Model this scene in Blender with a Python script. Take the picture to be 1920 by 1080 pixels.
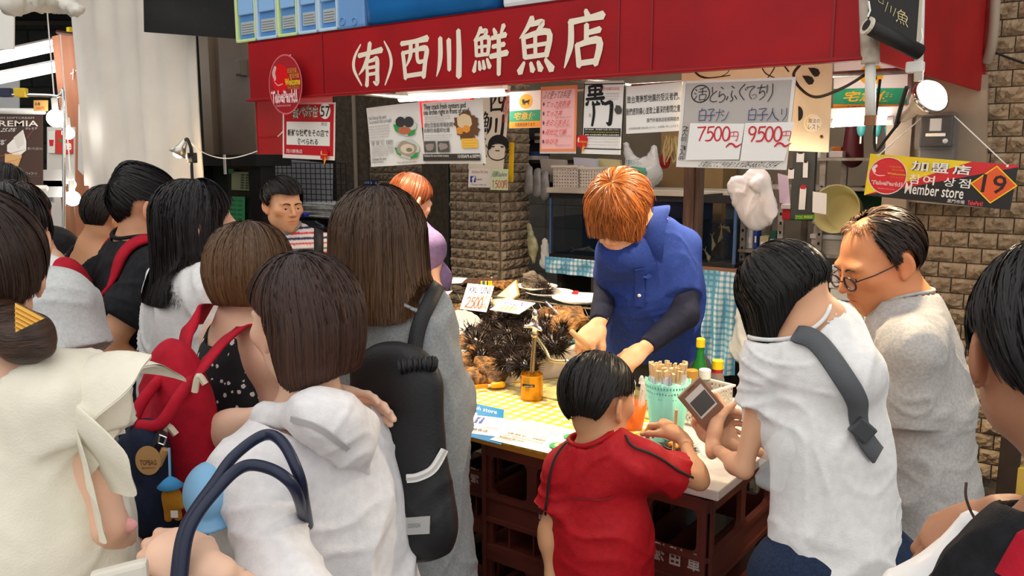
import bpy,bmesh,math,random
import numpy as np
from mathutils import Vector,Matrix
for _o in list(bpy.data.objects):
 bpy.data.objects.remove(_o,do_unlink=True)
SC=bpy.context.scene
COL=SC.collection
random.seed(7)

# --- camera
FPX=1550.0
PITCH=math.atan(240/1550.0)
CAM=np.array([0.0,0.0,1.72])
cam_data=bpy.data.cameras.new('camera')
cam=bpy.data.objects.new('camera',cam_data)
COL.objects.link(cam)
cam.location=CAM
cam.rotation_euler=(math.pi/2-PITCH,0,0)
cam_data.sensor_width=36
cam_data.lens=FPX/1920*36
cam_data.clip_start=0.02
SC.camera=cam

# --- world and exposure
world=bpy.data.worlds.new('world')
SC.world=world
world.use_nodes=True
_bg=world.node_tree.nodes['Background']
_bg.inputs[0].default_value=(1.0,0.985,0.955,1)
_bg.inputs[1].default_value=1.0
SC.view_settings.view_transform='Standard'
SC.view_settings.look='None'
SC.view_settings.gamma=1
SC.view_settings.use_curve_mapping=False
SC.view_settings.exposure=0.34
# the arcade skylight: soft daylight from the translucent roof over the lane
def add_sun():
 d=bpy.data.lights.new('arcade_daylight','SUN')
 d.energy=0.35
 d.angle=math.radians(70)
 d.color=(1.0,0.98,0.95)
 o=bpy.data.objects.new('arcade_daylight',d)
 COL.objects.link(o)
 o.rotation_euler=(math.radians(22),math.radians(-8),0)
 o.location=(0,0,6)
add_sun()

# --- pixels to places
YAW=math.atan(2125/(FPX/math.cos(PITCH)))
A=np.array([math.sin(YAW),-math.cos(YAW),0.0])
N=np.array([math.cos(YAW),math.sin(YAW),0.0])
UP=np.array([0.0,0.0,1.0])
def V(*a):return np.array(a,float)
def ray(x,y):
 u=(x-960)/FPX;v=(540-y)/FPX
 return V(u,math.cos(PITCH)+v*math.sin(PITCH),-math.sin(PITCH)+v*math.cos(PITCH))
def Pz(x,y,z):
 d=ray(x,y);return CAM+d*(z-CAM[2])/d[2]
def Pn(x,y,n):
 d=ray(x,y);return CAM+d*(n/(d@N))
def Pd(x,y,D):
 d=ray(x,y);return CAM+d*(D/d[1])
def S(s,n,z):return A*s+N*n+UP*z
def unit(v):
 v=np.asarray(v,float);l=np.linalg.norm(v);return v/l if l>1e-9 else v

 # --- colours and materials
def lin(h):
 if not isinstance(h,str):return tuple(h)[:3]
 h=h.lstrip('#');r=[]
 for i in(0,2,4):
  c=int(h[i:i+2],16)/255
  r.append(c/12.92 if c<=0.04045 else((c+0.055)/1.055)**2.4)
 return tuple(r)
MATS={}
def _sock(n,name):return n.inputs.get(name)
def mat(name,col='#888888',rough=0.6,metal=0.0,col2=None,scale=20.0,bump=0.0,bscale=None,spec=0.5,trans=0.0,alpha=1.0,emit=None,estr=0.0,stretch=None,sheen=0.0,mixw=(0.35,0.65),attr=None,sss=0.0,ior=1.45,detail=4.0):
 if name in MATS:return MATS[name]
 m=bpy.data.materials.new(name);m.use_nodes=True
 nt=m.node_tree;b=nt.nodes['Principled BSDF'];L=nt.links
 c=lin(col)
 b.inputs['Base Color'].default_value=(*c,1)
 b.inputs['Roughness'].default_value=rough
 b.inputs['Metallic'].default_value=metal
 b.inputs['IOR'].default_value=ior
 b.inputs['Specular IOR Level'].default_value=spec
 if trans:b.inputs['Transmission Weight'].default_value=trans
 if alpha<1:b.inputs['Alpha'].default_value=alpha
 if sheen:b.inputs['Sheen Weight'].default_value=sheen
 if sss:
  b.inputs['Subsurface Weight'].default_value=sss
  b.inputs['Subsurface Radius'].default_value=(0.02,0.008,0.004)
  b.inputs['Subsurface Scale'].default_value=0.5
 if emit:
  b.inputs['Emission Color'].default_value=(*lin(emit),1)
  b.inputs['Emission Strength'].default_value=estr
 co=None
 def coords():
  nonlocal co
  if co is None:
   t=nt.nodes.new('ShaderNodeTexCoord');co=t.outputs['Object']
   if stretch:
    mp=nt.nodes.new('ShaderNodeMapping');mp.inputs['Scale'].default_value=stretch
    L.new(co,mp.inputs['Vector']);co=mp.outputs['Vector']
  return co
 base=None
 if attr:
  a=nt.nodes.new('ShaderNodeAttribute');a.attribute_name=attr;base=a.outputs['Color']
  L.new(base,b.inputs['Base Color'])
 if col2 is not None:
  n=nt.nodes.new('ShaderNodeTexNoise');n.inputs['Scale'].default_value=scale;n.inputs['Detail'].default_value=detail
  L.new(coords(),n.inputs['Vector'])
  r=nt.nodes.new('ShaderNodeMapRange');r.inputs[1].default_value=mixw[0];r.inputs[2].default_value=mixw[1]
  L.new(n.outputs['Fac'],r.inputs[0])
  mx=nt.nodes.new('ShaderNodeMix');mx.data_type='RGBA'
  L.new(r.outputs[0],mx.inputs[0])
  mx.inputs[6].default_value=(*c,1);mx.inputs[7].default_value=(*lin(col2),1)
  if attr:
   mx.blend_type='MULTIPLY';L.new(base,mx.inputs[6])
  L.new(mx.outputs[2],b.inputs['Base Color'])
 if bump:
  n=nt.nodes.new('ShaderNodeTexNoise');n.inputs['Scale'].default_value=bscale or scale;n.inputs['Detail'].default_value=5
  L.new(coords(),n.inputs['Vector'])
  bp=nt.nodes.new('ShaderNodeBump');bp.inputs['Strength'].default_value=bump;bp.inputs['Distance'].default_value=0.01
  L.new(n.outputs['Fac'],bp.inputs['Height']);L.new(bp.outputs[0],b.inputs['Normal'])
 MATS[name]=m
 return m
def pure(col,rough=0.55,**k):
 key='paint_%s_%d'%(str(col).lstrip('#'),int(rough*100))
 return mat(key,col,rough,**k)
def emis(name,col,s):
 return mat(name,col,0.5,emit=col,estr=s)

 # --- mesh building
def mesh_np(name,verts,faces,smooth=True):
 """verts (n,3); faces (m,3) or (m,4) array, or a list of such arrays"""
 me=bpy.data.meshes.new(name)
 verts=np.asarray(verts,np.float32)
 fl=[np.asarray(f,np.int32)for f in(faces if isinstance(faces,list)else[faces])if len(f)]
 me.vertices.add(len(verts));me.vertices.foreach_set('co',verts.ravel())
 nl=sum(f.size for f in fl);npoly=sum(len(f)for f in fl)
 me.loops.add(nl);me.polygons.add(npoly)
 me.loops.foreach_set('vertex_index',np.concatenate([f.ravel()for f in fl]).astype(np.int32))
 st=[];o=0
 for f in fl:
  st.append(o+np.arange(len(f))*f.shape[1]);o+=f.size
 me.polygons.foreach_set('loop_start',np.concatenate(st).astype(np.int32))
 if smooth:me.polygons.foreach_set('use_smooth',np.ones(npoly,bool))
 me.update(calc_edges=True)
 return me
def set_col(me,cols,name='Col'):
 a=me.attributes.new(name,'FLOAT_COLOR','POINT')
 c=np.ones((len(me.vertices),4),np.float32);c[:,:3]=cols
 a.data.foreach_set('color',c.ravel())
def tag(o,label=None,cat=None,group=None,kind=None):
 if label:o['label']=label
 if cat:o['category']=cat
 if group:o['group']=group
 if kind:o['kind']=kind
 return o
def thing(name,label,cat,loc=(0,0,0),group=None,rz=0.0):
 o=bpy.data.objects.new(name,None);COL.objects.link(o);o.location=loc
 o.empty_display_size=0.05;o.rotation_euler=(0,0,rz)
 return tag(o,label,cat,group)
def link(name,me,m=None,parent=None,loc=None,rot=None):
 o=bpy.data.objects.new(name,me);COL.objects.link(o)
 if m is not None and len(me.materials)==0:
  for x in(m if isinstance(m,(list,tuple))else[m]):me.materials.append(x)
 if parent is not None:o.parent=parent
 if loc is not None:o.location=loc
 if rot is not None:o.rotation_euler=rot
 return o
def copy_tree(o,parent=None):
 c=o.copy();COL.objects.link(c);c.parent=parent
 for ch in o.children:copy_tree(ch,c)
 return c
class MB:
 """collects simple shapes into one mesh, world or local coordinates"""
 def __init__(s):s.v=[];s.f=[];s.mi=[];s.cm=0
 def _add(s,vs,fs):
  o=len(s.v);s.v+=[tuple(map(float,p))for p in vs]
  s.f+=[tuple(o+i for i in f)for f in fs];s.mi+=[s.cm]*len(fs);return s
 def hexa(s,p):
  return s._add(p,[(3,2,1,0),(4,5,6,7),(0,1,5,4),(1,2,6,5),(2,3,7,6),(3,0,4,7)])
 def box(s,lo,hi,X=None,O=None):
  """box in local axes X=(ex,ey,ez) from origin O"""
  ex,ey,ez=X if X is not None else(V(1,0,0),V(0,1,0),V(0,0,1))
  O=V(0,0,0)if O is None else O
  q=[O+ex*x+ey*y+ez*z for z in(lo[2],hi[2])for x,y in((lo[0],lo[1]),(hi[0],lo[1]),(hi[0],hi[1]),(lo[0],hi[1]))]
  return s.hexa(q)
 def sbox(s,s0,s1,n0,n1,z0,z1):
  return s.box((s0,n0,z0),(s1,n1,z1),(A,N,UP))
 def tube(s,pts,r,seg=8,closed=False,cap=True):
  pts=[np.asarray(p,float)for p in pts];n=len(pts)
  rs=r if hasattr(r,'__len__')else[r]*n
  rings=[];prev=None
  for i in range(n):
   if closed:t=unit(pts[(i+1)%n]-pts[i-1])
   else:t=unit(pts[min(i+1,n-1)]-pts[max(i-1,0)])
   if prev is None:
    a=V(0,0,1)if abs(t[2])<0.9 else V(1,0,0)
    x=unit(np.cross(t,a))
   else:
    x=unit(prev-t*(prev@t))
   prev=x;y=np.cross(t,x)
   rings.append([pts[i]+(x*math.cos(2*math.pi*k/seg)+y*math.sin(2*math.pi*k/seg))*rs[i]for k in range(seg)])
  vs=[p for r_ in rings for p in r_];fs=[]
  for i in range(n if closed else n-1):
   j=(i+1)%n
   for k in range(seg):
    fs.append((i*seg+k,i*seg+(k+1)%seg,j*seg+(k+1)%seg,j*seg+k))
  if cap and not closed:
   fs.append(tuple(range(seg-1,-1,-1)));fs.append(tuple((n-1)*seg+k for k in range(seg)))
  return s._add(vs,fs)
 def lathe(s,prof,seg=24,O=None,X=None):
  """prof: (r,z) list turned about ez; r=0 ends closed"""
  ex,ey,ez=X if X is not None else(V(1,0,0),V(0,1,0),V(0,0,1))
  O=V(0,0,0)if O is None else np.asarray(O,float)
  vs=[];fs=[];idx=[]
  for r,z in prof:
   if r<1e-6:idx.append([len(vs)]);vs.append(O+ez*z)
   else:
    idx.append(list(range(len(vs),len(vs)+seg)))
    vs+=[O+ez*z+(ex*math.cos(2*math.pi*k/seg)+ey*math.sin(2*math.pi*k/seg))*r for k in range(seg)]
  for a,b in zip(idx[:-1],idx[1:]):
   for k in range(seg):
    k2=(k+1)%seg
    if len(a)==1 and len(b)==1:continue
    if len(a)==1:fs.append((a[0],b[k2],b[k]))
    elif len(b)==1:fs.append((a[k],a[k2],b[0]))
    else:fs.append((a[k],a[k2],b[k2],b[k]))
  return s._add(vs,fs)
 def prism(s,pts,h,X=None,O=None):
  """polygon pts in (ex,ez), pushed along ey by h"""
  ex,ey,ez=X if X is not None else(V(1,0,0),V(0,1,0),V(0,0,1))
  O=V(0,0,0)if O is None else O;n=len(pts)
  vs=[O+ex*p[0]+ez*p[1]for p in pts]+[O+ex*p[0]+ez*p[1]+ey*h for p in pts]
  fs=[tuple(range(n)),tuple(range(2*n-1,n-1,-1))]+[(i,i+n,(i+1)%n+n,(i+1)%n)for i in range(n)]
  return s._add(vs,fs)
 def grid(s,P):
  """P: (a,b,3) array of points"""
  P=np.asarray(P);a,b=P.shape[:2]
  return s._add(P.reshape(-1,3),[(i*b+j,i*b+j+1,(i+1)*b+j+1,(i+1)*b+j)for i in range(a-1)for j in range(b-1)])
 def mesh(s,name,smooth=False,bevel=0.0,fix=True):
  me=bpy.data.meshes.new(name);me.from_pydata(s.v,[],s.f)
  if any(s.mi):me.polygons.foreach_set('material_index',s.mi)
  if fix or bevel:
   bm=bmesh.new();bm.from_mesh(me)
   if fix:bmesh.ops.recalc_face_normals(bm,faces=bm.faces)
   if bevel:
    bmesh.ops.bevel(bm,geom=[e for e in bm.edges if len(e.link_faces)==2 and e.calc_face_angle(0)>0.6],offset=bevel,segments=2,affect='EDGES',profile=0.6)
   bm.to_mesh(me);bm.free()
  if smooth:me.polygons.foreach_set('use_smooth',[True]*len(me.polygons))
  me.update();return me
 def build(s,name,m,parent=None,base=None,smooth=False,bevel=0.0,fix=True):
  """base: world point that becomes the mesh origin (parent's place when it has one)"""
  if base is None and parent is not None:base=world_base(parent)
  if base is not None:
   b=tuple(map(float,base));s.v=[(p[0]-b[0],p[1]-b[1],p[2]-b[2])for p in s.v]
  o=link(name,s.mesh(name,smooth,bevel,fix),m,parent)
  if parent is None and base is not None:o.location=base
  return o
def world_base(p):
 b=V(0,0,0)
 while p is not None:b=b+np.array(p.location);p=p.parent
 return b
 # value noise on point arrays
def vnoise(P,scale,seed=0):
 Q=np.asarray(P)*scale+seed*17.31;I=np.floor(Q).astype(np.int64);F=Q-I;F=F*F*(3-2*F)
 def h(d):
  J=I+d
  n=(J[...,0]*73856093)^(J[...,1]*19349663)^(J[...,2]*83492791)^(seed*2654435)
  n=(n^(n>>13))*1274126177
  return((n^(n>>16))&0xffff)/65535.0
 r=0
 for dx in(0,1):
  for dy in(0,1):
   for dz in(0,1):
    w=(F[...,0]if dx else 1-F[...,0])*(F[...,1]if dy else 1-F[...,1])*(F[...,2]if dz else 1-F[...,2])
    r=r+w*h(np.array([dx,dy,dz]))
 return r*2-1
def smoothpath(pts,n=8):
 """Catmull-Rom through rows of pts"""
 P=np.asarray(pts,float);out=[]
 for i in range(len(P)-1):
  p0=P[max(i-1,0)];p1=P[i];p2=P[i+1];p3=P[min(i+2,len(P)-1)]
  for k in range(n):
   t=k/n
   out.append(0.5*(2*p1+(p2-p0)*t+(2*p0-5*p1+4*p2-p3)*t*t+(3*p1-p0-3*p2+p3)*t**3))
 out.append(P[-1]);return np.array(out)

 # --- flat lettering
_txt={}
def text_mesh(s,bold=0.0):
 key=(s,bold)
 if key in _txt:return _txt[key]
 cu=bpy.data.curves.new('lettering','FONT');cu.body=s;cu.size=1;cu.offset=bold;cu.resolution_u=2
 o=bpy.data.objects.new('lettering',cu);COL.objects.link(o)
 dg=bpy.context.evaluated_depsgraph_get();dg.update()
 me=bpy.data.meshes.new_from_object(o.evaluated_get(dg))
 n=len(me.vertices);co=np.zeros(n*3,np.float32);me.vertices.foreach_get('co',co);co=co.reshape(-1,3)
 faces=[tuple(p.vertices)for p in me.polygons]
 bpy.data.objects.remove(o);bpy.data.curves.remove(cu);bpy.data.meshes.remove(me)
 _txt[key]=(co[:,:2],faces);return _txt[key]
class Panel:
 """a flat board: tl, tr, bl are its corners in the world; marks are placed by fractions of it"""
 def __init__(s,name,label,cat,tl,tr,bl,m,thick=0.002,group=None,parent=None,curl=0.0,bevel=0.0):
  s.tl,s.tr,s.bl=tl,tr,bl;s.ex=tr-tl;s.ey=bl-tl
  s.nrm=unit(np.cross(unit(s.ey),unit(s.ex)))
  if s.nrm@(CAM-tl)<0:s.nrm=-s.nrm
  s.base=tl+s.ex/2+s.ey if parent is None else world_base(parent);s.curl=curl;s.z=0;s.t=thick
  mb=MB()
  if curl:
   fr=np.linspace(0,1,11);g=np.array([[s.P(u,v,0)for v in fr]for u in fr]);g2=np.array([[s.P(u,v,-thick)for v in fr]for u in fr])
   mb.grid(g);mb.grid(g2[::-1])
  else:
   q=[s.P(0,1,-thick),s.P(1,1,-thick),s.P(1,1,0),s.P(0,1,0),s.P(0,0,-thick),s.P(1,0,-thick),s.P(1,0,0),s.P(0,0,0)]
   mb.hexa(q)
  s.o=mb.build(name,m,parent,s.base,smooth=bool(curl),bevel=bevel)
  if label:tag(s.o,label,cat,group)
 def P(s,u,v,h=0.0):
  p=s.tl+s.ex*u+s.ey*v+s.nrm*h
  if s.curl:p=p+s.nrm*s.curl*(math.sin(u*3.1)*0.6+(v-0.3)**2*math.cos(u*4.0))
  return p
 def lay(s):
  s.z+=1;return 0.0004+0.00025*s.z
 def poly(s,name,pts,m,h=None):
  h=s.lay()if h is None else h
  mb=MB();mb._add([s.P(u,v,h)for u,v in pts],[tuple(range(len(pts)))])
  o=mb.build(name,m,s.o,s.base if s.o.parent is None else None,fix=False);o.parent=s.o;return o
 def rect(s,name,u0,v0,u1,v1,m):
  if s.curl:
   h=s.lay();mb=MB();mb.grid([[s.P(u,v,h+0.001)for v in np.linspace(v0,v1,9)]for u in np.linspace(u0,u1,9)])
   return mb.build(name,m,s.o,s.base)
  return s.poly(name,[(u0,v0),(u0,v1),(u1,v1),(u1,v0)],m)
 def disc(s,name,cu,cv,r,m,seg=28,ry=None):
  w=np.linalg.norm(s.ex);hh=np.linalg.norm(s.ey);ry=r*w/hh if ry is None else ry
  return s.poly(name,[(cu+r*math.cos(a),cv+ry*math.sin(a))for a in np.linspace(0,2*math.pi,seg,False)],m)
 def text(s,t,u0,v0,u1,v1,m,bold=0.0,name='lettering',shear=0.0,fit=True,mirror=False,rot=0.0):
  co,faces=text_mesh(t,bold)
  if len(co)==0:return None
  lo=co.min(0);hi=co.max(0);sz=np.maximum(hi-lo,1e-6)
  h=s.lay()+(0.001 if s.curl else 0)
  q=(co-lo)/sz
  if mirror:q[:,0]=1-q[:,0]
  x=q[:,0]+shear*(q[:,1]-0.5);y=1-q[:,1]
  if rot:
   c,n_=math.cos(rot),math.sin(rot);x,y=0.5+(x-0.5)*c-(y-0.5)*n_,0.5+(x-0.5)*n_+(y-0.5)*c
  pts=[s.P(u0+(u1-u0)*a,v0+(v1-v0)*b,h)for a,b in zip(x,y)]
  mb=MB();mb._add(pts,faces)
  return mb.build(name,m,s.o,s.base,fix=False)
 def strokes(s,strokes,u0,v0,u1,v1,m,wk=1.0,name='lettering',shear=0.0):
  """brush strokes in a 100 x 100 box: each a list of (x, y, width)"""
  w=np.linalg.norm(s.ex)*abs(u1-u0)/100;hh=np.linalg.norm(s.ey)*abs(v1-v0)/100
  h=s.lay()+(0.001 if s.curl else 0);mb=MB()
  for i,st in enumerate(strokes):
   P=smoothpath(np.array([(p[0],p[1],p[2]if len(p)>2 else 7)for p in st]),5)
   X=P[:,0]*w;Y=P[:,1]*hh;W=P[:,2]*wk*(w+hh)/2*0.5
   T=np.gradient(np.stack([X,Y],1),axis=0);T/=np.maximum(np.linalg.norm(T,axis=1,keepdims=True),1e-9)
   nx,ny=-T[:,1],T[:,0]
   # blunt ends reach half a width further
   Lx=np.stack([X+nx*W,Y+ny*W],1);Rx=np.stack([X-nx*W,Y-ny*W],1)
   e0=np.array([[X[0]-T[0,0]*W[0]*.7,Y[0]-T[0,1]*W[0]*.7]]);e1=np.array([[X[-1]+T[-1,0]*W[-1]*.7,Y[-1]+T[-1,1]*W[-1]*.7]])
   n=len(X);allp=np.concatenate([Lx,Rx,e0,e1]);hz=h+0.00004*i
   vs=[]
   for a,b in allp:
    uu=u0+(u1-u0)*(a/w/100+shear*(0.5-b/hh/100));vv=v0+(v1-v0)*b/hh/100
    vs.append(s.P(uu,vv,hz))
   fs=[(k,k+1,n+k+1,n+k)for k in range(n-1)]+[(2*n,0,n),(2*n+1,2*n-1,n-1)]
   mb._add(vs,fs)
  return mb.build(name,m,s.o,s.base,fix=False)
def panel_px(name,label,cat,n,tl,tr,bl,m,**k):
 return Panel(name,label,cat,Pn(*tl,n),Pn(*tr,n),Pn(*bl,n),m,**k)

 # --- smooth solids for bodies and cloth
def cone(a,b,ra,rb,k=0.02,flat=None,cut=False,sub=False,cuta=False):
 """limb between a and b; flat=(direction, factor) squashes it along a direction"""
 return dict(t='c',a=np.asarray(a,float),b=np.asarray(b,float),ra=ra,rb=rb,k=k,flat=flat,cut=cut,cuta=cuta,sub=sub)
def ell(c,r,k=0.02,R=None,sub=False):
 return dict(t='e',c=np.asarray(c,float),r=np.asarray(r,float),R=np.eye(3)if R is None else np.asarray(R),k=k,sub=sub)
def half(p,n,k=0.01):
 """keeps what lies behind the plane through p with normal n"""
 return dict(t='h',p=np.asarray(p,float),n=unit(n),k=k,sub=False)
def pdist(q,X):
 if q['t']=='c':
  a,b=q['a'],q['b'];P=X-a;ab=b-a
  sc=1.0
  if q['flat']is not None:
   d,s=q['flat'];d=unit(d);e=1/s-1
   P=P+(P@d)[...,None]*d*e;ab=ab+d*(ab@d)*e;sc=(s+1)/2
  L=max(ab@ab,1e-9)
  t=np.clip((P@ab)/L,0,1)
  D=(np.linalg.norm(P-t[...,None]*ab,axis=-1)-(q['ra']+(q['rb']-q['ra'])*t))*sc
  if q['cut']:D=np.maximum(D,(X-b)@unit(b-a))
  if q['cuta']:D=np.maximum(D,(X-a)@unit(a-b))
  return D
 if q['t']=='e':
  P=(X-q['c'])@q['R'].T
  k0=np.linalg.norm(P/q['r'],axis=-1);k1=np.linalg.norm(P/q['r']**2,axis=-1)
  return k0*(k0-1)/np.maximum(k1,1e-6)
 return(X-q['p'])@q['n']
def pbox(q):
 if q['t']=='c':
  m=max(q['ra'],q['rb'])*1.02
  return np.minimum(q['a'],q['b'])-m,np.maximum(q['a'],q['b'])+m
 m=q['r'].max();return q['c']-m,q['c']+m
def combine(D,d,q):
 k=q['k']
 if q['sub']:
  d=-d;h=np.maximum(k-np.abs(D-d),0)/k;return np.maximum(D,d)+h*h*k/4
 if q['t']=='h':
  h=np.maximum(k-np.abs(D-d),0)/k;return np.maximum(D,d)+h*h*k/4
 h=np.maximum(k-np.abs(D-d),0)/k
 return np.minimum(D,d)-h*h*k/4
def sdf(prims,X):
 X=np.asarray(X,float);D=np.full(X.shape[:-1],1.0)
 for q in prims:D=combine(D,pdist(q,X),q)
 return D
def sdf_grad(prims,X,e=0.003):
 X=np.asarray(X,float);g=np.stack([sdf(prims,X+d)-sdf(prims,X-d)for d in np.eye(3)*e],-1)
 return g/np.maximum(np.linalg.norm(g,axis=-1,keepdims=True),1e-9)
def sdf_grid(prims,lo,hi,vox):
 n=np.ceil((hi-lo)/vox).astype(int)+1
 ax=[lo[i]+vox*np.arange(n[i])for i in range(3)]
 D=np.full(tuple(n),0.25,np.float32)
 for q in prims:
  if q['t']=='h':
   sl=(slice(None),)*3
  else:
   a,b=pbox(q);m=q['k']+vox*2.5+(0.02 if not q['sub']else 0)
   i0=np.clip(np.floor((a-m-lo)/vox).astype(int),0,n);i1=np.clip(np.ceil((b+m-lo)/vox).astype(int)+1,0,n)
   if np.any(i1<=i0):continue
   sl=tuple(slice(i0[i],i1[i])for i in range(3))
  X=np.stack(np.meshgrid(ax[0][sl[0]],ax[1][sl[1]],ax[2][sl[2]],indexing='ij'),-1)
  D[sl]=combine(D[sl],pdist(q,X),q)
 return D
_E12=[((0,0,0),(1,0,0)),((0,1,0),(1,1,0)),((0,0,1),(1,0,1)),((0,1,1),(1,1,1)),((0,0,0),(0,1,0)),((1,0,0),(1,1,0)),((0,0,1),(0,1,1)),((1,0,1),(1,1,1)),((0,0,0),(0,0,1)),((1,0,0),(1,0,1)),((0,1,0),(0,1,1)),((1,1,0),(1,1,1))]
def surfnet(D,lo,vox):
 ins=D<0;n=D.shape
 cnt=np.zeros((n[0]-1,n[1]-1,n[2]-1),np.uint8)
 for a in(0,1):
  for b in(0,1):
   for c in(0,1):cnt+=ins[a:n[0]-1+a,b:n[1]-1+b,c:n[2]-1+c]
 act=(cnt>0)&(cnt<8);ids=np.argwhere(act)
 if len(ids)==0:return np.zeros((0,3)),np.zeros((0,4),int)
 idx=np.full(act.shape,-1,np.int32);idx[act]=np.arange(len(ids))
 pos=np.zeros((len(ids),3));num=np.zeros(len(ids))
 for p,q in _E12:
  p=np.array(p);q=np.array(q);i0=ids+p;i1=ids+q
  v0=D[i0[:,0],i0[:,1],i0[:,2]];v1=D[i1[:,0],i1[:,1],i1[:,2]]
  m=(v0<0)!=(v1<0)
  t=np.where(m,v0/np.where(m,v0-v1,1),0)
  pos+=np.where(m[:,None],p+t[:,None]*(q-p),0);num+=m
 verts=lo+vox*(ids+pos/num[:,None])
 quads=[]
 for ax in range(3):
  u,w=(ax+1)%3,(ax+2)%3
  s0=[slice(None)]*3;s1=[slice(None)]*3
  s0[ax]=slice(0,n[ax]-1);s1[ax]=slice(1,n[ax])
  a=ins[tuple(s0)];b=ins[tuple(s1)];e=np.argwhere(a!=b)
  e=e[(e[:,u]>0)&(e[:,w]>0)&(e[:,u]<n[u]-1)&(e[:,w]<n[w]-1)]
  if len(e)==0:continue
  def at(du,dw):
   c=e.copy();c[:,u]-=du;c[:,w]-=dw;return idx[c[:,0],c[:,1],c[:,2]]
  q=np.stack([at(1,1),at(0,1),at(0,0),at(1,0)],1)
  fl=~a[e[:,0],e[:,1],e[:,2]];q[fl]=q[fl][:,::-1]
  quads.append(q)
 return verts,np.concatenate(quads)
def solid(prims,vox,fine=(),relax=1):
 """surface of the prims; fine = list of (lo, hi, voxel) boxes that are sampled closer"""
 los,his=zip(*[pbox(q)for q in prims if q['t']!='h' and not q['sub']])
 lo=np.min(los,0)-vox*3;hi=np.max(his,0)+vox*3
 VV,QQ=[],[];off=0
 for r,(l,h,v)in enumerate([(lo,hi,vox)]+list(fine)):
  l=np.asarray(l,float);h=np.asarray(h,float)
  vs,qs=surfnet(sdf_grid(prims,l,h,v),l,v)
  if len(vs)==0:continue
  if relax:
   for _ in range(relax):
    acc=np.zeros_like(vs);c=np.zeros(len(vs))
    for i in range(4):
     np.add.at(acc,qs[:,i],vs[qs[:,(i+1)%4]]+vs[qs[:,i-1]]);np.add.at(c,qs[:,i],2)
    vs=np.where(c[:,None]>3,vs*0.45+0.55*acc/np.maximum(c,1)[:,None],vs)
  if r==0:
   cen=vs[qs].mean(1);keep=np.ones(len(qs),bool)
   for(l2,h2,v2)in fine:
    keep&=~np.all((cen>np.asarray(l2)+v2*1.5)&(cen<np.asarray(h2)-v2*2.5),axis=1)
   qs=qs[keep]
   used=np.unique(qs);rm=np.full(len(vs),-1);rm[used]=np.arange(len(used));vs=vs[used];qs=rm[qs]
  VV.append(vs);QQ.append(qs+off);off+=len(vs)
 return np.concatenate(VV),np.concatenate(QQ)
def vnormals(vs,qs):
 n=np.cross(vs[qs[:,2]]-vs[qs[:,0]],vs[qs[:,3]]-vs[qs[:,1]]);r=np.zeros_like(vs)
 for i in range(4):np.add.at(r,qs[:,i],n)
 return r/np.maximum(np.linalg.norm(r,axis=1,keepdims=True),1e-12)
def wrinkle(vs,qs,amt,seed=0,axis=None,sc=9.0):
 """folds of cloth: ridges that run across an axis, broken up by noise"""
 nn=vnormals(vs,qs)
 w=np.stack([vnoise(vs,6,seed+i)for i in range(3)],1)*0.09
 P=(vs+w)*(np.array([1,1,.45])if axis is None else np.asarray(axis))
 f=1-2.2*np.abs(vnoise(P,sc,seed+5));f2=1-2*np.abs(vnoise((vs+w*1.5)*np.array([.6,.6,1.2]),sc*1.7,seed+9))
 e=vnoise(vs,4,seed+20)*.5+.5
 return vs+nn*((np.maximum(f,0)**1.5*1.0*e+np.maximum(f2,0)**2*.5*(1-e)-0.3)*amt)[:,None]
def conform(prims,pts,off,iters=12):
 """pulls points onto the surface of the prims, lifted by off; returns points and normals"""
 X=np.array(pts,float)
 for _ in range(iters):
  g=sdf_grad(prims,X);d=sdf(prims,X);X=X-g*((d-off)*0.85)[:,None]
 return X,sdf_grad(prims,X)
def ribbon(mb,P,Nn,width,thick):
 """a flat band along P lying on normals Nn"""
 P=np.asarray(P);Nn=np.asarray(Nn);T=np.gradient(P,axis=0);T/=np.maximum(np.linalg.norm(T,axis=1,keepdims=True),1e-9)
 B=np.cross(T,Nn);B/=np.maximum(np.linalg.norm(B,axis=1,keepdims=True),1e-9)
 w=(np.full(len(P),width)if np.isscalar(width)else np.asarray(width))[:,None]/2
 rings=[P-B*w,P-B*w*.9+Nn*thick,P+B*w*.9+Nn*thick,P+B*w]
 G=np.stack(rings+[rings[0]],1)
 mb.grid(G)
 n=len(P);mb._add([r[0]for r in rings],[(0,1,2,3)]);mb._add([r[-1]for r in rings],[(3,2,1,0)])
 return mb

 # --- people
M_HAIR=mat('hair','#302018',0.45,attr='Col',spec=0.38)
M_SKIN=mat('skin','#d9a98a',0.5,attr='Col',sss=0.08,spec=0.35,bump=0.06,bscale=220)
M_EYE=mat('eye_white','#e8e2dc',0.2)
M_IRIS=mat('eye_iris','#1c120c',0.15)
def vec_yaw(a):
 a=math.radians(a);return V(math.sin(a),math.cos(a),0),V(math.cos(a),-math.sin(a),0)
def head_axes(yaw,pitch=0,roll=0):
 F,R=vec_yaw(yaw);p=math.radians(pitch);r=math.radians(roll)
 F2=F*math.cos(p)-UP*math.sin(p);U2=UP*math.cos(p)+F*math.sin(p)
 return np.array([R*math.cos(r)-U2*math.sin(r),F2,U2*math.cos(r)+R*math.sin(r)])
def ik(a,c,l1,l2,hint):
 d=c-a;L=min(np.linalg.norm(d),(l1+l2)*0.999);u=unit(d)
 x=(l1*l1-l2*l2+L*L)/(2*L);h=math.sqrt(max(l1*l1-x*x,0))
 w=unit(np.asarray(hint)-u*(np.asarray(hint)@u));return a+u*x+w*h
def rotv(v,axis,ang):
 axis=unit(axis);c,s=math.cos(ang),math.sin(ang)
 return v*c+np.cross(axis,v)*s+axis*(axis@v)*(1-c)
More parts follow.
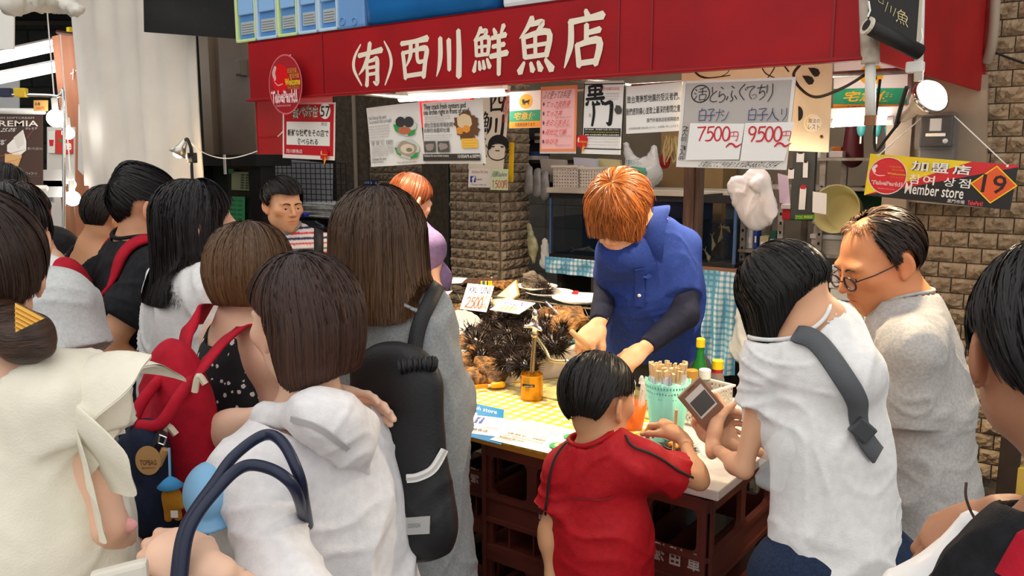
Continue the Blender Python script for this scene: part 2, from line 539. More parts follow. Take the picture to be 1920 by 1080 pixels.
def hand_prims(w,d,pn,side,s=1.0,curl=(.35,.45,.35),thumb=(.7,.75,.25),tcurl=0.25,spread=0.0,fcurl=None):
 """five fingers on a palm; d finger direction, pn where the palm faces, side +1 right / -1 left"""
 d=unit(d);pn=unit(pn-d*(pn@d));t=np.cross(d,pn)*side
 R=np.array([t,d,pn]);q=[]
 q.append(cone(w-d*.02*s,w+d*.03*s,.021*s,.022*s,.012,flat=(pn,.75)))
 q.append(ell(w+d*.052*s,(.041*s,.05*s,.0155*s),.016,R))
 q.append(ell(w+d*.035*s+t*.024*s+pn*.008*s,(.019*s,.032*s,.015*s),.012,R))
 for i,(off,ln,r)in enumerate(((.030,.074,.0090),(.0105,.082,.0092),(-.0095,.076,.0088),(-.028,.060,.0078))):
  root=w+d*(.090-abs(off-.005)*.25)*s+t*off*s
  f=unit(d+t*spread*(1.2-i)*.5);p=root-f*.015*s
  c=curl if fcurl is None else fcurl[i]
  ax=np.cross(f,pn);r*=s
  segs=(.46*ln*s+.015*s,.30*ln*s,.24*ln*s);rr=(r,r*.93,r*.86,r*.74)
  for j in range(3):
   f=rotv(f,ax,c[j]);e=p+f*segs[j]
   q.append(cone(p,e,rr[j],rr[j+1],.0045 if j else .006));p=e
 a,b,c=thumb
 td=unit(d*a+t*b+pn*c);p=w+d*.022*s+t*.022*s+pn*.004*s
 ax=np.cross(td,-t*.6+pn*.5+d*.2)
 for j,(ln,r0,r1)in enumerate(((.046,.0145,.0115),(.034,.0112,.0102),(.027,.0100,.0078))):
  if j:td=rotv(td,ax,tcurl)
  e=p+td*ln*s;q.append(cone(p,e,r0*s,r1*s,.008 if j==0 else .005));p=e
 return q
class Person:
 def __init__(s,label,h,neck,yaw,head,hyaw=None,pitch=0,roll=0,female=False,skin='#e0b08f',child=False,lean=0.0,leanr=0.0,width=1.0,hs=None,pelvis=None,group=None):
  s.h=h;s.neck=np.asarray(neck,float);s.F,s.R=vec_yaw(yaw);s.fem=female;s.w=width
  s.nk=.80 if child else .91 if female else 1.06;s.hs=hs or(0.205 if child else 0.222 if female else 0.232)/0.23
  s.hc=np.asarray(head,float);s.HA=head_axes(yaw if hyaw is None else hyaw,pitch,roll)
  s.pv=np.asarray(pelvis,float)if pelvis is not None else V(s.neck[0],s.neck[1],.53*h)-s.F*lean-s.R*leanr
  s.U=unit(s.neck-s.pv);s.L=np.linalg.norm(s.neck-s.pv)
  s.TR=unit(s.R-s.U*(s.R@s.U));s.TF=np.cross(s.U,s.TR)
  sw=h*(.090 if female else .103)*width
  s.sh={1:s.neck-s.U*.045*h+s.TR*sw+s.TF*.006*h,-1:s.neck-s.U*.045*h-s.TR*sw+s.TF*.006*h}
  s.el={};s.wr={};s.hand={};s.l1=.178*h;s.l2=.152*h
  for k in(1,-1):
   s.el[k]=s.sh[k]-UP*s.l1*.97+s.TR*k*.03*h-s.TF*.02*h
   s.wr[k]=s.el[k]-UP*s.l2*.96+s.TF*.04*h
  s.hip={k:s.pv+s.R*k*.052*h-UP*.02*h for k in(1,-1)}
  s.ft={k:V(*(s.pv+s.R*k*.06*h)[:2],.045*h)for k in(1,-1)}
  s.kn={k:(s.hip[k]+s.ft[k])/2+s.F*.02*h+UP*.01 for k in(1,-1)}
  s.base=V(s.pv[0],s.pv[1],0.0)
  s.skin=np.array(lin(skin));s.root=thing('person',label,'person',s.base,group)
  s.sleeve={};s.bare_legs=False;s.garm=[];s.lid=0.0;s.ears=True;s.torso_skin=True
 def loc(s,x,y,z):
  """head-local point (metres of a 23 cm head) to the world"""
  return s.hc+s.HA.T@(np.array([x,y,z])*s.hs)
 def tol(s,X):return(np.asarray(X)-s.hc)@s.HA.T/s.hs
 def arm(s,k,wrist,hint=None,elbow=None,hand=None):
  """hand = (finger direction, palm normal, kwargs)"""
  s.wr[k]=np.asarray(wrist,float)
  s.el[k]=np.asarray(elbow,float)if elbow is not None else ik(s.sh[k],s.wr[k],s.l1,s.l2,hint)
  if hand:s.hand[k]=hand
  # -- solids
 def head_prims(s):
  L=s.loc;g=s.hs;R=s.HA
  def E(x,y,z,a,b,c,k=.02,sub=False,rot=None):
   return ell(L(x,y,z),(a*g,b*g,c*g),k*g,R if rot is None else rot@R,sub)
  f=0.93 if s.fem else 1.0
  q=[E(0,-.012,.030,.075,.093,.083),E(0,.028,-.032,.061*f,.060,.078,.035)]
  q+=[E(0,.066,-.096,.023*f,.020,.017,.03)]
  for x in(1,-1):
   q+=[E(x*.047*f,.008,-.058,.017,.03,.026,.035),E(x*.043,.060,-.014,.024,.022,.019,.03),E(x*.03,.075,.024,.024,.014,.009,.02)]
  q+=[E(0,.068,-.058,.034,.026,.030,.025)]
  for x in(1,-1):
   q+=[E(x*.032,.101,.003,.015,.014,.011,.014,True)]
  q+=[cone(L(0,.086,.014),L(0,.1095,-.024),.0070*g,.0102*g,.012*g)]
  for x in(1,-1):
   q+=[E(x*.0125,.098,-.029,.0072,.0100,.0070,.007)]
   q+=[E(x*.032,.0755,.003,.0155,.0135,.0125,.004)]
   q+=[E(x*.031,.0800,-.0015-s.lid*.004,.0120,.0120,.0028,.002,True)]
  q+=[E(0,.0915,-.0545,.0225,.0085,.0052,.006),E(0,.0905,-.0655,.0195,.0090,.0062,.005),E(0,.1010,-.0597,.026,.0080,.0011,.003,True)]
  if s.ears:
   for x in(1,-1):
    a=math.radians(30*x);rot=np.array([[math.cos(a),math.sin(a),0],[-math.sin(a),math.cos(a),0],[0,0,1]])
    q+=[E(x*.0815,-.015,-.004,.0080,.0200,.0315,.007,rot=rot),E(x*.0785,-.004,-.030,.006,.009,.012,.008)]
    q+=[E(x*.0925,-.0105,-.002,.0065,.0115,.0195,.006,True,rot=rot)]
  q+=[cone(L(0,-.022,-.055),s.neck+s.U*.01*s.h,.050*g*s.nk,.053*g*s.nk,.03)]
  return q
 def torso(s,o=0.0,loose=0.0):
  h=s.h;w=s.w;R=np.array([s.TR,s.TF,s.U]);P=lambda t,f=0:s.pv+s.U*s.L*t+s.TF*f*h
  fe=.92 if s.fem else 1.0
  q=[ell(P(.66,.0),(.097*h*w*fe+o,.064*h*w+o,.125*h+o),.04,R),ell(P(.33,.004),(.082*h*w*fe+o+loose,.060*h*w+o+loose*.7,.12*h+o),.05,R),ell(P(.02,-.004),(.096*h*w+o+loose*.6,.070*h*w+o+loose*.5,.085*h+o),.05,R)]
  if s.fem:
   for k in(1,-1):q.append(ell(P(.60,.05)+s.TR*k*.043*h,(.036*h+o,.030*h+o,.036*h+o),.03,R))
  q+=[cone(s.sh[1]-s.TR*.02*h,s.sh[-1]+s.TR*.02*h,.031*h+o,.031*h+o,.05)]
  for k in(1,-1):
   q+=[cone(s.neck-s.U*.012*h,s.sh[k]+s.U*.004*h,.030*h+o,.030*h+o,.035)]
  return q
 def arm_prims(s,k,o=0.0,t=1.0):
  h=s.h;f=(.86 if s.fem else 1.0)*s.w
  return[cone(s.sh[k],s.el[k],.0270*h*f+o,.0215*h*f+o,.03),ell(s.sh[k],(.0305*h*f+o,)*3,.03)]
 def body(s,vox=.0075,fine_head=.004,fine_hand=.0032):
  h=s.h;q=s.head_prims();f=(.86 if s.fem else 1.0)*s.w
  if s.torso_skin:q+=s.torso(-.004)
  fine=[]
  for k in(1,-1):
   q+=s.arm_prims(k)
   q+=[cone(s.el[k],s.wr[k],.0215*h*f,.0140*h*f,.012),ell(s.el[k]+(s.wr[k]-s.el[k])*.22,(.0205*h*f,)*3,.03)]
   d,pn,kw=s.hand.get(k,(unit(s.wr[k]-s.el[k]),-s.TR*k+s.TF*.2,{}))
   hp=hand_prims(s.wr[k],np.asarray(d,float),np.asarray(pn,float),k,s.h*(.108 if not s.fem else .104)/.183,**kw);q+=hp
   if fine_hand:
    los,his=zip(*[pbox(x)for x in hp]);fine.append((np.min(los,0)-.004,np.max(his,0)+.004,fine_hand))
  if s.bare_legs:
   for k in(1,-1):
    q+=[cone(s.hip[k],s.kn[k],.052*h,.033*h,.03),cone(s.kn[k],s.ft[k],.033*h,.020*h,.02),ell(s.kn[k]*.7+s.ft[k]*.3-s.F*.012*h,(.034*h,)*3,.03)]
  if fine_head:
   m=.135*s.hs;fine.append((s.hc-V(m,m,m),s.hc+V(m,m,m),fine_head))
  vs,qs=solid(q,vox,fine)
  X=s.tol(vs);c=np.tile(s.skin,(len(vs),1))
  def blend(wt,col):
   nonlocal c
   c=c*(1-wt[:,None])+np.array(col)*wt[:,None]
  n=vnoise(vs,40,3)*.05+vnoise(vs,12,4)*.05;c=c*(1+n[:,None])
  def g(cx,cy,cz,r):return np.exp(-np.sum(((X-np.array([cx,cy,cz]))/np.array(r))**2,1))
  rosy=s.skin*np.array([1.0,.72,.66])
  blend(.55*np.clip(g(0,.105,-.03,(.02,.03,.018))+g(.05,.05,-.02,(.025,.05,.022))+g(-.05,.05,-.02,(.025,.05,.022))+g(.08,-.01,-.005,(.02,.04,.04))+g(-.08,-.01,-.005,(.02,.04,.04)),0,1),rosy)
  lips=np.clip(1.6-(X[:,0]/.021)**2-((X[:,2]+.0600)/.0085)**2,0,1)*(X[:,1]>.078)
  blend(lips*.6,s.skin*np.array([.80,.48,.46]))
  me=mesh_np('body',vs-s.base,qs);set_col(me,np.clip(c,0,1))
  s.bprims=q
  return link('body',me,M_SKIN,s.root)
 def eyes(s,brow='#1a1210',show=(1,-1)):
  for x in show:
   mb=MB();c=s.loc(x*.031,.0735,-.001-s.lid*.004);r=.0128*s.hs;X=(s.HA[0],s.HA[2],s.HA[1])
   th=np.linspace(0,math.pi,15);mb.lathe([(r*math.sin(t),r*math.cos(t))for t in th],18,c,X)
   me=mb.mesh('eye',True)
   me.vertices.foreach_get;co=np.array([v.co for v in me.vertices])-c
   ax=s.HA[1];mi=[1 if(np.mean(co[list(p.vertices)],0)@ax)>r*.86 else 0 for p in me.polygons]
   me.polygons.foreach_set('material_index',mi)
   me.transform(Matrix.Translation(Vector(tuple(-s.base))))
   link('eye',me,[M_EYE,M_IRIS],s.root)
   pts=[s.loc(x*a,.10,b)for a,b in((.013,.019),(.022,.0235),(.034,.0255),(.044,.023),(.050,.018))]
   P,Nn=conform(s.bprims,smoothpath(pts,4),.0004)
   mb=MB();ribbon(mb,P,Nn,np.linspace(.0060,.002,len(P))*s.hs,.0016)
   mb.build('eyebrow',pure(brow,.7),s.root,s.base)
   # -- clothing
 def shirt(s,m,name='shirt',sleeve=.6,hem=None,o=.012,loose=.012,neck=.066,neckdrop=.012,wr=.006,vox=.0075,seed=1,sleeves=(1,-1),sl_r=1.25,attr=None,extra=(),flare=0.0,vneck=None,axis=None,strapless=False,cut_end=True):
  h=s.h;hem=(.47*h)if hem is None else hem;q=s.torso(o,loose)
  if strapless:q=q[:3]+([x for x in q[3:]if x['t']=='e'])
  hp=s.pv+UP*(hem-s.pv[2]);top=s.pv+s.U*s.L*.5
  q.append(cone(top,hp,(.086*h*s.w*(.95 if s.fem else 1.05))+o+loose,.094*h*s.w+o+loose+flare,.05,flat=(s.TF,.72),cut=True))
  f=(.86 if s.fem else 1.0)*s.w
  for k in sleeves:
   if sleeve<=0:continue
   if sleeve<=1:
    e=s.sh[k]+(s.el[k]-s.sh[k])*sleeve
    q.append(cone(s.sh[k],e,.031*h*f+o*.8,(.027*h*f+o)*sl_r,.03,cut=True))
   else:
    q.append(cone(s.sh[k],s.el[k],.031*h*f+o*.8,.024*h*f+o*sl_r,.03))
    e=s.el[k]+(s.wr[k]-s.el[k])*(sleeve-1);q.append(cone(s.el[k],e,.027*h*f+o*sl_r,.022*h*f+o,.02,cut=True))
  q+=list(extra)
  q.append(half(hp,-UP,.006))
  nb=s.neck-s.U*neckdrop
  top2=nb+unit(s.loc(0,-.02,-.055)-s.neck)*.16
  q.append(cone(nb,top2,neck*s.hs,neck*1.5*s.hs,.008,sub=True))
  if vneck:q.append(vneck)
  s.garm=q
  vs,qs=solid(q,vox)
  if wr:vs=wrinkle(vs,qs,wr*2.2,seed,axis)
  me=mesh_np(name,vs-s.base,qs)
  if attr is not None:set_col(me,attr(vs,s))
  return link(name,me,m,s.root)
 def rib(s,m,neck=.066,neckdrop=.012,r=.0045,name='collar'):
  """the ribbed band round the neck hole"""
  nb=s.neck-s.U*neckdrop;ax=unit(s.loc(0,-.02,-.055)-s.neck)
  x=unit(s.TR-ax*(s.TR@ax));y=np.cross(ax,x);R=neck*s.hs
  base=[q for q in s.garm if not q['sub']];P=[];tt=np.linspace(.14,-.10,121)
  for a in np.linspace(0,2*math.pi,48,False):
   L_=nb+(x*math.cos(a)+y*math.sin(a))[None]*(R*(1+.5*np.clip(tt,0,.16)/.16)+.001)[:,None]+ax[None]*tt[:,None]
   d=sdf(base,L_);i=np.argmax(d<.001);P.append(L_[i])
  P=np.array(P)
  for _ in range(2):P=(P+np.roll(P,1,0)+np.roll(P,-1,0))/3
  mb=MB();mb.tube(list(P),r,6,closed=True);return mb.build(name,m,s.root,s.base,smooth=True)
 def trousers(s,m,name='trousers',leg=1.0,o=.010,wr=.005,vox=.011,seed=4,top=None):
  h=s.h;R=np.array([s.R,s.F,UP]);q=[ell(s.pv,(.098*h*s.w+o*.5,.072*h*s.w+o*.5,.085*h),.04,R)]
  for k in(1,-1):
   q.append(cone(s.hip[k],s.kn[k],.056*h+o,.040*h+o,.03))
   if leg>.5:
    e=s.kn[k]+(s.ft[k]-s.kn[k])*(leg-.5)*2;q.append(cone(s.kn[k],e,.040*h+o,.030*h+o,.02))
  vs,qs=solid(q,vox);vs=wrinkle(vs,qs,wr,seed)
  return link(name,mesh_np(name,vs-s.base,qs),m,s.root)
 def shoes(s,m,name='shoe'):
  for k in(1,-1):
   f=s.ft[k];a=V(f[0],f[1],.042)-s.F*.04;b=V(f[0],f[1],.034)+s.F*.13
   q=[cone(a,b,.040,.030,.02,flat=(UP,.9)),cone(a+s.F*.02,a+UP*.05,.036,.034,.02),half(V(0,0,0.004),-UP,.004)]
   vs,qs=solid(q,.010);link(name,mesh_np(name,vs-s.base,qs),m,s.root)

   # --- hair
def interp_phi(tab):
 x=[math.radians(a)for a,b in tab];y=[b for a,b in tab]
 sym=min(x)>=0
 return lambda p:np.interp(np.abs(p)if sym else p,x,y)
HL_MALE=[(0,.058),(30,.066),(48,.055),(62,.015),(74,-.022),(86,-.012),(92,.024),(108,.012),(118,-.03),(140,-.062),(180,-.07)]
def hair(s,c_root,c_tip=None,r=(.083,.101,.092),cen=(0,-.012,.030),thmax=[(0,95)],L=[(0,0.0)],taper=None,pole=0,poler=0,line=None,n=3500,wid=.0030,lift=.006,wander=.10,seed=1,t0=(0.0,.45),name='hair',gloss=None,push=None,mesh_m=None,seg=10,shell=True,off=None,tipjit=.05,frizz=.0,spread_tip=0.0,cvar=.25,shell_dark=.6,hang=1.0):
 """combed hair: strands run from a pole on the scalp outwards over the head and then hang"""
 rng=np.random.default_rng(seed);r=np.array(r);cen=np.array(cen)
 th_f=interp_phi(thmax);L_f=interp_phi(L)
 cp,sp=math.cos(math.radians(pole)),math.sin(math.radians(pole));cr,sr=math.cos(math.radians(poler)),math.sin(math.radians(poler))
 RP=np.array([[1,0,0],[0,cp,sp],[0,-sp,cp]])@np.array([[cr,0,sr],[0,1,0],[-sr,0,cr]])
 down=s.HA@(-UP);down=unit(down*hang+np.array([0,0,-1])*(1-hang))
 tp=taper or(lambda ph,u:1+0*u)
 def prof(ph,t,out):
  th1=np.radians(th_f(ph));Ls=th1*.095;Lh=L_f(ph);tot=Ls+Lh;a=t*tot
  th=np.minimum(a/np.maximum(Ls,1e-6),1)*th1
  D=np.stack([np.sin(th)*np.sin(ph),np.sin(th)*np.cos(ph),np.cos(th)],-1)@RP
  X=cen+D*(r+np.asarray(out)[...,None]if np.ndim(out)else r+out)
  hang_=np.maximum(a-Ls,0);u=hang_/np.maximum(Lh,1e-6)
  k=np.where(hang_>0,tp(ph,u)-1,0)
  rad=(X-cen)*np.array([1,1,0]);X=X+rad*k[...,None]+down*hang_[...,None]
  if off is not None:X=X+off(ph,t,X)
  return X
 def keep(X):
  if line is None:return np.ones(X.shape[:-1],bool)
  ph=np.arctan2(X[...,0],X[...,1]-cen[1]);return X[...,2]>interp_phi(line)(ph)
 W=lambda X:s.hc+(X*s.hs)@s.HA
 def pushed(P,o):
  if push is None:return P
  sh=P.shape;P=P.reshape(-1,3);d=sdf(push,P);m=d<o
  for _ in range(3):
   if m.any():
    g=sdf_grad(push,P[m]);P[m]=P[m]+g*np.maximum(o-sdf(push,P[m]),0)[:,None]
  return P.reshape(sh)
 c_root=np.array(lin(c_root));c_tip=c_root if c_tip is None else np.array(lin(c_tip))
 root=None
 verts=[];faces=[];cols=[];off_=0
 if shell:
  na,nt=72,26;ph=np.linspace(-math.pi,math.pi,na+1);t=np.linspace(0,1,nt)
  PH,T=np.meshgrid(ph,t,indexing='ij');X=prof(PH,T,0.0+0*T);kp=keep(X)
  Pw=pushed(W(X),.004);id_=np.arange((na+1)*nt).reshape(na+1,nt)
  k4=kp[:-1,:-1]&kp[1:,:-1]&kp[1:,1:]&kp[:-1,1:]
  q=np.stack([id_[:-1,:-1],id_[:-1,1:],id_[1:,1:],id_[1:,:-1]],-1)[k4]
  verts.append(Pw.reshape(-1,3));faces.append(q)
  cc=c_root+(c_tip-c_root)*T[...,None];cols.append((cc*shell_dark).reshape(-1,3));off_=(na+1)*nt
 ph=rng.uniform(-math.pi,math.pi,n);a0=rng.uniform(t0[0],t0[1],n);a1=1-rng.random(n)*tipjit
 tt=np.linspace(0,1,seg+1);T=a0[:,None]+(a1-a0)[:,None]*tt
 wv=rng.normal(0,1,(n,3));PH=ph[:,None]+wander*(wv[:,:1]*tt*.5+wv[:,1:2]*.3*np.sin(tt*3+wv[:,2:3]*2))
 o=lift*rng.random(n)[:,None]*np.minimum(tt*6,1)+.0008+spread_tip*rng.normal(0,1,n)[:,None]*tt**2
 X=prof(PH,T,o)
 if frizz:X=X+rng.normal(0,frizz,(n,1,3))*(tt**2)[None,:,None]+rng.normal(0,frizz*.15,X.shape)
 kp=keep(X)
 alive=np.cumprod(kp,axis=1).astype(bool);ok=alive[:,:4].all(1)
 if line is not None:
  X,alive,T,a0=X[ok],alive[ok],T[ok],a0[ok];n=len(X)
  last=alive.sum(1)-1
  ii=np.minimum(np.arange(seg+1)[None,:],last[:,None])
  X=X[np.arange(n)[:,None],ii]
  # squeeze duplicates by re-spreading points along the living part
  f=np.arange(seg+1)[None,:]*(last[:,None]/seg);i0=np.floor(f).astype(int);i1=np.minimum(i0+1,seg);fr=(f-i0)[...,None]
  X=X[np.arange(n)[:,None],i0]*(1-fr)+X[np.arange(n)[:,None],i1]*fr
 P=pushed(W(X),.006);cw=W(np.tile(cen,(1,1)))[0]
 Tn=np.gradient(P,axis=1);Tn/=np.maximum(np.linalg.norm(Tn,axis=2,keepdims=True),1e-9)
 O=P-cw;O=O-Tn*np.sum(O*Tn,2,keepdims=True);O/=np.maximum(np.linalg.norm(O,axis=2,keepdims=True),1e-9)
 tw=rng.normal(0,.35,(n,1,1));B=np.cross(Tn,O);B=B*np.cos(tw)+O*np.sin(tw)
 ws=(wid*(.6+.8*rng.random(n)))[:,None]*(np.array([.5]+[1.0]*(seg-2)+[.7,.25]))[None,:]*.5
 Lv=P+B*ws[...,None];Rv=P-B*ws[...,None]
 vv=np.stack([Lv,Rv],2).reshape(-1,3);id_=np.arange(n*(seg+1)*2).reshape(n,seg+1,2)+off_
 q=np.stack([id_[:,:-1,0],id_[:,:-1,1],id_[:,1:,1],id_[:,1:,0]],-1).reshape(-1,4)
 br=1+cvar*rng.normal(0,1,n);br=np.clip(br,.45,2.0)
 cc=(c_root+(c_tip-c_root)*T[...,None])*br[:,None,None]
 cc=np.repeat(cc[:,:,None,:],2,2).reshape(-1,3)
 verts.append(vv);faces.append(q);cols.append(cc)
 me=mesh_np(name,np.concatenate(verts)-s.base,np.concatenate(faces));set_col(me,np.clip(np.concatenate(cols),0,1))
 return link(name,me,mesh_m or M_HAIR,s.root)
def _uv(s,x,y):
 d=ray(x,y);t=((s.tl-CAM)@s.nrm)/(d@s.nrm);q=CAM+d*t-s.tl
 M=np.stack([s.ex,s.ey],1);r,*_=np.linalg.lstsq(M,q,rcond=None);return float(r[0]),float(r[1])
Panel.uv=_uv
def _T(s,t,x0,y0,x1,y1,m,**k):
 a=s.uv(x0,y0);b=s.uv(x1,y1);return s.text(t,a[0],a[1],b[0],b[1],m,**k)
def _K(s,st,x0,y0,x1,y1,m,**k):
 a=s.uv(x0,y0);b=s.uv(x1,y1);return s.strokes(st,a[0],a[1],b[0],b[1],m,**k)
def _B(s,name,x0,y0,x1,y1,m):
 a=s.uv(x0,y0);b=s.uv(x1,y1);return s.rect(name,a[0],a[1],b[0],b[1],m)
Panel.T=_T;Panel.K=_K;Panel.B=_B
def panel_d(name,label,cat,D,tl,tr,bl,m,**k):
 return Panel(name,label,cat,Pd(*tl,D),Pd(*tr,D),Pd(*bl,D),m,**k)
def sn(P):return float(P@A),float(P@N),float(P[2])
# handwritten figures, 100 x 100 box
def loop(cx,cy,rx,ry,w=8,n=14,a0=-1.6):return[(cx+rx*math.cos(a0+2*math.pi*i/n),cy+ry*math.sin(a0+2*math.pi*i/n),w)for i in range(n+1)]
GL={'7':[[(8,8,9),(50,7,8),(88,4,10)],[(88,4,10),(60,45,10),(35,98,8)]],'5':[[(35,6,9),(28,46,8)],[(34,6,9),(90,3,9)],[(28,46,8),(60,36,9),(86,58,10),(62,92,10),(12,96,8)]],'0':[loop(50,50,34,46,9)],'9':[loop(50,28,32,25,9),[(82,25,9),(72,65,9),(48,99,8)]],'1':[[(30,18,7),(55,3,9),(52,98,9)]],'2':[[(12,25,8),(45,3,9),(80,22,9),(60,58,9),(8,95,9)],[(8,95,9),(92,93,8)]],'3':[[(15,12,8),(55,3,9),(78,22,9),(42,45,8)],[(42,45,8),(85,62,10),(60,95,10),(8,92,8)]],'4':[[(60,3,8),(8,66,8),(94,64,8)],[(65,30,8),(60,99,9)]],'6':[[(70,2,8),(28,40,9),(20,70,9)],loop(50,70,30,26,9)],'円':[[(14,8,8),(12,60,8),(2,98,5)],[(14,9,8),(90,6,9),(86,95,9),(70,92,5)],[(50,8,7),(49,50,7)],[(13,50,7),(86,48,7)]],'~':[[(2,70,9),(22,30,12),(45,35,12),(65,65,13),(98,28,7)]],'有':[[(5,28,9),(50,24,8),(95,20,11)],[(50,2,10),(42,30,10),(25,55,8),(3,72,2)],[(36,42,8),(37,75,8),(34,98,10)],[(36,44,7),(60,41,7),(76,40,10),(76,70,10),(74,94,10),(60,90,3)],[(38,58,6),(74,56,6)],[(38,73,6),(74,71,6)]],'西':[[(5,11,9),(50,9,8),(95,5,12)],[(10,32,9),(14,60,9),(18,96,9)],[(12,34,7),(50,30,7),(90,29,11),(86,60,10),(80,96,10)],[(18,90,8),(82,87,8)],[(38,12,9),(36,42,9),(22,66,3)],[(60,10,9),(59,42,8),(64,58,8),(82,57,6)]],'川':[[(16,12,10),(16,50,11),(10,76,8),(0,96,2)],[(48,18,11),(49,50,10),(49,84,9)],[(84,0,10),(86,50,12),(84,100,13)]],'鮮':[[(22,0,8),(12,15,6),(0,25,2)],[(18,8,6),(38,8,8),(30,22,5)],[(6,24,7),(8,58,7)],[(6,25,6),(44,22,8),(42,58,7)],[(24,24,6),(25,58,6)],[(8,40,5),(42,39,5)],[(8,57,6),(43,56,6)],[(6,68,4),(0,90,9)],[(16,70,5),(19,87,8)],[(28,69,5),(32,86,8)],[(40,66,5),(48,84,9)],[(60,5,5),(66,16,9)],[(90,0,9),(82,16,5)],[(54,24,7),(96,20,9)],[(57,42,7),(92,39,8)],[(50,62,8),(100,57,10)],[(75,20,8),(76,60,9),(75,101,8)]],'魚':[[(40,0,10),(25,18,7),(5,35,2)],[(36,12,7),(68,10,9),(52,28,6)],[(15,33,8),(20,72,8)],[(15,34,7),(84,29,10),(78,72,9)],[(48,32,7),(49,70,7)],[(19,52,6),(80,49,6)],[(20,71,7),(79,69,7)],[(18,80,5),(5,98,12)],[(36,82,6),(42,97,10)],[(56,81,6),(64,96,11)],[(76,78,6),(94,97,12)]],'店':[[(52,0,6),(58,12,10)],[(12,18,9),(55,15,8),(95,12,12)],[(16,20,9),(16,55,10),(8,80,7),(0,98,2)],[(55,25,8),(55,55,8)],[(56,40,7),(88,36,9)],[(32,58,8),(38,97,9)],[(32,60,7),(86,55,11),(78,96,9)],[(38,92,8),(80,90,8)]],'(':[[(80,0,10),(35,30,22),(30,60,24),(80,100,10)]],')':[[(20,0,10),(65,30,22),(70,60,24),(20,100,10)]],'門':[[(8,8,8),(12,50,9),(6,98,8)],[(10,10,6),(36,6,8)],[(58,8,9),(86,2,12),(88,50,12),(84,90,12),(70,84,4)]],'黒':[[(15,8,9),(20,45,9)],[(15,8,8),(80,4,11),(74,42,10)],[(48,5,9),(50,70,10)],[(20,25,7),(76,23,7)],[(10,50,9),(90,44,10)],[(2,70,9),(98,64,12)],[(15,80,6),(5,98,13)],[(38,82,6),(42,98,12)],[(60,80,6),(68,96,12)],[(82,76,6),(97,94,13)]],'活':[[(8,15,7),(20,25,7)],[(2,42,7),(16,50,7)],[(4,92,7),(22,62,6)],[(80,2,7),(40,16,6)],[(32,34,6),(96,30,6)],[(62,12,6),(60,56,6)],[(40,56,6),(44,96,6)],[(40,57,6),(88,54,6),(82,95,6)],[(44,92,6),(84,90,6)]],'と':[[(30,5,7),(38,45,7)],[(82,30,7),(28,58,7),(18,85,7),(50,96,7),(92,92,6)]],'ら':[[(35,5,7),(62,16,7)],[(28,30,7),(22,65,7)],[(22,65,7),(60,48,7),(86,68,7),(60,94,7),(30,98,6)]],'ふ':[[(42,5,7),(65,18,7)],[(52,34,6),(45,60,7),(62,84,7),(40,98,6)],[(20,66,7),(8,88,7)],[(74,62,7),(94,84,7)]],'ぐ':[[(70,4,7),(22,48,7),(74,98,7)],[(74,30,6),(82,42,6)],[(88,22,6),(97,34,6)]],'て':[[(5,14,7),(92,8,7),(50,35,7),(38,70,7),(72,97,6)]],'っ':[[(10,62,6),(60,50,6),(82,72,6),(40,97,6)]],'ち':[[(8,24,7),(88,18,7)],[(46,3,7),(30,58,7)],[(30,58,7),(68,42,7),(84,70,7),(40,97,6)]],'り':[[(22,10,7),(24,52,7)],[(72,4,7),(76,55,7),(40,99,6)]],'白':[[(45,0,7),(36,18,6)],[(14,22,7),(16,95,7)],[(14,23,7),(86,18,7),(84,94,7)],[(16,56,6),(84,54,6)],[(16,92,7),(84,90,7)]],'子':[[(18,12,7),(78,8,7),(50,36,6)],[(50,34,7),(52,90,7),(34,92,5)],[(4,56,7),(96,52,7)]],'ナ':[[(6,34,7),(94,30,7)],[(56,4,7),(48,60,7),(20,98,6)]],'シ':[[(14,16,7),(38,28,7)],[(6,46,7),(32,58,7)],[(12,96,7),(60,78,7),(94,26,6)]],'入':[[(42,4,7),(34,50,7),(4,98,6)],[(42,30,7),(64,72,7),(98,97,7)]],}
def scribble(n,seed=0,w=6):
 """a run of n handwriting-like characters that fill a 100 x 100 box"""
 rg=random.Random(seed);out=[]
 for i in range(n):
  x=100*(i+.1)/n;dx=80/n
  for k in range(rg.randint(2,4)):
   out.append([(x+dx*rg.random(),10+80*rg.random(),w)for _ in range(rg.randint(2,3))])
 return out

 # --- the setting
M_PAVE=mat('floor_paving','#6a6058',0.55,col2='#4c443e',scale=6,bump=.15,bscale=60)
M_PAVE2=mat('floor_tile','#7a6e64',0.5,col2='#5c5148',scale=9,bump=.15,bscale=80)
M_MORT=mat('mortar','#6f6353',0.9,col2='#574d40',scale=30,bump=.3,bscale=90)
M_BRICK=mat('split_stone','#b59c7e',0.85,col2='#8a7458',scale=14,bump=1.0,bscale=60)
M_BRICK2=mat('split_stone_dark','#ab9a82',0.88,col2='#7a6d5a',scale=18,bump=1.0,bscale=60)
M_TAUPE=mat('taupe_paint','#7d6c5c',0.5,col2='#6b5b4d',scale=3)
M_TAUPE2=mat('taupe_light','#94836f',0.5,col2='#857460',scale=3)
M_DARK=mat('dark_interior','#2a2723',0.8,col2='#1c1a18',scale=4)
M_PLASTER=mat('plaster','#8d8474',0.85,col2='#6f6658',scale=3,bump=.1,bscale=40)
M_CREAM=mat('cream_wall','#a89f8c',0.8,col2='#8f8674',scale=2.5,bump=.1,bscale=40)
M_BLACK=mat('black_metal','#17171a',0.45)
M_WHITE=mat('white_paint','#e6e4de',0.5)
M_STEEL=mat('galvanised_pipe','#b9b6ae',0.4,metal=.6,col2='#8f8a80',scale=30)
M_CHROME=mat('chrome','#d6d6d6',0.18,metal=1.0)
def struct(o):o['kind']='structure';return o
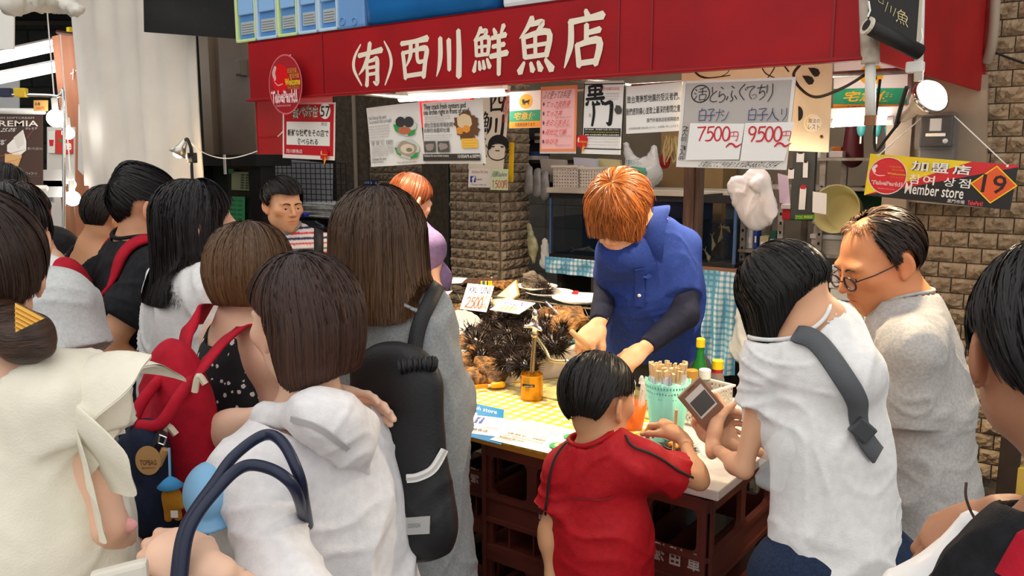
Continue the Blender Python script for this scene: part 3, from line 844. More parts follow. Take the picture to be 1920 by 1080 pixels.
fl=struct(MB().box((-9,-4,-.12),(7,12,0)).build('floor',M_PAVE))
tile=MB().box((-.145,-.145,0),(.145,.145,.006)).mesh('floor_tile',bevel=.003)
for i in range(-7,4):
 for j in range(0,9):
  link('tile',tile,M_PAVE2,fl,(i*.3-.1,.5+j*.3,0.0))
def brick_meshes(w,h,d=.018,n=6,seed=3):
 out=[];rg=np.random.default_rng(seed)
 for k in range(n):
  nx,nz=7,5;X=np.linspace(-w/2,w/2,nx);Z=np.linspace(-h/2,h/2,nz)
  G=np.zeros((nx,nz,3))
  tilt=rg.normal(0,.0025,2)
  for i,x in enumerate(X):
   for j,z in enumerate(Z):
    e=(i in(0,nx-1))or(j in(0,nz-1))
    y=-d*(.30+.25*rg.random()if e else .45+.95*rg.random())+(0 if e else tilt[0]*x/w+tilt[1]*z/h)
    G[i,j]=(x+(0 if e else rg.normal(0,w*.03)),y,z+(0 if e else rg.normal(0,h*.04)))
  mb=MB();mb.grid(G)
  b=[G[0,j]for j in range(nz)]+[G[i,-1]for i in range(1,nx)]+[G[-1,j]for j in range(nz-2,-1,-1)]+[G[i,0]for i in range(nx-2,0,-1)]
  m=len(b);mb._add(b+[np.array([p[0],0.0,p[2]])for p in b],[(i,(i+1)%m,m+(i+1)%m,m+i)for i in range(m)])
  out.append(mb.mesh('brick',fix=True))
 return out
BW,BH=.086,.0535
BR=brick_meshes(BW-.004,BH-.004)
BRH=brick_meshes(BW/2-.004,BH-.004,seed=8,n=3)
def brick_face(parent,ax,u0,u1,fixed,z0,z1,m,seed=0):
 """ax 's': face looks to the lane, runs along A at n=fixed; ax 'n': face looks along +A, runs along N at s=fixed"""
 rg=random.Random(seed);base=world_base(parent)
 rz=math.atan2(A[1],A[0])if ax=='s' else math.atan2(N[1],N[0])
 row=0;z=z0
 while z<z1:
  u=u0-(BW/2 if row%2 else 0)
  while u<u1-.004:
   a,b=max(u,u0),min(u+BW,u1)
   if b-a>.012:
    full=(b-a)>BW*.75
    me=rg.choice(BR if full else BRH);c=(a+b)/2
    p=S(c,fixed,z+BH/2)if ax=='s' else S(fixed,c,z+BH/2)
    o=bpy.data.objects.new('brick',me);COL.objects.link(o);o.parent=parent
    if len(me.materials)==0:me.materials.append(m)
    o.location=p-base;o.rotation_euler=(0,0,rz);o.scale=((b-a)/(BW if full else BW/2),1+rg.uniform(-.15,.25),1)
   u+=BW
  z+=BH;row+=1
s_r0=sn(Pn(1684,500,3.2))[0]
wr=struct(MB().sbox(s_r0,s_r0+2.6,3.205,3.7,0,3.4).build('wall_right',M_MORT))
brick_face(wr,'s',s_r0+.002,s_r0+.56,3.205,.62,2.50,M_BRICK,1)
# left pillar of the stall with split stone on two faces
wp=struct(MB().sbox(-3.09,-2.735,3.60,3.86,0,3.2).build('wall_pillar',M_MORT))
for me_ in():pass
BR=brick_meshes(BW-.004,BH-.004,seed=21);BRH=brick_meshes(BW/2-.004,BH-.004,seed=28,n=3)
brick_face(wp,'s',-3.088,-2.737,3.60,.85,2.12,M_BRICK2,2)
brick_face(wp,'n',3.602,3.858,-2.735,.85,2.12,M_BRICK2,3)
wb0=struct(MB().sbox(-4.55,-3.72,4.05,4.3,0,3.2).build('wall_rear',M_MORT))
brick_face(wb0,'s',-4.2,-3.72,4.05,1.1,2.05,M_BRICK2,4)
# back wall of the stall, side and dark doorway behind
struct(MB().sbox(-3.9,.6,4.55,4.7,0,3.2).build('wall_back',M_CREAM))
struct(MB().sbox(-6.2,-3.6,5.2,5.3,0,3.2).build('wall_doorway',M_DARK))
struct(MB().sbox(-.12,-.02,3.7,4.6,0,3.2).build('wall_side',M_CREAM))
# facade above the awnings
struct(MB().sbox(-4.6,2.6,3.22,3.32,2.52,5.5).build('wall_facade',M_PLASTER))
# left neighbour: taupe steel columns and dark glass door
zb=Pn(430,290,2.9)[2];zc=Pn(430,311,2.9)[2]
c0=sn(Pn(379,200,2.95))[0];c1=sn(Pn(476,200,2.95))[0];cm=sn(Pn(396,200,2.95))[0];cn=sn(Pn(421,200,2.95))[0]
struct(MB().sbox(c0,cm,2.95,3.15,zb,3.4).build('trim_1',M_TAUPE2))
struct(MB().sbox(cm,cn,2.99,3.15,zb,3.4).build('trim_2',M_TAUPE))
struct(MB().sbox(cn,c1+.03,2.93,3.15,zb,3.4).build('trim_3',M_TAUPE))
jb=thing('junction_box','small grey metal junction box fixed high on the taupe column','junction box',Pn(455,145,2.92))
MB().box((-.028,-.03,-.045),(.028,.012,.045),(A,N,UP),Pn(455,127,2.92)).build('case',mat('jbox','#6b6055',.5),jb,bevel=.004)
MB().box((-.022,-.036,-.038),(.022,-.028,.038),(A,N,UP),Pn(455,127,2.92)).build('lid',mat('jbox','#6b6055',.5),jb,bevel=.003)
struct(MB().sbox(c0,c1+.12,2.86,3.1,zc,zb).build('trim_4',M_BLACK))
gl=mat('door_glass','#3c4a42',0.08,spec=.7,col2='#2c3530',scale=2)
d1=struct(MB().sbox(c0,c1+.02,3.0,3.03,.1,zc).build('door_1',gl))
MB().sbox(c1-.01,c1+.1,2.9,3.0,0,zc).build('door_frame',M_BLACK,d1)
MB().sbox(c0-.05,c0,2.9,3.0,0,zc).build('door_frame',M_BLACK,d1)
# far end of the lane on the left
struct(MB().box((-9,9.2,0),(-1.5,9.4,4.5)).build('wall_far',mat('far_block','#3a3d3c',.8,col2='#2b2d2d',scale=5)))
wf=bpy.data.objects['wall_far']
blk=MB().box((-.19,-.012,-.09),(.19,0,.09)).mesh('block',bevel=.004)
for r in range(16):
 for k in range(6):
  link('block',blk,mat('far_block_face','#4b4f4d',.75,col2='#3b3f3e',scale=8),wf,(-6.2+k*.4+(.2 if r%2 else 0),9.2,.6+r*.2))
struct(MB().box((-6.5,-1.0,0),(-6.3,9.4,4.5)).build('wall_left',mat('left_shop','#8e8a82',.8,col2='#5a5650',scale=2)))
# roof over the left shops
rf=struct(MB().box((-6.5,4.2,3.15),(-2.0,9.3,3.25)).build('ceiling',mat('roof_cloth','#a39d92',.8,col2='#807a70',scale=1.5)))
for i,y in enumerate((4.9,5.8,6.9,8.0)):
 MB().box((-6.4,y,3.02),(-2.0,y+.11,3.15)).build('beam',mat('beam_wood','#a77b4d',.7,col2='#7d5932',scale=8,stretch=(1,8,8))if i%2==0 else M_BLACK,rf)

 # --- awning with its lettering
def rp(x0,y0,x1,y1,n):
 ym=(y0+y1)/2;xm=(x0+x1)/2
 return sn(Pn(x0,ym,n))[0],sn(Pn(x1,ym,n))[0],Pn(xm,y1,n)[2],Pn(xm,y0,n)[2]
INK=pure('#161414',.7);REDI=pure('#c8202e',.6);BLUI=pure('#20306e',.6);WHT=pure('#f2f0ea',.6);YEL=pure('#f0d21c',.5)
ORG=pure('#e8821e',.55);GRN=pure('#119a74',.55);GREY=pure('#77757a',.7);LGREY=pure('#b9b5b0',.7)
PAPER=mat('paper','#efe9e0',.45,col2='#e4ddd2',scale=5)
LAM=mat('laminated_paper','#f1eee8',.18,col2='#e6e1da',scale=4)
M_RED=mat('awning_vinyl','#a40b16',.5,col2='#900812',scale=5,bump=.05,bscale=15,spec=.3)
M_CREAML=pure('#e9dcc8',.55)
ZA0,ZA1=1.944,2.158;SA0,SA1=-2.713,-.507
aw=thing('awning','long red vinyl awning with cream painted shop name above the stall','awning',S((SA0+SA1)/2,2.0,ZA0))
fv=Panel('front_valance',None,None,S(SA0,2.0,ZA1),S(SA1,2.0,ZA1),S(SA0,2.0,ZA0),M_RED,thick=.012,parent=aw)
for ch,x0,y0,x1,y1 in(('(',655,86,684,160),('有',670,82,720,160),(')',716,78,741,158),('西',750,74,806,147),('川',818,62,869,143),('鮮',889,54,952,138),('魚',972,37,1040,133),('店',1060,24,1134,124)):
 fv.K(GL[ch],x0,y0,x1,y1,M_CREAML,wk=1.42 if ch not in '()' else .55)
M_SEAM=mat('awning_seam','#860b16',.5)
for x in(605,1160,1222,1560):
 a=fv.uv(x,100)[0];fv.rect('seam',a-.0012,0,a+.0012,1,M_SEAM)
fv.rect('hem',0,.965,1,.975,M_SEAM)
MB().sbox(SA0-.012,SA1+.012,1.985,2.02,ZA0-.004,ZA0+.004).build('hem_rail',M_RED,aw,bevel=.003)
# sloping canvas to the building, right side and left side
def slope(n):return ZA1+max(n-2.45,0)*.45
mb=MB()
for a_,b_ in((2.0,2.45),(2.45,3.2)):
 mb.hexa([S(SA0,a_,slope(a_)-.006),S(SA1+(a_-2)*.067,a_,slope(a_)-.006),S(SA1+(b_-2)*.067,b_,slope(b_)-.006),S(SA0,b_,slope(b_)-.006),S(SA0,a_,slope(a_)),S(SA1+(a_-2)*.067,a_,slope(a_)),S(SA1+(b_-2)*.067,b_,slope(b_)),S(SA0,b_,slope(b_))])
mb.build('roof_canvas',M_RED,aw)
mb=MB();q=[S(SA1+.01,2.01,ZA0),S(SA1+.09,3.2,ZA0),S(SA1+.098,3.2,ZA0),S(SA1+.018,2.01,ZA0)]
mb.hexa(q+[p+UP*(slope(sn(p)[1])-ZA0)for p in q]);mb.build('side_valance',M_RED,aw)
zf=Pn(500,290,2.25)[2]
mb=MB();mb.hexa([S(SA0,2.02,zf),S(SA0+.01,2.02,zf),S(SA0+.01,2.4,zf),S(SA0,2.4,zf),S(SA0,2.02,ZA1),S(SA0+.01,2.02,ZA1),S(SA0+.01,2.4,slope(2.4)),S(SA0,2.4,slope(2.4))])
mb.build('side_flap',M_RED,aw)
MB().sbox(SA0,sn(Pn(884,200,2.94))[0],2.93,2.95,1.87,2.05).build('inner_valance',M_RED,aw)
for n_ in(2.06,2.95):
 MB().tube([S(SA0+.02,n_,ZA0+.06),S(SA1-.02,n_,ZA0+.06)],.011,8).build('frame_pipe',M_STEEL,aw,smooth=True)
for s_ in(SA0+.03,-1.6):
 MB().tube([S(s_,2.03,ZA0+.06),S(s_,3.15,ZA0+.06)],.011,8).build('frame_pipe',M_STEEL,aw,smooth=True)

 # --- boxes standing on the awning
M_TRAY=mat('blue_tray','#5f95cf',.3,col2='#4a82c0',scale=6,spec=.5);M_TRAYR=mat('tray_rim','#b7cfe0',.3);M_TRAYG=mat('tray_rim_green','#c9dc9a',.3)
tx=[440,478,518,556,594,668]
for i in range(5):
 s0=sn(Pn(tx[i],40,2.0))[0];s1=sn(Pn(tx[i+1],40,2.0))[0]if i<4 else sn(Pn(632,40,2.0))[0]
 z0=ZA1+.002;lab=['leftmost translucent blue crate with pale green rim on the awning','second translucent blue crate from the left on the awning','third translucent blue crate with green rim and barcode sticker on the awning','fourth translucent blue crate from the left on the awning','fifth translucent blue crate next to the big blue tub on the awning'][i]
 t=thing('plastic_crate',lab,'crate',S((s0+s1)/2,2.1,z0),'blue crates stood on edge on the awning')
 g=.006;d0,d1=2.0,2.34;h=.30;tr=M_TRAYG if i in(0,2)else M_TRAYR
 mb=MB()
 mb.sbox(s0+.003,s1-.003,d0+.012,d1,z0+.008,z0+h);mb.build('body',M_TRAY,t,bevel=.006)
 mb=MB();mb.sbox(s0,s0+.014,d0,d0+.03,z0,z0+h);mb.sbox(s1-.008,s1,d0,d0+.03,z0,z0+h);mb.sbox(s0,s1,d0,d0+.03,z0,z0+.012);mb.build('rim',tr,t,bevel=.004)
 MB().sbox(s0+.02,s1-.014,d0+.002,d0+.014,z0+.10,z0+.20).build('hand_recess',mat('tray_recess','#8db9e8',.3),t,bevel=.004)
 st=MB().sbox(s0+.024,s1-.018,d0+.009,d0+.0115,z0+.03,z0+.075).build('sticker',mat('old_sticker','#a9b3b4',.6),t)
 for r_ in range(4):MB().sbox(s0+.028,s1-.022-.004*(r_%2),d0+.0085,d0+.0092,z0+.036+r_*.009,z0+.039+r_*.009).build('print_line',GREY,st)
t=thing('storage_box','pale blue plastic box with moulded rings beside the blue tub','box',S(0,0,0)+Pn(650,70,2.02))
s0=sn(Pn(628,40,2.0))[0];s1=sn(Pn(680,40,2.0))[0]
MB().sbox(s0,s1,2.01,2.3,ZA1+.002,ZA1+.34).build('body',mat('pale_blue_box','#6e9bd0',.35),t,bevel=.01)
for x in(642,664):
 c=Pn(x,40,2.008);mb=MB();mb.tube([c+A*.012*math.cos(a)+UP*.012*math.sin(a)for a in np.linspace(0,2*math.pi,18,False)],.0015,5,closed=True);mb.build('ring',mat('pale_blue_box','#6e9bd0',.35),t)
t=thing('plastic_tub','large deep blue plastic tub resting on top of the awning','tub',S(sn(Pn(800,30,2.0))[0],2.2,ZA1))
s0=sn(Pn(678,40,2.0))[0];s1=sn(Pn(928,20,2.0))[0]
mb=MB();G=[]
def rrect(s0,s1,n0,n1,r,z,k=5):
 pts=[]
 for cx,cy,a in((s1-r,n1-r,0),(s0+r,n1-r,90),(s0+r,n0+r,180),(s1-r,n0+r,270)):
  for i in range(k):q=math.radians(a+90*i/(k-1));pts.append(S(cx+r*math.cos(q),cy+r*math.sin(q),z))
 return pts
lv=[(.02,.04,0.0),(.004,.05,.012),(0,.06,.05),(-.03,.07,.30),(-.05,.075,.31),(-.045,.07,.325)]
rings=[rrect(s0+e,s1-e,1.99+max(e,-.02),2.42-e,r,ZA1+.002+z)for e,r,z in lv]
G=np.array([r+[r[0]]for r in rings]);mb.grid(G);mb._add(rings[0],[tuple(range(len(rings[0])))])
mb.build('shell',mat('blue_tub','#1668ad',.3,col2='#125a98',scale=3),t,smooth=True)
MB().sbox(s0+.08,s1-.08,1.984,1.995,ZA1+.15,ZA1+.17).build('grip_ridge',mat('blue_tub','#1668ad',.3),t,bevel=.003)
t=thing('foam_box','white foam box on the awning right of the blue tub','box',S(sn(Pn(985,5,2.0))[0],2.2,ZA1))
s0=sn(Pn(938,5,2.0))[0];MB().sbox(s0,s0+.22,2.01,2.36,ZA1+.002,ZA1+.2).build('body',mat('foam_white','#e4e4e4',.6,bump=.1,bscale=200),t,bevel=.012)
MB().sbox(s0-.006,s0+.226,2.004,2.366,ZA1+.2,ZA1+.23).build('lid',mat('foam_white','#e4e4e4',.6),t,bevel=.008)

# --- signs hung under the awning
NS=2.05
def tabe(p,x0,y0,x1,y1,clear=False):
 """the round food-hall emblem inside a pixel box of panel p"""
 f=lambda a,b:(x0+(x1-x0)*a,y0+(y1-y0)*b)
 def dsc(name,a,b,r,m):
  c=p.uv(*f(a,b));e=p.uv(*f(a+r,b));g_=p.uv(*f(a,b+r));p.disc(name,c[0],c[1],e[0]-c[0],m,ry=g_[1]-c[1])
 if not clear:
  dsc('emblem_rim',.5,.5,.5,pure('#f0d8d0',.4));dsc('emblem_disc',.5,.5,.475,pure('#c4161f',.4));dsc('emblem_ring',.5,.5,.44,pure('#d8202a',.4))
 else:
  dsc('emblem_rim',.5,.5,.5,pure('#cf6a70',.15));dsc('emblem_disc',.5,.5,.475,pure('#a3242c',.12))
 dsc('ball',.36,.40,.24,pure('#d5121a',.25))
 w=pure('#f7efe9',.4)if not clear else pure('#d9a9aa',.3)
 p.K([[(30,5,20),(12,35,26),(22,62,20),(14,70,8)],[(18,78,5),(50,96,6),(92,90,5)]],*f(.12,.20),*f(.46,.52),w)
 p.T('欢迎光临',*f(.56,.23),*f(.84,.30),pure('#d8a032',.5));p.T('歓迎光臨',*f(.63,.32),*f(.91,.385),pure('#d8a032',.5))
 p.T('Welcome',*f(.50,.405),*f(.95,.50),YEL,bold=.02);p.T('어서 오십시오',*f(.58,.52),*f(.93,.575),pure('#d8a032',.5))
 p.T('TabePark!!',*f(.10,.60),*f(.88,.80),pure('#f3e4e2',.4),bold=.05);p.T('TabePark!!',*f(.10,.60),*f(.88,.80),pure('#cf2a38',.4),bold=-.012)
 p.T('TabePark food street',*f(.25,.835),*f(.68,.86),w)
 # round clear plate in front of the valance
c=Pn(535,158,1.96);rx=.068
t=thing('round_sign','round clear acrylic sign with red emblem hung before the awning','sign',c-UP*.09)
pl=Panel('plate',None,None,c-A*rx+UP*.094,c+A*rx+UP*.094,c-A*rx-UP*.094,mat('clear_backing','#a3242c',.1),thick=.0005,parent=t)
pl.o.data.clear_geometry()
mb=MB();mb.prism([(rx*math.cos(a),.094*math.sin(a))for a in np.linspace(0,2*math.pi,40,False)],.003,(A,N,UP),c)
o=mb.build('disc_edge',mat('acrylic','#c98088',.08,trans=.5,spec=.6),t,bevel=0)
tabe(pl,503,102,567,215,clear=True)
MB().tube([c+UP*.094,c+UP*.105+N*.03],.0012,5).build('cord',WHT,t)
# number 57 sign
p=panel_px('snack_sign','red and white sign with number 57 hung at the awning left end','sign',NS,(530,193),(628,192),(530,296),pure('#efe2dc',.25),thick=.003)
p.B('red_field',533,196,625,293,pure('#c5202c',.35))
p.T('食べ歩き',547,197,597,223,WHT,bold=.05);p.T('食べ歩き',547,197,597,223,pure('#2d6a35',.5),bold=.0)
a=p.uv(610,208);p.disc('number_disc',a[0],a[1],.10,WHT);p.T('57',602,199,619,219,INK,bold=.01)
p.B('white_field',538,228,619,274,pure('#f1efe8',.3));p.T('商店',603,229,614,236,BLUI)
p.T('新鮮な牡蠣をその店で',540,242,617,257,INK,bold=.015);p.T('食べられる',558,259,597,272,INK,bold=.015);p.T('西川鮮魚店',538,279,568,288,WHT)
def charm(x,y,n,sc=1.0,label='',lab2=''):
 c=Pn(x,y,n);t=thing('emblem_charm',label,'tag',c)
 pts=[(0,0),(.016,.014),(.022,.034),(.012,.046),(-.008,.046),(-.018,.036),(-.014,.016)]
 MB().prism([(a*sc,b*sc)for a,b in pts],.003,(A,N,UP),c).build('tag_body',pure('#cf2226',.3),t)
 MB().prism([(a*sc,b*sc)for a,b in((0,-.012),(.016,.014),(.006,.018))],.0025,(A,N,UP),c-N*.001).build('tail',pure('#e2a63a',.3),t)
 P=Panel('mark',None,None,c+(-A*.016+UP*.044)*sc-N*.001,c+(A*.02+UP*.044)*sc-N*.001,c+(-A*.016+UP*.01)*sc-N*.001,pure('#cf2226',.3),thick=.0005,parent=t)
 P.strokes([[(20,10,18),(10,45,24),(30,60,10)]],.1,.1,.6,.9,pure('#f3d5c8'));P.text('Welcome',.35,.45,.98,.65,YEL)
charm(607,303,NS-.012,1.0,'small red and gold teardrop tag under the number 57 sign')
# English oyster posters
p=panel_px('oyster_poster','white laminated poster with oyster pictures hung left of centre','poster',NS,(687,203),(786,191),(698,313),LAM,thick=.0012,curl=.012)
def lines(p,x0,y0,x1,dy,n,m,seed=0,sl=0.0,cjk=False,h=3.2):
 rg=random.Random(seed);W_=['fresh','oysters','that','were','caught','this','morning','taste','of','the','sea','you','can','eat','here','with','lemon','and','soy']
 K_='新鮮海胆牡蠣在您面前現場剖開美味可口請品嘗日本大阪黒門市場'
 for i in range(n):
  s_=''.join(rg.choice(K_)for _ in range(16))if cjk else ' '.join(rg.choice(W_)for _ in range(8))
  e=x1-(rg.random()*.3 if i==n-1 else rg.random()*.06)*(x1-x0)
  p.T(s_,x0,y0+dy*i,e,y0+dy*i+h,m)
p.T('Fresh! Delicious! High quality!',692,219,728,224,GREY);p.T('You can taste fish that is just caught!',692,226,738,231,GREY)
lines(p,693,235,735,5.2,6,LGREY,1)
p.T('新鮮！美味！安心！現場現吃！',698,265,742,271,GREY);lines(p,699,274,743,5.4,4,LGREY,2,cjk=True)
p.T('Nishikawa fish store',701,296,729,300,INK);p.T('limited company',701,302,724,306,INK)
def shell_pic(p,cx,cy,rx,ry,kind):
 def pol(name,pts,m):p.poly(name,[p.uv(cx+rx*a,cy+ry*b)for a,b in pts],m,h=p.lay()+.0012)
 circ=[(math.cos(t),math.sin(t))for t in np.linspace(0,2*math.pi,22,False)]
 pol('picture',[(a,b*(.9+.1*math.sin(5*a)))for a,b in circ],pure('#c9cfc6'));pol('leaf',[(-1,-.1),(-.4,-.2),(-.5,.7),(-.8,.5)],pure('#2f9a4c'));pol('leaf',[(.2,.6),(.9,.3),(.8,.8),(.3,.95)],pure('#2f9a4c'))
 if kind==0:
  for x in(-.35,.35):pol('shell',[(x+.42*a,-.35+.5*b)for a,b in circ],pure('#3a3634'))
  pol('flesh',[(.55*a,.45+.35*b)for a,b in circ],pure('#c06a48'))
 else:
  pol('shell',[(.8*a,.7*b+.1*math.sin(4*a))for a,b in circ],pure('#a99a88'));pol('flesh',[(.55*a+.05,.45*b)for a,b in circ],pure('#dccdb4'));pol('flesh',[(.25*a+.2,.2*b+.1)for a,b in circ],pure('#8d7d6c'))
shell_pic(p,763,236,21,20,0);shell_pic(p,767,279,22,20,1);p.T('Nama gaki Japanese oyster',750,303,784,306,GREY)
p=panel_px('urchin_poster','white poster about cracking oysters and sea urchin with urchin photograph','poster',NS+.01,(791,193),(905,186),(797,307),LAM,thick=.0012,curl=.008)
p.T('They crack fresh oysters and',795,196,875,205,INK,bold=.01);p.T('sea urchin right in front of you!',795,206,881,215,INK,bold=.01)
lines(p,797,217,848,4.5,3,LGREY,3);p.T('請在您面前現場剖開',796,231,852,238,INK);p.T('新鮮的海膽和牡蠣',796,241,846,248,INK);lines(p,797,252,850,4.6,3,LGREY,4)
def blob(p,name,cx,cy,rx,ry,m,n=20,rough=.2,seed=1):
 rg=random.Random(seed);p.poly(name,[p.uv(cx+rx*math.cos(t)*(1+rough*(rg.random()-.5)),cy+ry*math.sin(t)*(1+rough*(rg.random()-.5)))for t in np.linspace(0,2*math.pi,n,False)],m,h=p.lay()+.0012)
blob(p,'picture',878,238,22,28,pure('#6a4524'),34,.5);blob(p,'picture',874,228,14,15,pure('#e2c9a0'),16,.2);blob(p,'picture',866,245,7,7,pure('#e39136'),12,.3,2);blob(p,'picture',878,242,7,7,pure('#e8983c'),12,.3,3)
p.B('yellow_box',868,260,898,277,pure('#f0c24a'));lines(p,870,262,896,5,3,ORG,5,h=2.6)
for x in(798,824):p.B('picture',x,265,x+23,285,pure('#57524e'));blob(p,'picture',x+11,275,9,7,pure('#9a8f84'),9,.6,x)
p.B('footer',797,289,903,301,pure('#3a322c'));p.T('Nishikawa fish store limited company',799,290,846,295,WHT);p.T('10:00AM-6:00PM',862,290,902,296,WHT)
# brush-lettered banner and small notices on the pillar
p=panel_px('shop_banner','cream banner with black brush lettering and puffer fish drawing on pillar','banner',3.52,(890,163),(957,161),(878,316),mat('banner_cloth','#e8dfcb',.7,col2='#ddd2bb',scale=6),thick=.003)
p.K(GL['西'],919,168,947,210,INK,wk=1.4);p.K(GL['川'],916,216,946,254,INK,wk=1.4)
p.K(GL['魚'],905,210,916,248,INK,wk=1.3);p.T('河豚料理',947,165,955,230,REDI,rot=0);p.K(GL['ふ'],904,258,914,280,INK,wk=1.5);p.K(GL['ぐ'],900,286,912,310,INK,wk=1.5)
p.K([loop(50,60,44,34,4),[(10,48,16),(20,18,26),(50,8,30),(80,20,26),(92,46,14)],[(22,40,5),(34,40,5)],[(62,40,5),(74,40,5)],[(40,56,4),(58,56,4)],[(88,60,8),(102,50,3)]],915,256,953,304,INK)
p=panel_px('notice_card','small white card with blue square logo below the banner','card',3.5,(879,316),(920,316),(878,351),PAPER,thick=.002)
p.T('Nishikawa Fish Store',885,319,915,325,pure('#b06a62'));p.B('logo_square',882,330,892,342,pure('#2c4a9a'));p.T('f',885,331,891,342,WHT,bold=.03);p.T('facebook',893,334,904,338,BLUI);p.T('Please visit us',884,344,912,348,GREY)
p=panel_px('price_card','pale green card reading 1500 yen below the banner','price card',3.49,(920,317),(953,317),(919,356),pure('#cfe0b4',.5),thick=.002)
p.T('河豚Sashimi',923,321,951,332,BLUI,shear=.1)
for i,ch in enumerate('1500円'):p.K(GL[ch],922+i*5.8,338,927.5+i*5.8,353,pure('#cf3a28'),wk=1.2)
panel_px('yellow_strip','narrow yellow paper strip behind the banner on the pillar','paper strip',3.57,(955,267),(964,267),(953,341),pure('#f2c81e',.5),thick=.002)
# parcel delivery sign, small one
def parcel(p,x0,y0,x1,y1,tilt=0):
 f=lambda a,b:(x0+(x1-x0)*a,y0+(y1-y0)*b+tilt*a)
 c=p.uv(*f(.5,.25));e=p.uv(*f(.5,.45));p.disc('emblem_disc',c[0],c[1],(e[1]-c[1])*1.15*np.linalg.norm(p.ey)/np.linalg.norm(p.ex),pure('#efb21c',.4),ry=e[1]-c[1])
 cat=[(-.6,.05),(-.62,-.4),(-.45,-.25),(-.28,-.42),(-.22,-.05),(.1,-.1),(.45,-.15),(.6,-.3),(.66,-.05),(.5,.15),(.55,.5),(.42,.5),(.35,.22),(-.05,.25),(-.1,.55),(-.22,.55),(-.25,.25),(-.45,.5),(-.55,.45),(-.5,.2)]
 w=(e[1]-c[1])*.95;p.poly('emblem',[(c[0]+a*w*np.linalg.norm(p.ey)/np.linalg.norm(p.ex)*1.1,c[1]+b*w)for a,b in cat],INK)
 p.rect('green_band',0,.52,1,.82,GRN);p.rect('orange_band',0,.82,1,.985,pure('#f0a01e',.45))
 p.text('宅急便',.15,.565,.85,.77,pure('#f0b41e',.45),bold=.02,shear=.08);p.text('全国発送承ります',.18,.85,.82,.955,INK)
p=panel_px('parcel_sign','small parcel service sign with black cat emblem beside pink menu','sign',2.92,(956,173),(1016,169),(955,241),pure('#ebe9e6',.35),thick=.006)
parcel(p,956,173,1016,241)
# pink menu
p=panel_px('pink_menu','pink handwritten menu with orange border hung under the awning','menu',NS,(1014,163),(1082,159),(1012,288),mat('menu_sleeve','#cfc6c2',.15),thick=.002)
p.B('orange_border',1015,163,1080,284,pure('#f08a56',.35));p.B('pink_sheet',1017,170,1076,279,pure('#f3b7b2',.35))
p.T('ふぐ使ってお料理',1020,171,1070,184,pure('#7d4a52'),shear=.1)
for i,tx_ in enumerate(('てっさ皮刺身','てっさ丼','モミジおろし','花仕立て鍋','ゆびき')):
 y=191+i*17.5;p.T('◆',1018,y,1022,y+9,pure('#5a4a78'));p.T(tx_,1025,y-1,1025+7.5*len(tx_),y+9,pure('#d8474a'),shear=.1);p.T('お問い合わせください',1042,y+9.5,1072,y+13,pure('#b88a90'))
charm(1090,281,NS-.01,.9,'small red teardrop tag between pink menu and black and white poster')
# market poster
p=panel_px('market_poster','white market poster with two bold brush characters and black band','poster',NS-.005,(1097,153),(1170,151),(1091,288),LAM,thick=.0015)
p.K([[(2,2,3),(98,2,3)],[(2,98,3),(98,98,3)],[(2,2,3),(2,98,3)],[(98,2,3),(98,98,3)]],1095,156,1167,283,INK,wk=.6)
p.K(GL['黒'],1100,160,1133,197,INK,wk=1.5);p.K(GL['門'],1110,192,1150,237,INK,wk=1.4);p.T('公式加盟店認証',1126,164,1162,169,pure('#d2563a'));lines(p,1136,174,1162,5,3,LGREY,8,cjk=True,h=3)
blob(p,'picture',1160,205,7,9,pure('#4a4542'),14,.5,5);p.T('▪',1105,213,1109,219,LGREY)
p.B('black_band',1096,240,1164,256,INK);p.T('黒門 商品券、領収書等でお買い求めください',1098,241,1162,245,WHT);p.T('Recommended shopping at associated stores',1098,246,1162,250,YEL);p.T('推薦 在加盟店購物 推薦在加盟店購物',1098,251,1162,255,WHT)
lines(p,1097,259,1163,5.6,4,pure('#a58a86'),9,cjk=True,h=3.2)
p=panel_px('condolence_notice','white notice with two lines of large black characters','notice',NS,(1174,163),(1280,153),(1174,251),LAM,thick=.0015)
p.text('致台灣南部地震的受災者們、',.02,.20,.95,.36,INK,bold=.008);p.text('我們感到痛心並致上最深的慰問之意。',.0,.46,.99,.61,INK,bold=.008);p.text('黒門市場商店街振興組合',.38,.70,.95,.79,INK);p.text('台湾南部地震の被災者の方々に、お見舞い申し上げます。',.05,.87,.95,.92,GREY)
# the big price sign
p=panel_px('fugu_price_sign','large laminated handwritten price sign reading 7500 and 9500 yen','price sign',NS-.02,(1281,152),(1493,144),(1268,313),mat('price_sheet','#b8b0aa',.12,col2='#aea69f',scale=3),thick=.002)
bdr=pure('#e3ddd4',.15)
p.rect('margin',0,0,1,.03,bdr);p.rect('margin',0,.91,1,1,bdr);p.rect('margin',0,0,.03,1,bdr);p.rect('margin',.97,0,1,1,bdr)
cx,cy=p.uv(1314,176);p.K([loop(50,50,48,48,6,20)],1298,160,1330,192,INK,wk=.9);p.K(GL['活'],1303,164,1326,189,INK,wk=.8)
xs=[(1331,'と',162,192,15),(1346,'ら',162,192,16),(1363,'ふ',160,191,20),(1384,'ぐ',157,188,17),(1402,'て',160,187,13),(1410,'っ',168,186,11),(1420,'ち',158,188,17),(1436,'り',156,191,16)]
for x,ch,y0,y1,w in xs:p.K(GL[ch],x,y0,x+w,y1,INK,wk=.85)
for x,ch,w in((1311,'白',14),(1326,'子',16),(1343,'ナ',12),(1354,'シ',13)):p.K(GL[ch],x,203,x+w,228,BLUI,wk=.95)
for x,ch,w in((1404,'白',15),(1421,'子',20),(1441,'入',21),(1464,'り',15)):p.K(GL[ch],x,202,x+w,227,BLUI,wk=.95)
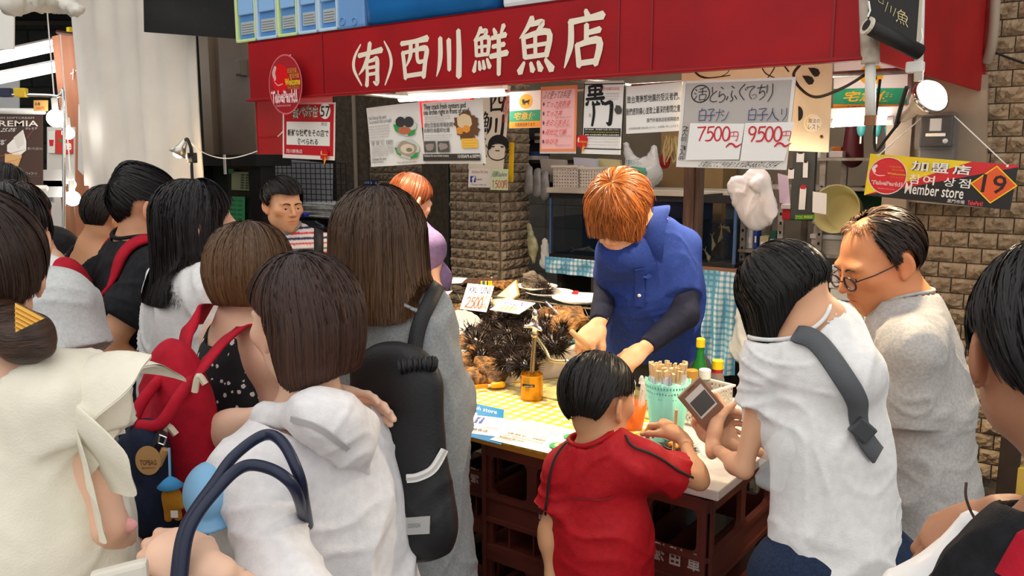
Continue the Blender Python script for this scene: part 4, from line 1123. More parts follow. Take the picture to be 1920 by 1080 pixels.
p.poly('price_slip',[p.uv(*q)for q in((1296,231),(1287,300),(1387,299),(1398,232))],pure('#ece9e4',.3));p.poly('price_slip',[p.uv(*q)for q in((1399,231),(1389,302),(1472,302),(1491,229))],pure('#ece9e4',.3))
for i,ch in enumerate('7500'):p.K(GL[ch],1309+i*15.5,237,1325+i*15.5,265,REDI,wk=1.35)
p.K(GL['円'],1369,247,1386,264,REDI,wk=1.0);p.K(GL['~'],1364,265,1392,281,REDI,wk=1.2)
for i,ch in enumerate('9500'):p.K(GL[ch],1404+i*16,237,1421+i*16,266,REDI,wk=1.35)
p.K(GL['円'],1467,246,1485,263,REDI,wk=1.0);p.K(GL['~'],1455,264,1485,280,REDI,wk=1.2)
for i,ch in enumerate('2人前'):p.T(ch,1283-i*1.5,237+i*9.5,1293-i*1.5,246+i*9.5,INK)
for i,ch in enumerate('3人前'):p.T(ch,1279-i*2,273+i*9.5,1289-i*2,282+i*9.5,INK)
p.T('お電話にてご予約承ります。',1316,302,1398,315,INK,shear=.1);p.T('06-6631-1514',1399,303,1460,315,INK,shear=.2)
# cream banner behind with part of a drawing
M_CB=mat('banner_cloth','#e8dfcb',.7)
p=panel_px('fugu_banner','cream cloth banner with black brush marks behind the price sign','banner',2.42,(1279,100),(1563,92),(1275,274),M_CB,thick=.003)
p.K([loop(50,50,44,40,5),[(2,60,8),(30,90,8),(96,80,6)]],1300,108,1372,150,INK,wk=.5)
p.K([[(10,5,6),(30,70,7),(60,95,6)],[(70,5,7),(55,60,7),(40,95,5)],[(66,10,6),(98,70,8)]],1415,105,1480,148,INK,wk=.6)
for x0,y0,x1,y1 in((1515,127,1538,145),(1504,142,1527,160)):
 p.poly('drop_mark',[p.uv(x0+(x1-x0)*a,y0+(y1-y0)*b)for a,b in((0,0),(.5,0),(.85,.15),(1,.55),(.85,.9),(.55,.95),(.35,.7))],INK)
p.poly('drop_mark',[p.uv(1497+9*math.sin(t),213+14*math.cos(t))for t in np.linspace(0,math.pi,12)],INK)
a=p.uv(1524,231);p.disc('sticker',a[0],a[1],.055,pure('#efeada',.3));p.disc('sticker',a[0],a[1],.045,pure('#e6cf6a',.3));p.disc('sticker',a[0]+.006,a[1],.043,pure('#f1eee6',.3));p.T('魔法の',1516,222,1538,231,INK);p.T('レスト',1516,233,1537,243,INK)
for q in((1541,256),):a=p.uv(*q);p.disc('eyelet',a[0],a[1],.011,pure('#6a5a38',.3));p.disc('eyelet',a[0],a[1],.006,INK)
# lit parcel sign and tube lamp under it
p=panel_px('parcel_lightbox','large parcel service sign with green band above the tube lamp','sign',3.05,(1564,116),(1703,112),(1562,213),mat('lightbox_face','#f2efee',.25),thick=.06)
parcel(p,1564,116,1703,213)
def lamp_light(kind,energy,loc,col,parent,size=.05,target=None,angle=120,blend=.6):
 d=bpy.data.lights.new('lamp_light',kind);d.energy=energy;d.color=col
 if kind=='AREA':d.size=size
 else:d.shadow_soft_size=size
 if kind=='SPOT':d.spot_size=math.radians(angle);d.spot_blend=blend
 o=bpy.data.objects.new('lamp_light',d);COL.objects.link(o);o.parent=parent
 o.location=np.asarray(loc)-world_base(parent)
 if target is not None:
  o.rotation_euler=Vector(tuple(np.asarray(target)-np.asarray(loc))).to_track_quat('-Z','Y').to_euler()
 return o
M_TUBE=emis('tube_glow','#fff4ec',8.0)
t=thing('tube_lamp','white fluorescent tube lamp glowing under the parcel sign','lamp',Pn(1612,228,3.0))
a,b=Pn(1563,231,3.0),Pn(1664,226,3.0);MB().tube([a,b],.014,10).build('tube',M_TUBE,t,smooth=True)
MB().tube([a-A*.02,a],.016,10).build('end_cap',M_WHITE,t);MB().tube([b,b+A*.02],.016,10).build('end_cap',M_WHITE,t)
MB().box((-.16,.012,.012),(.16,.05,.05),(A,N,UP),(a+b)/2).build('fixture',M_WHITE,t,bevel=.004)
lamp_light('POINT',1.5,(a+b)/2-N*.03-UP*.03,(1,.96,.92),t,.08)

# --- reflector lamps over the counter
M_BULB=emis('bulb_glow','#ffdba6',30.0)
M_ALU=mat('lamp_reflector','#cfcabd',.3,metal=.7)
def reflector(s_,n_,z_,aim,en,label,col=(1,.80,.52),ang=125):
 c=S(s_,n_,z_);d=unit(aim-c);x=unit(np.cross(d,A));y=np.cross(d,x)
 t=thing('reflector_lamp',label,'lamp',c,'reflector lamps under the awning')
 MB().lathe([(.016,-.085),(.018,-.05),(.03,-.035),(.047,.0),(.045,.0),(.028,-.032)],20,c,(x,y,d)).build('reflector',M_ALU,t,smooth=True)
 MB().lathe([(0,-.03),(.02,-.025),(.038,-.006),(.0,-.002)],16,c,(x,y,d)).build('bulb',M_BULB,t,smooth=True)
 MB().tube([c-d*.085,c-d*.12,c-d*.12+UP*.03],.005,6).build('arm',M_BLACK,t)
 lamp_light('SPOT',en,c+d*.012,col,t,.03,aim,ang,.7)
reflector(-2.25,2.45,2.0,S(-2.2,2.6,1.1),60,'warm reflector lamp under the awning above the left display')
reflector(-1.72,2.22,2.03,S(-1.50,2.15,.9),38,'warm reflector lamp under the awning above the ice tray')
reflector(-1.12,2.50,2.04,S(-1.15,2.32,.9),52,'warm reflector lamp under the awning above the vendor',ang=120)
reflector(-.78,2.16,2.03,S(-.9,2.0,.9),34,'warm reflector lamp under the awning near its right corner')
for a,b,e,lb in((S(-2.75,2.85,2.0),S(-2.15,2.85,2.0),6,'unseen tube lamp added under the awning to brighten the stone pillar'),(S(-1.75,3.15,2.12),S(-1.15,3.15,2.12),7,'unseen tube lamp added before the fish tanks to brighten the stall')):  # two unseen tubes added behind the valance to brighten the stall interior
 t=thing('tube_lamp',lb,'lamp',(a+b)/2);MB().tube([a,b],.014,10).build('tube',M_TUBE,t,smooth=True);MB().box((-.31,-.02,.014),(.31,.02,.05),(A,N,UP),(a+b)/2).build('fixture',M_WHITE,t,bevel=.004)
 for k in(.25,.75):lamp_light('POINT',e/2,a+(b-a)*k-UP*.04,(1,.93,.84),t,.08)

 # --- pole, scroll and spot lamp at the right corner
t=thing('awning_pole','rusty white steel pipe hanging at the right corner of the awning','pole',Pn(1632,225,2.0))
a=Pn(1632,225,2.0);b=Pn(1632,118,2.0);c=Pn(1626,-60,2.0)
MB().tube([a,b],.0115,12).build('lower_pipe',mat('pipe_white','#dcd8cf',.35,col2='#a58a6c',scale=12,mixw=(.62,.7)),t,smooth=True)
MB().tube([b-UP*.002,b+UP*.002,c],.020,14).build('upper_pipe',mat('pipe_rust','#b7aa98',.5,col2='#6f4c34',scale=14,mixw=(.5,.72)),t,smooth=True)
MB().tube([a-UP*.012,a+UP*.01],.0135,12).build('end_cap',mat('rust','#8a5a3c',.7),t)
t=thing('hanging_scroll','black cloth scroll with gold brush lettering hung at the awning corner','scroll',Pn(1675,95,1.95))
r0=Pn(1626,48,1.92);r1=Pn(1724,98,2.02)
MB().tube([r0,r1],.017,14).build('roller',mat('scroll_cloth','#191715',.6),t,smooth=True)
MB().tube([r0-unit(r1-r0)*.002,r0+unit(r1-r0)*.004],.0195,14).build('roller_end',pure('#cbbfae',.5),t)
MB().tube([r0-unit(r1-r0)*.003,r0+unit(r1-r0)*.001],.012,14).build('roller_hole',pure('#0c0c0c',.6),t)
pc=Panel('cloth',None,None,r0+UP*.30+(r1-r0)*.02,r1+UP*.30-(r1-r0)*.02,r0+(r1-r0)*.02+UP*.01,mat('scroll_cloth','#191715',.6),thick=.004,parent=t)
gold=pure('#c9b684',.4)
pc.rect('border',.94,0,1,1,pure('#b5ac95',.5))
pc.K([[(10,0,7),(8,90,6)],[(10,90,6),(60,95,6)],[(55,0,7),(60,95,6)]],1646,-8,1662,12,gold,wk=1)
pc.K([[(20,0,7),(0,95,4)],[(50,20,7),(46,80,5)],[(90,20,7),(70,98,5)]],1660,2,1680,34,gold,wk=1);pc.K(GL['魚'],1680,14,1702,52,gold,wk=.8)
for q in(r0,r1):MB().tube([q+UP*.018,q+UP*.03+A*.004,q+UP*.05],.002,5).build('tie',WHT,t)
t=thing('white_pole','thin white pipe with clamp hanging right of the black scroll','pole',Pn(1722,152,2.06))
a=Pn(1722,152,2.06);MB().tube([a,Pn(1727,-60,2.06)],.0095,10).build('pipe',mat('pipe_white','#dcd8cf',.35),t,smooth=True)
MB().box((-.018,-.014,-.012),(.018,.014,.012),(A,N,UP),Pn(1716,126,2.06)).build('clamp',M_WHITE,t,bevel=.004)
t=thing('spot_lamp','round glowing spot lamp clamped by the awning right corner','lamp',Pn(1745,180,2.35))
c=Pn(1746,180,2.35);d=unit(V(.12,-1.0,.10));x=unit(np.cross(d,UP));y=np.cross(d,x)
d2=unit(d+.25*(Pn(1746,180,2.35)-Pn(1697,224,2.35))/.06*.1);x=unit(np.cross(d2,UP));y=np.cross(d2,x)
ax=unit((c-Pn(1690,222,2.42)))
x=unit(np.cross(ax,UP));y=np.cross(ax,x)
MB().lathe([(.014,-.115),(.016,-.10),(.018,-.06),(.030,-.045),(.044,-.012),(.046,0),(.044,.002)],24,c,(x,y,ax)).build('housing',mat('lamp_white','#d9cfc0',.35),t,smooth=True)
MB().lathe([(.044,.0),(.036,.012),(.02,.018),(0,.02)],24,c,(x,y,ax)).build('lens',emis('spot_glow','#ffe9c8',9.0),t,smooth=True)
MB().lathe([(.0475,-.008),(.0475,.004),(.043,.006)],24,c,(x,y,ax)).build('rim',M_CHROME,t,smooth=True)
MB().tube([c-ax*.115,c-ax*.14-UP*.01,Pn(1692,190,2.3),Pn(1700,165,2.2)],.006,6).build('bracket',M_BLACK,t,smooth=True)
MB().tube(smoothpath([c-ax*.11,Pn(1660,262,2.4),Pn(1642,282,2.45),Pn(1640,240,2.45),Pn(1650,150,2.35)],6),.004,6).build('cable',INK,t,smooth=True)
lamp_light('SPOT',42,c+ax*.03,(1,.78,.5),t,.04,c+V(-.10,-.30,-.42),130,.7)
cb=thing('black_cable','black cable drooping across the cream banner to the pole','cable',Pn(1530,182,2.36))
MB().tube(smoothpath([Pn(1500,122,2.36),Pn(1488,140,2.36),Pn(1500,165,2.36),Pn(1530,182,2.3),Pn(1580,165,2.2),Pn(1622,140,2.03)],6),.004,6).build('cord',INK,cb,smooth=True)

# --- meter board and member sign on the right wall
bd=panel_px('meter_board','plain beige mounting board behind the electricity meter','board',3.145,(1676,140),(1851,140),(1676,376),mat('beige_board','#a08d76',.6,col2='#8f7c66',scale=4),thick=.03)
t=thing('electricity_meter','clear plastic electricity meter mounted above the member sign','meter',Pn(1756,285,3.05))
s0,s1,z0,z1=rp(1720,211,1795,282,3.05)
MB().sbox(s0+.006,s1-.006,3.06,3.12,z0-.045,z1-.01).build('backplate',mat('meter_grey','#6f6a66',.5),t,bevel=.006)
MB().sbox(s0+.012,s1-.012,3.035,3.06,z0+.012,z1-.012).build('register',mat('meter_dark','#33302e',.4),t,bevel=.004)
MB().sbox(s0+.04,s1-.045,3.03,3.036,z1-.06,z1-.02).build('dial_plate',WHT,t);MB().sbox(s0+.03,s1-.03,3.028,3.034,z0+.045,z0+.055).build('disc',M_CHROME,t)
MB().lathe([(.008,0),(0,-.004)],12,S(s1-.03,3.033,z0+.03),(A,UP,N)).build('screw',WHT,t)
MB().sbox(s0,s1,3.0,3.07,z0,z1).build('cover',mat('meter_cover','#d8d8d4',.05,trans=.9,alpha=.35),t,bevel=.014)
p=Panel('member_sign',None,None,Pn(1632,288,2.85),Pn(1910,310,2.9),Pn(1620,366,2.85),pure('#1a1716',.35),thick=.006)
tag(p.o,'yellow red and black member store sign with number 19 in orange diamond','sign')
p.poly('yellow_field',[(0,0),(.70,0),(.0,1)],pure('#f2d91a',.35));p.poly('red_field',[(.70,0),(1,0),(1,.04),(.0,1)],pure('#cf1f26',.35))
tabe(p,1627,294,1701,365)
for dx,m_ in((0.6,INK),(0,WHT)):
 for ch,x in(('加',1710),('盟',1748),('店',1789)):p.T(ch,x+dx-.4,301+(x-1710)*.09+dx,x+30+dx,322+(x-1710)*.09+dx,m_,bold=.045 if m_ is INK else .02)
for ch,x in(('참',1706),('여',1732),('상',1771),('점',1799)):p.T(ch,x,326+(x-1706)*.09,x+19,345+(x-1706)*.09,WHT,bold=.01)
p.text('Member store',.285,.60,.685,.86,WHT,bold=.012);p.text('黒門市場',.585,.885,.70,.97,WHT);p.text('TabePark!',.72,.87,.82,.975,pure('#e0404a'),bold=.03)
cx,cy=p.uv(1863,346)
w=np.linalg.norm(p.ex);h=np.linalg.norm(p.ey)
for r_,m_ in((1.0,YEL),(.92,pure('#e2581c',.35))):p.poly('diamond',[(cx-.152*r_,cy+.02),(cx+.0,cy-.43*r_),(cx+.152*r_,cy-.02),(cx,cy+.43*r_)][::-1],m_)
p.text('19',cx-.075,cy-.22,cx+.08,cy+.20,pure('#2a120c',.5),bold=.01)
q0,q1=p.P(.06,.02),p.P(.93,.03);top=Pn(1757,213,3.04)
for q,e in((q0,Pn(1727,222,3.03)),(q1,Pn(1790,218,3.03))):MB().tube([q,e],.0018,5).build('cord',WHT,p.o,p.base)
for q in(q0,q1):MB().tube([q-UP*.004,q+UP*.004],.004,6).build('clip',WHT,p.o,p.base)
t=thing('drain_pipe','beige drain pipe running up beside the red awning flap','pipe',Pn(1853,112,3.1))
MB().tube(smoothpath([Pn(1849,118,3.15),Pn(1858,90,3.13),Pn(1864,40,3.12),Pn(1868,-60,3.12)],5),.016,10).build('pipe',mat('beige_pipe','#9a8a76',.5),t,smooth=True)
t=thing('wall_cable','thin black cable strung along the stone wall at upper right','cable',Pn(1880,100,3.15))
MB().tube(smoothpath([Pn(1852,92,3.16),Pn(1880,104,3.16),Pn(1925,120,3.16)],5),.004,6).build('cord',INK,t)
t=thing('stone_wall_cable','thin dark cable drooping down the stone wall right of the balding man','cable',Pn(1805,860,3.14));MB().tube(smoothpath([Pn(1822,600,3.165),Pn(1808,680,3.165),Pn(1803,780,3.165),Pn(1812,870,3.165),Pn(1830,900,3.165)],6),.003,5).build('cord',INK,t)
b=Pn(1886,930,3.05);t=thing('dark_plank','dark brown plank leaning on the stone wall at the right edge','plank',V(b[0],b[1],0));MB().box((-.03,0,0),(.03,.04,Pn(1886,822,3.05)[2]),(A,N,UP),V(b[0],b[1],.006)).build('board',mat('plank_dark','#3a2a1e',.7,col2='#2a1e16',scale=8),t,bevel=.004)
b=Pn(1912,930,3.05);t=thing('yellow_post','yellow strip post beside the dark plank at the right edge','post',V(b[0],b[1],0));MB().box((-.015,0,0),(.02,.03,Pn(1912,880,3.05)[2]),(A,N,UP),V(b[0],b[1],.006)).build('board',pure('#c9a94a',.5),t,bevel=.003)

# --- gingham cloth
def gingham(name,c0,c1,c2,per,rz=0.0,width=.42,off=(0,0,0),rough=.3,zk=.001):
 if name in MATS:return MATS[name]
 m=bpy.data.materials.new(name);m.use_nodes=True;nt=m.node_tree;L=nt.links;b=nt.nodes['Principled BSDF'];b.inputs['Roughness'].default_value=rough
 tc=nt.nodes.new('ShaderNodeTexCoord');mp=nt.nodes.new('ShaderNodeMapping');mp.vector_type='POINT'
 mp.inputs['Rotation'].default_value=(0,0,rz);mp.inputs['Scale'].default_value=(1/per,1/per,zk/per);mp.inputs['Location'].default_value=off
 L.new(tc.outputs['Object'],mp.inputs['Vector']);sp=nt.nodes.new('ShaderNodeSeparateXYZ');L.new(mp.outputs['Vector'],sp.inputs[0])
 s=None
 for i in range(3):
  fr=nt.nodes.new('ShaderNodeMath');fr.operation='FRACT';L.new(sp.outputs[i],fr.inputs[0])
  lt=nt.nodes.new('ShaderNodeMath');lt.operation='LESS_THAN';L.new(fr.outputs[0],lt.inputs[0]);lt.inputs[1].default_value=width
  if s is None:s=lt
  else:
   ad=nt.nodes.new('ShaderNodeMath');ad.operation='ADD';L.new(s.outputs[0],ad.inputs[0]);L.new(lt.outputs[0],ad.inputs[1]);s=ad
 dv=nt.nodes.new('ShaderNodeMath');dv.operation='DIVIDE';L.new(s.outputs[0],dv.inputs[0]);dv.inputs[1].default_value=2
 cr=nt.nodes.new('ShaderNodeValToRGB');cr.color_ramp.interpolation='CONSTANT'
 cr.color_ramp.elements[0].color=(*lin(c0),1);cr.color_ramp.elements[1].position=.4;cr.color_ramp.elements[1].color=(*lin(c1),1)
 e=cr.color_ramp.elements.new(.9);e.color=(*lin(c2),1)
 L.new(dv.outputs[0],cr.inputs[0]);L.new(cr.outputs[0],b.inputs['Base Color'])
 MATS[name]=m;return m
RZ=-math.atan2(A[1],A[0])

# --- beer crates under the counter
M_CR=mat('crate_brown','#5d2a20',.45,col2='#4a2019',scale=8)
M_CRT=pure('#a79a94',.6)
def crate_mesh(w,d,h):
 mb=MB();t=.012
 def wall(u0,v0,u1,v1,n):
  e=unit(V(u1-u0,v1-v0,0));L_=math.hypot(u1-u0,v1-v0);nn=V(e[1],-e[0],0);X=(e,-nn,UP);O=V(u0,v0,0)
  def bx(a,b,z0,z1,o=0.0):mb.box((a,-o,z0),(b,t,z1),X,O)
  bx(0,L_,0,.016,.006);bx(0,L_,h-.03,h,.006);bx(0,L_,h-.155,h-.142,.007);bx(0,L_,.085,.098,.007)
  bx(0,L_,.098,h-.155)
  bx(0,.035,.016,.085);bx(L_-.035,L_,.016,.085)
  bx(0,.03,h-.142,h-.03);bx(L_-.03,L_,h-.142,h-.03);bx(L_/2-.016,L_/2+.016,h-.142,h-.03)
  for k in(0,1):
   a,b=(.03,L_/2-.016)if k==0 else(L_/2+.016,L_-.03)
   for x,sx in((a,1),(b,-1)):
    for z,sz in((h-.142,1),(h-.03,-1)):
     r=.022;pts=[(x,z)]+[(x+sx*r*(1-math.cos(q)),z+sz*r*(1-math.sin(q)))for q in np.linspace(0,math.pi/2,5)]
     mb.prism(pts,t,X,O)
  for x in(.004,L_-.016):bx(x,x+.012,0,h,.008)
 wall(-w/2,-d/2,w/2,-d/2,0);wall(w/2,-d/2,w/2,d/2,1);wall(w/2,d/2,-w/2,d/2,2);wall(-w/2,d/2,-w/2,-d/2,3)
 mb.box((-w/2+.01,-d/2+.01,.01),(w/2-.01,d/2-.01,.016))
 for x in(-w/4,0,w/4):mb.box((x-.003,-d/2+.01,.016),(x+.003,d/2-.01,.1))
 return mb.mesh('crate_shell')
CW,CD,CH=.335,.44,.3095
CME=crate_mesh(CW,CD,CH);CME.materials.append(M_CR)
rzA=math.atan2(A[1],A[0])
rows=[(-1.222,1.745,'front left'),(-.882,1.745,'front right'),(-1.60,1.86,'recessed left'),(-1.96,1.86,'far left')]
lv=['bottom','middle','top']
for ci,(sc_,n0,nm)in enumerate(rows):
 for k in range(3):
  c=S(sc_,n0+CD/2,k*CH+(0.006 if k==0 else 0.006))
  t=thing('beer_crate','dark red brown plastic beer crate, %s of the %s stack under the counter'%(lv[k],nm),'crate',c,'beer crates stacked under the counter',rzA)
  o=link('crate_shell',CME,None,t)
  if k==2 or ci==1:
   F_=S(sc_-CW/2,n0,c[2]+.195);tl=F_-N*.0012
   P_=Panel('print',None,None,tl,tl+A*CW,tl-UP*.1,M_CR,thick=.0005,parent=None)
   P_.o.data.clear_geometry()
   tx_=(('通',.62),('用',.76),('専',.90))if ci!=2 else(('通',.76),('箱',.55))
   for ch,u in tx_:P_.text(ch,u-.05,.22,u+.05,.70,M_CRT,rot=math.pi,bold=.02)
   if ci==2:P_.text('酒',.60,.72,.72,1.15,M_CRT,rot=math.pi,bold=.02)
   # lettering becomes children of the crate shell
   for ch_ in list(P_.o.children):
    mw=Matrix.Translation(Vector(tuple(P_.base)));ch_.parent=None
    ch_.data.transform(Matrix.Rotation(-rzA,4,'Z')@Matrix.Translation(Vector(tuple(P_.base-c))));ch_.parent=o;ch_.location=(0,0,0)
   bpy.data.objects.remove(P_.o)
   # emblem on the right side of the right-hand crates
sc_,n0,_=rows[1]

# --- boards
ZT=.970
M_GING=gingham('yellow_gingham','#f4f1ea','#efd766','#e6bd22',.036,RZ,.40,(0,0,.60),.3)
cl=thing('tablecloth_board','yellow gingham covered board forming the left part of the counter','counter top',S(-1.9,2.05,.937))
o=MB().sbox(-2.75,-1.035,1.735,2.40,.937,ZT).build('board',M_GING,cl,bevel=.006)
M_ORB=mat('cloth_hem','#d99a3c',.4)
MB().sbox(-2.75,-1.035,1.7335,1.736,.936,.948).build('hem',M_ORB,cl)
wb=thing('work_board','white foam work board wrapped in clear film at the right counter end','counter top',S(-.87,2.1,.937))
MB().sbox(-1.03,-.695,1.745,2.50,.937,.962).build('board',mat('foam_board','#d8d0ca',.25,col2='#bcb2ac',scale=7),wb,bevel=.004)
rg=np.random.default_rng(5);G=np.zeros((26,40,3))
for i in range(26):
 for j in range(40):
  s_=-1.03+.335*i/25;n_=1.742+.755*j/39;G[i,j]=S(s_,n_,.9635+.002*abs(math.sin(i*.8+2.2*math.sin(j*.5)))+.0012*rg.random())
MB().grid(G).build('film',mat('cling_film','#f2f2f2',.08,trans=.0,alpha=.28,spec=.8),wb,smooth=True)
# a low yellow cutting board piece at the back right of the cloth
t=thing('sandy_mat','pale yellow worn rubber mat behind the golden can','mat',S(-1.25,2.25,ZT))
MB().sbox(-1.47,-1.04,2.11,2.39,ZT+.001,ZT+.007).build('mat',mat('worn_mat','#c9bb7a',.8,col2='#8f7f4e',scale=25,mixw=(.55,.75)),t,bevel=.002)

# --- papers under film on the cloth
def flat_paper(name,label,cat,q,z,m):
 tl,tr,bl=[Pz(*p_,z)for p_ in q];return Panel(name,label,cat,tl,tr,bl,m,thick=.0008)
p=flat_paper('blue_notice','blue and white printed notice lying on the gingham cloth','notice',((826,742),(945,768),(806,800)),ZT+.002,pure('#2d86c0',.25))
p.text('Nishikawa fish store',.1,.08,.9,.20,WHT);p.rect('white_field',.1,.30,.62,.55,pure('#e6eef4',.3));p.text('西川鮮魚店',.12,.34,.58,.50,pure('#2d86c0'));lines_=[p.text('fresh fish and shellfish every day',.1,.62+.12*k,.8,.69+.12*k,WHT)for k in range(2)]
p=flat_paper('facebook_notice','white notice with small blue logo lying on the gingham cloth','notice',((872,776),(992,790),(848,808)),ZT+.003,pure('#f2f0ec',.2))
p.rect('logo_square',.22,.1,.34,.45,pure('#3a4f9c'));p.text('f',.255,.14,.31,.45,WHT,bold=.03);p.text('facebook page',.4,.55,.62,.68,GREY);p.text('西川鮮魚店',.1,.72,.5,.88,INK)
p=flat_paper('oyster_notice','white printed notice with green oyster pictures lying on the cloth','notice',((992,788),(1120,815),(918,824)),ZT+.004,pure('#f3f1ec',.2))
for k in range(6):p.text('fresh oysters caught this morning taste of the sea',.06,.10+.08*k,.62-.03*(k%2),.145+.08*k,GREY)
p.text('新鮮 美味 安心！ 現場現吃',.05,.60,.60,.68,INK);p.text('新鮮的海胆和牡蛎在面前現場剖開',.05,.71,.62,.77,GREY);p.text('Nishikawa fish store',.04,.80,.40,.86,INK,bold=.01);p.text('limited company',.04,.88,.28,.93,INK)
for cu,cv in((.80,.30),(.82,.72)):
 p.disc('picture',cu,cv,.11,pure('#34a35a'));p.disc('picture',cu+.015,cv-.03,.075,pure('#d8d2a4'));p.disc('picture',cu+.02,cv-.06,.045,pure('#7c8a7a'))

 # --- golden can with chrome pump tap
cb_=Pz(997,748,ZT);cb_[2]=ZT
t=thing('golden_can','golden tin can standing on the counter by the foam tray','can',cb_)
r=.036;h=.082
MB().lathe([(0,.001),(r,.001),(r,.003),(r*.985,.006),(r*.985,h-.004),(r,h-.002),(r,h),(r*.96,h),(r*.96,h-.006),(0,h-.006)],28,cb_).build('body',mat('gold_tin','#c58a22',.22,metal=.75,col2='#8a5a14',scale=18,mixw=(.55,.8)),t,smooth=False)
vd=unit(V(CAM[0]-cb_[0],CAM[1]-cb_[1],0));vr=np.cross(UP,vd)*1.0
def can_label(u0,u1,z0,z1,m,nm='label',rr=r+.0006):
 g=[]
 for a in np.linspace(u0,u1,10):g.append([cb_+(vr*math.sin(a)+vd*math.cos(a))*rr+UP*z for z in(z0,z1)])
 return MB().grid(g).build(nm,m,t)
can_label(-.95,.25,.048,.056,INK,'label_band')
P_=Panel('label_text',None,None,cb_+vd*(r+.0012)-vr*.03+UP*.056,cb_+vd*(r+.0012)+vr*.006+UP*.056,cb_+vd*(r+.0012)-vr*.03+UP*.048,INK,thick=.0002,parent=t);P_.o.data.clear_geometry()
P_.text("It's your style",.2,.15,.95,.85,WHT)
t=thing('pump_tap','chrome tap with ribbed flexible hose standing in the golden can','tap',cb_+UP*.076)
tp=Pd(1003,630,cb_[1]+.01);b0=cb_+UP*.076
mb=MB();pts=[b0+(tp-b0)*k/30 for k in range(31)];mb.tube(pts,[.0065 if k%2 else .0085 for k in range(31)],10);mb.build('ribbed_stem',mat('brass_chrome','#b9a77e',.25,metal=1),t,smooth=True)
mb=MB();hp=smoothpath([tp+UP*.004,Pd(1022,655,cb_[1]),Pd(1034,675,cb_[1]-.02),Pd(1060,678,cb_[1]-.03)],10);mb.tube(list(hp),[.0062 if k%2 else .0078 for k in range(len(hp))],10);mb.build('ribbed_hose',mat('brass_chrome','#b9a77e',.25,metal=1),t,smooth=True)
MB().tube([hp[-1],hp[-1]+unit(hp[-1]-hp[-3])*.02],.0085,10).build('nozzle',M_CHROME,t,smooth=True)
MB().lathe([(.010,-.004),(.013,0),(.013,.012),(.009,.016)],14,tp).build('collar',mat('brass_chrome','#b9a77e',.25,metal=1),t,smooth=True)
q=[cone(tp+UP*.012,tp+UP*.05,.009,.011,.01),cone(tp+UP*.035,Pd(985,612,cb_[1]-.01),.010,.006,.012),cone(tp+UP*.035,Pd(1014,618,cb_[1]),.009,.007,.01),cone(tp+UP*.045,Pd(1004,592,cb_[1]),.009,.008,.01),ell(Pd(1004,587,cb_[1]),(.010,.010,.013),.008)]
vs,qs=solid(q,.0028);link('tap_head',mesh_np('tap_head',vs-(cb_+UP*.076),qs),M_CHROME,t)

# --- silicone brushes
def brush(x0,y0,x1,y1,lab):
 a=Pz(x0,y0,ZT+.016);b=Pz(x1,y1,ZT+.016);d=unit(b-a);sd=np.cross(d,UP)
 t=thing('silicone_brush',lab,'brush',a*.5+b*.5-UP*.016)
 MB().tube([a,b-d*.03],[.006,.0075],10).build('handle',mat('brush_orange','#ee9a1c',.35),t,smooth=True)
 MB().tube([b-d*.032,b-d*.012],.0055,8).build('shaft',mat('brush_clear','#d8d2c2',.2),t,smooth=True)
 q=[cone(b-d*.008,b+d*.02,.013,.014,.004,flat=(UP,.8))];vs,qs=solid(q,.003);link('head',mesh_np('head',vs-world_base(t),qs),mat('brush_yellow','#f6b412',.4),t)
brush(800,735,930,722,'long orange handled silicone brush lying nearest on the cloth');brush(818,722,897,709,'shorter yellow headed silicone brush lying beside the oysters')

# --- foam tray, ice and turf
T0=Pz(910,713,.992);T1=Pz(1123,633,1.10)
dT=unit((T1-T0)*V(1,1,0))
t=thing('foam_tray','long white foam tray holding crushed ice and sea urchins','tray',T0*V(1,1,0)+UP*ZT)
F0=T0-dT*.03;B0=T1+dT*.02;L0=-A*.95
mb=MB()
def slab(a,b,th,zb,zt0,zt1):
 sd=unit(np.cross(unit((b-a)*V(1,1,0)),UP));a2,b2=a*V(1,1,0),b*V(1,1,0)
 mb.hexa([a2+UP*zb,b2+UP*zb,b2-sd*th+UP*zb,a2-sd*th+UP*zb,a2+UP*zt0,b2+UP*zt1,b2-sd*th+UP*zt1,a2-sd*th+UP*zt0])
M_FOAM=mat('foam_tray','#e6d9cf',.5,col2='#dbcabf',scale=6,bump=.05,bscale=150)
slab(F0,B0,.028,ZT+.001,.985,1.105);mb.build('side_wall',M_FOAM,t,bevel=.005)
mb=MB();slab(F0+L0,F0-A*.03,.025,ZT+.001,.985,.985);mb.build('front_wall',M_FOAM,t,bevel=.005)
mb=MB();mb.hexa([F0*V(1,1,0)+L0+UP*(ZT+.001),F0*V(1,1,0)-A*.03+UP*(ZT+.001),B0*V(1,1,0)-A*.03+UP*(ZT+.001),B0*V(1,1,0)+L0+UP*(ZT+.001),F0*V(1,1,0)+L0+UP*.975,F0*V(1,1,0)-A*.03+UP*.975,B0*V(1,1,0)-A*.03+UP*1.08,B0*V(1,1,0)+L0+UP*1.08]);mb.build('base',M_FOAM,t)
def bedz(P_):
 k=((P_-F0)@dT)/np.linalg.norm((B0-F0)*V(1,1,0));return .980+.105*np.clip(k,-.2,1.3)
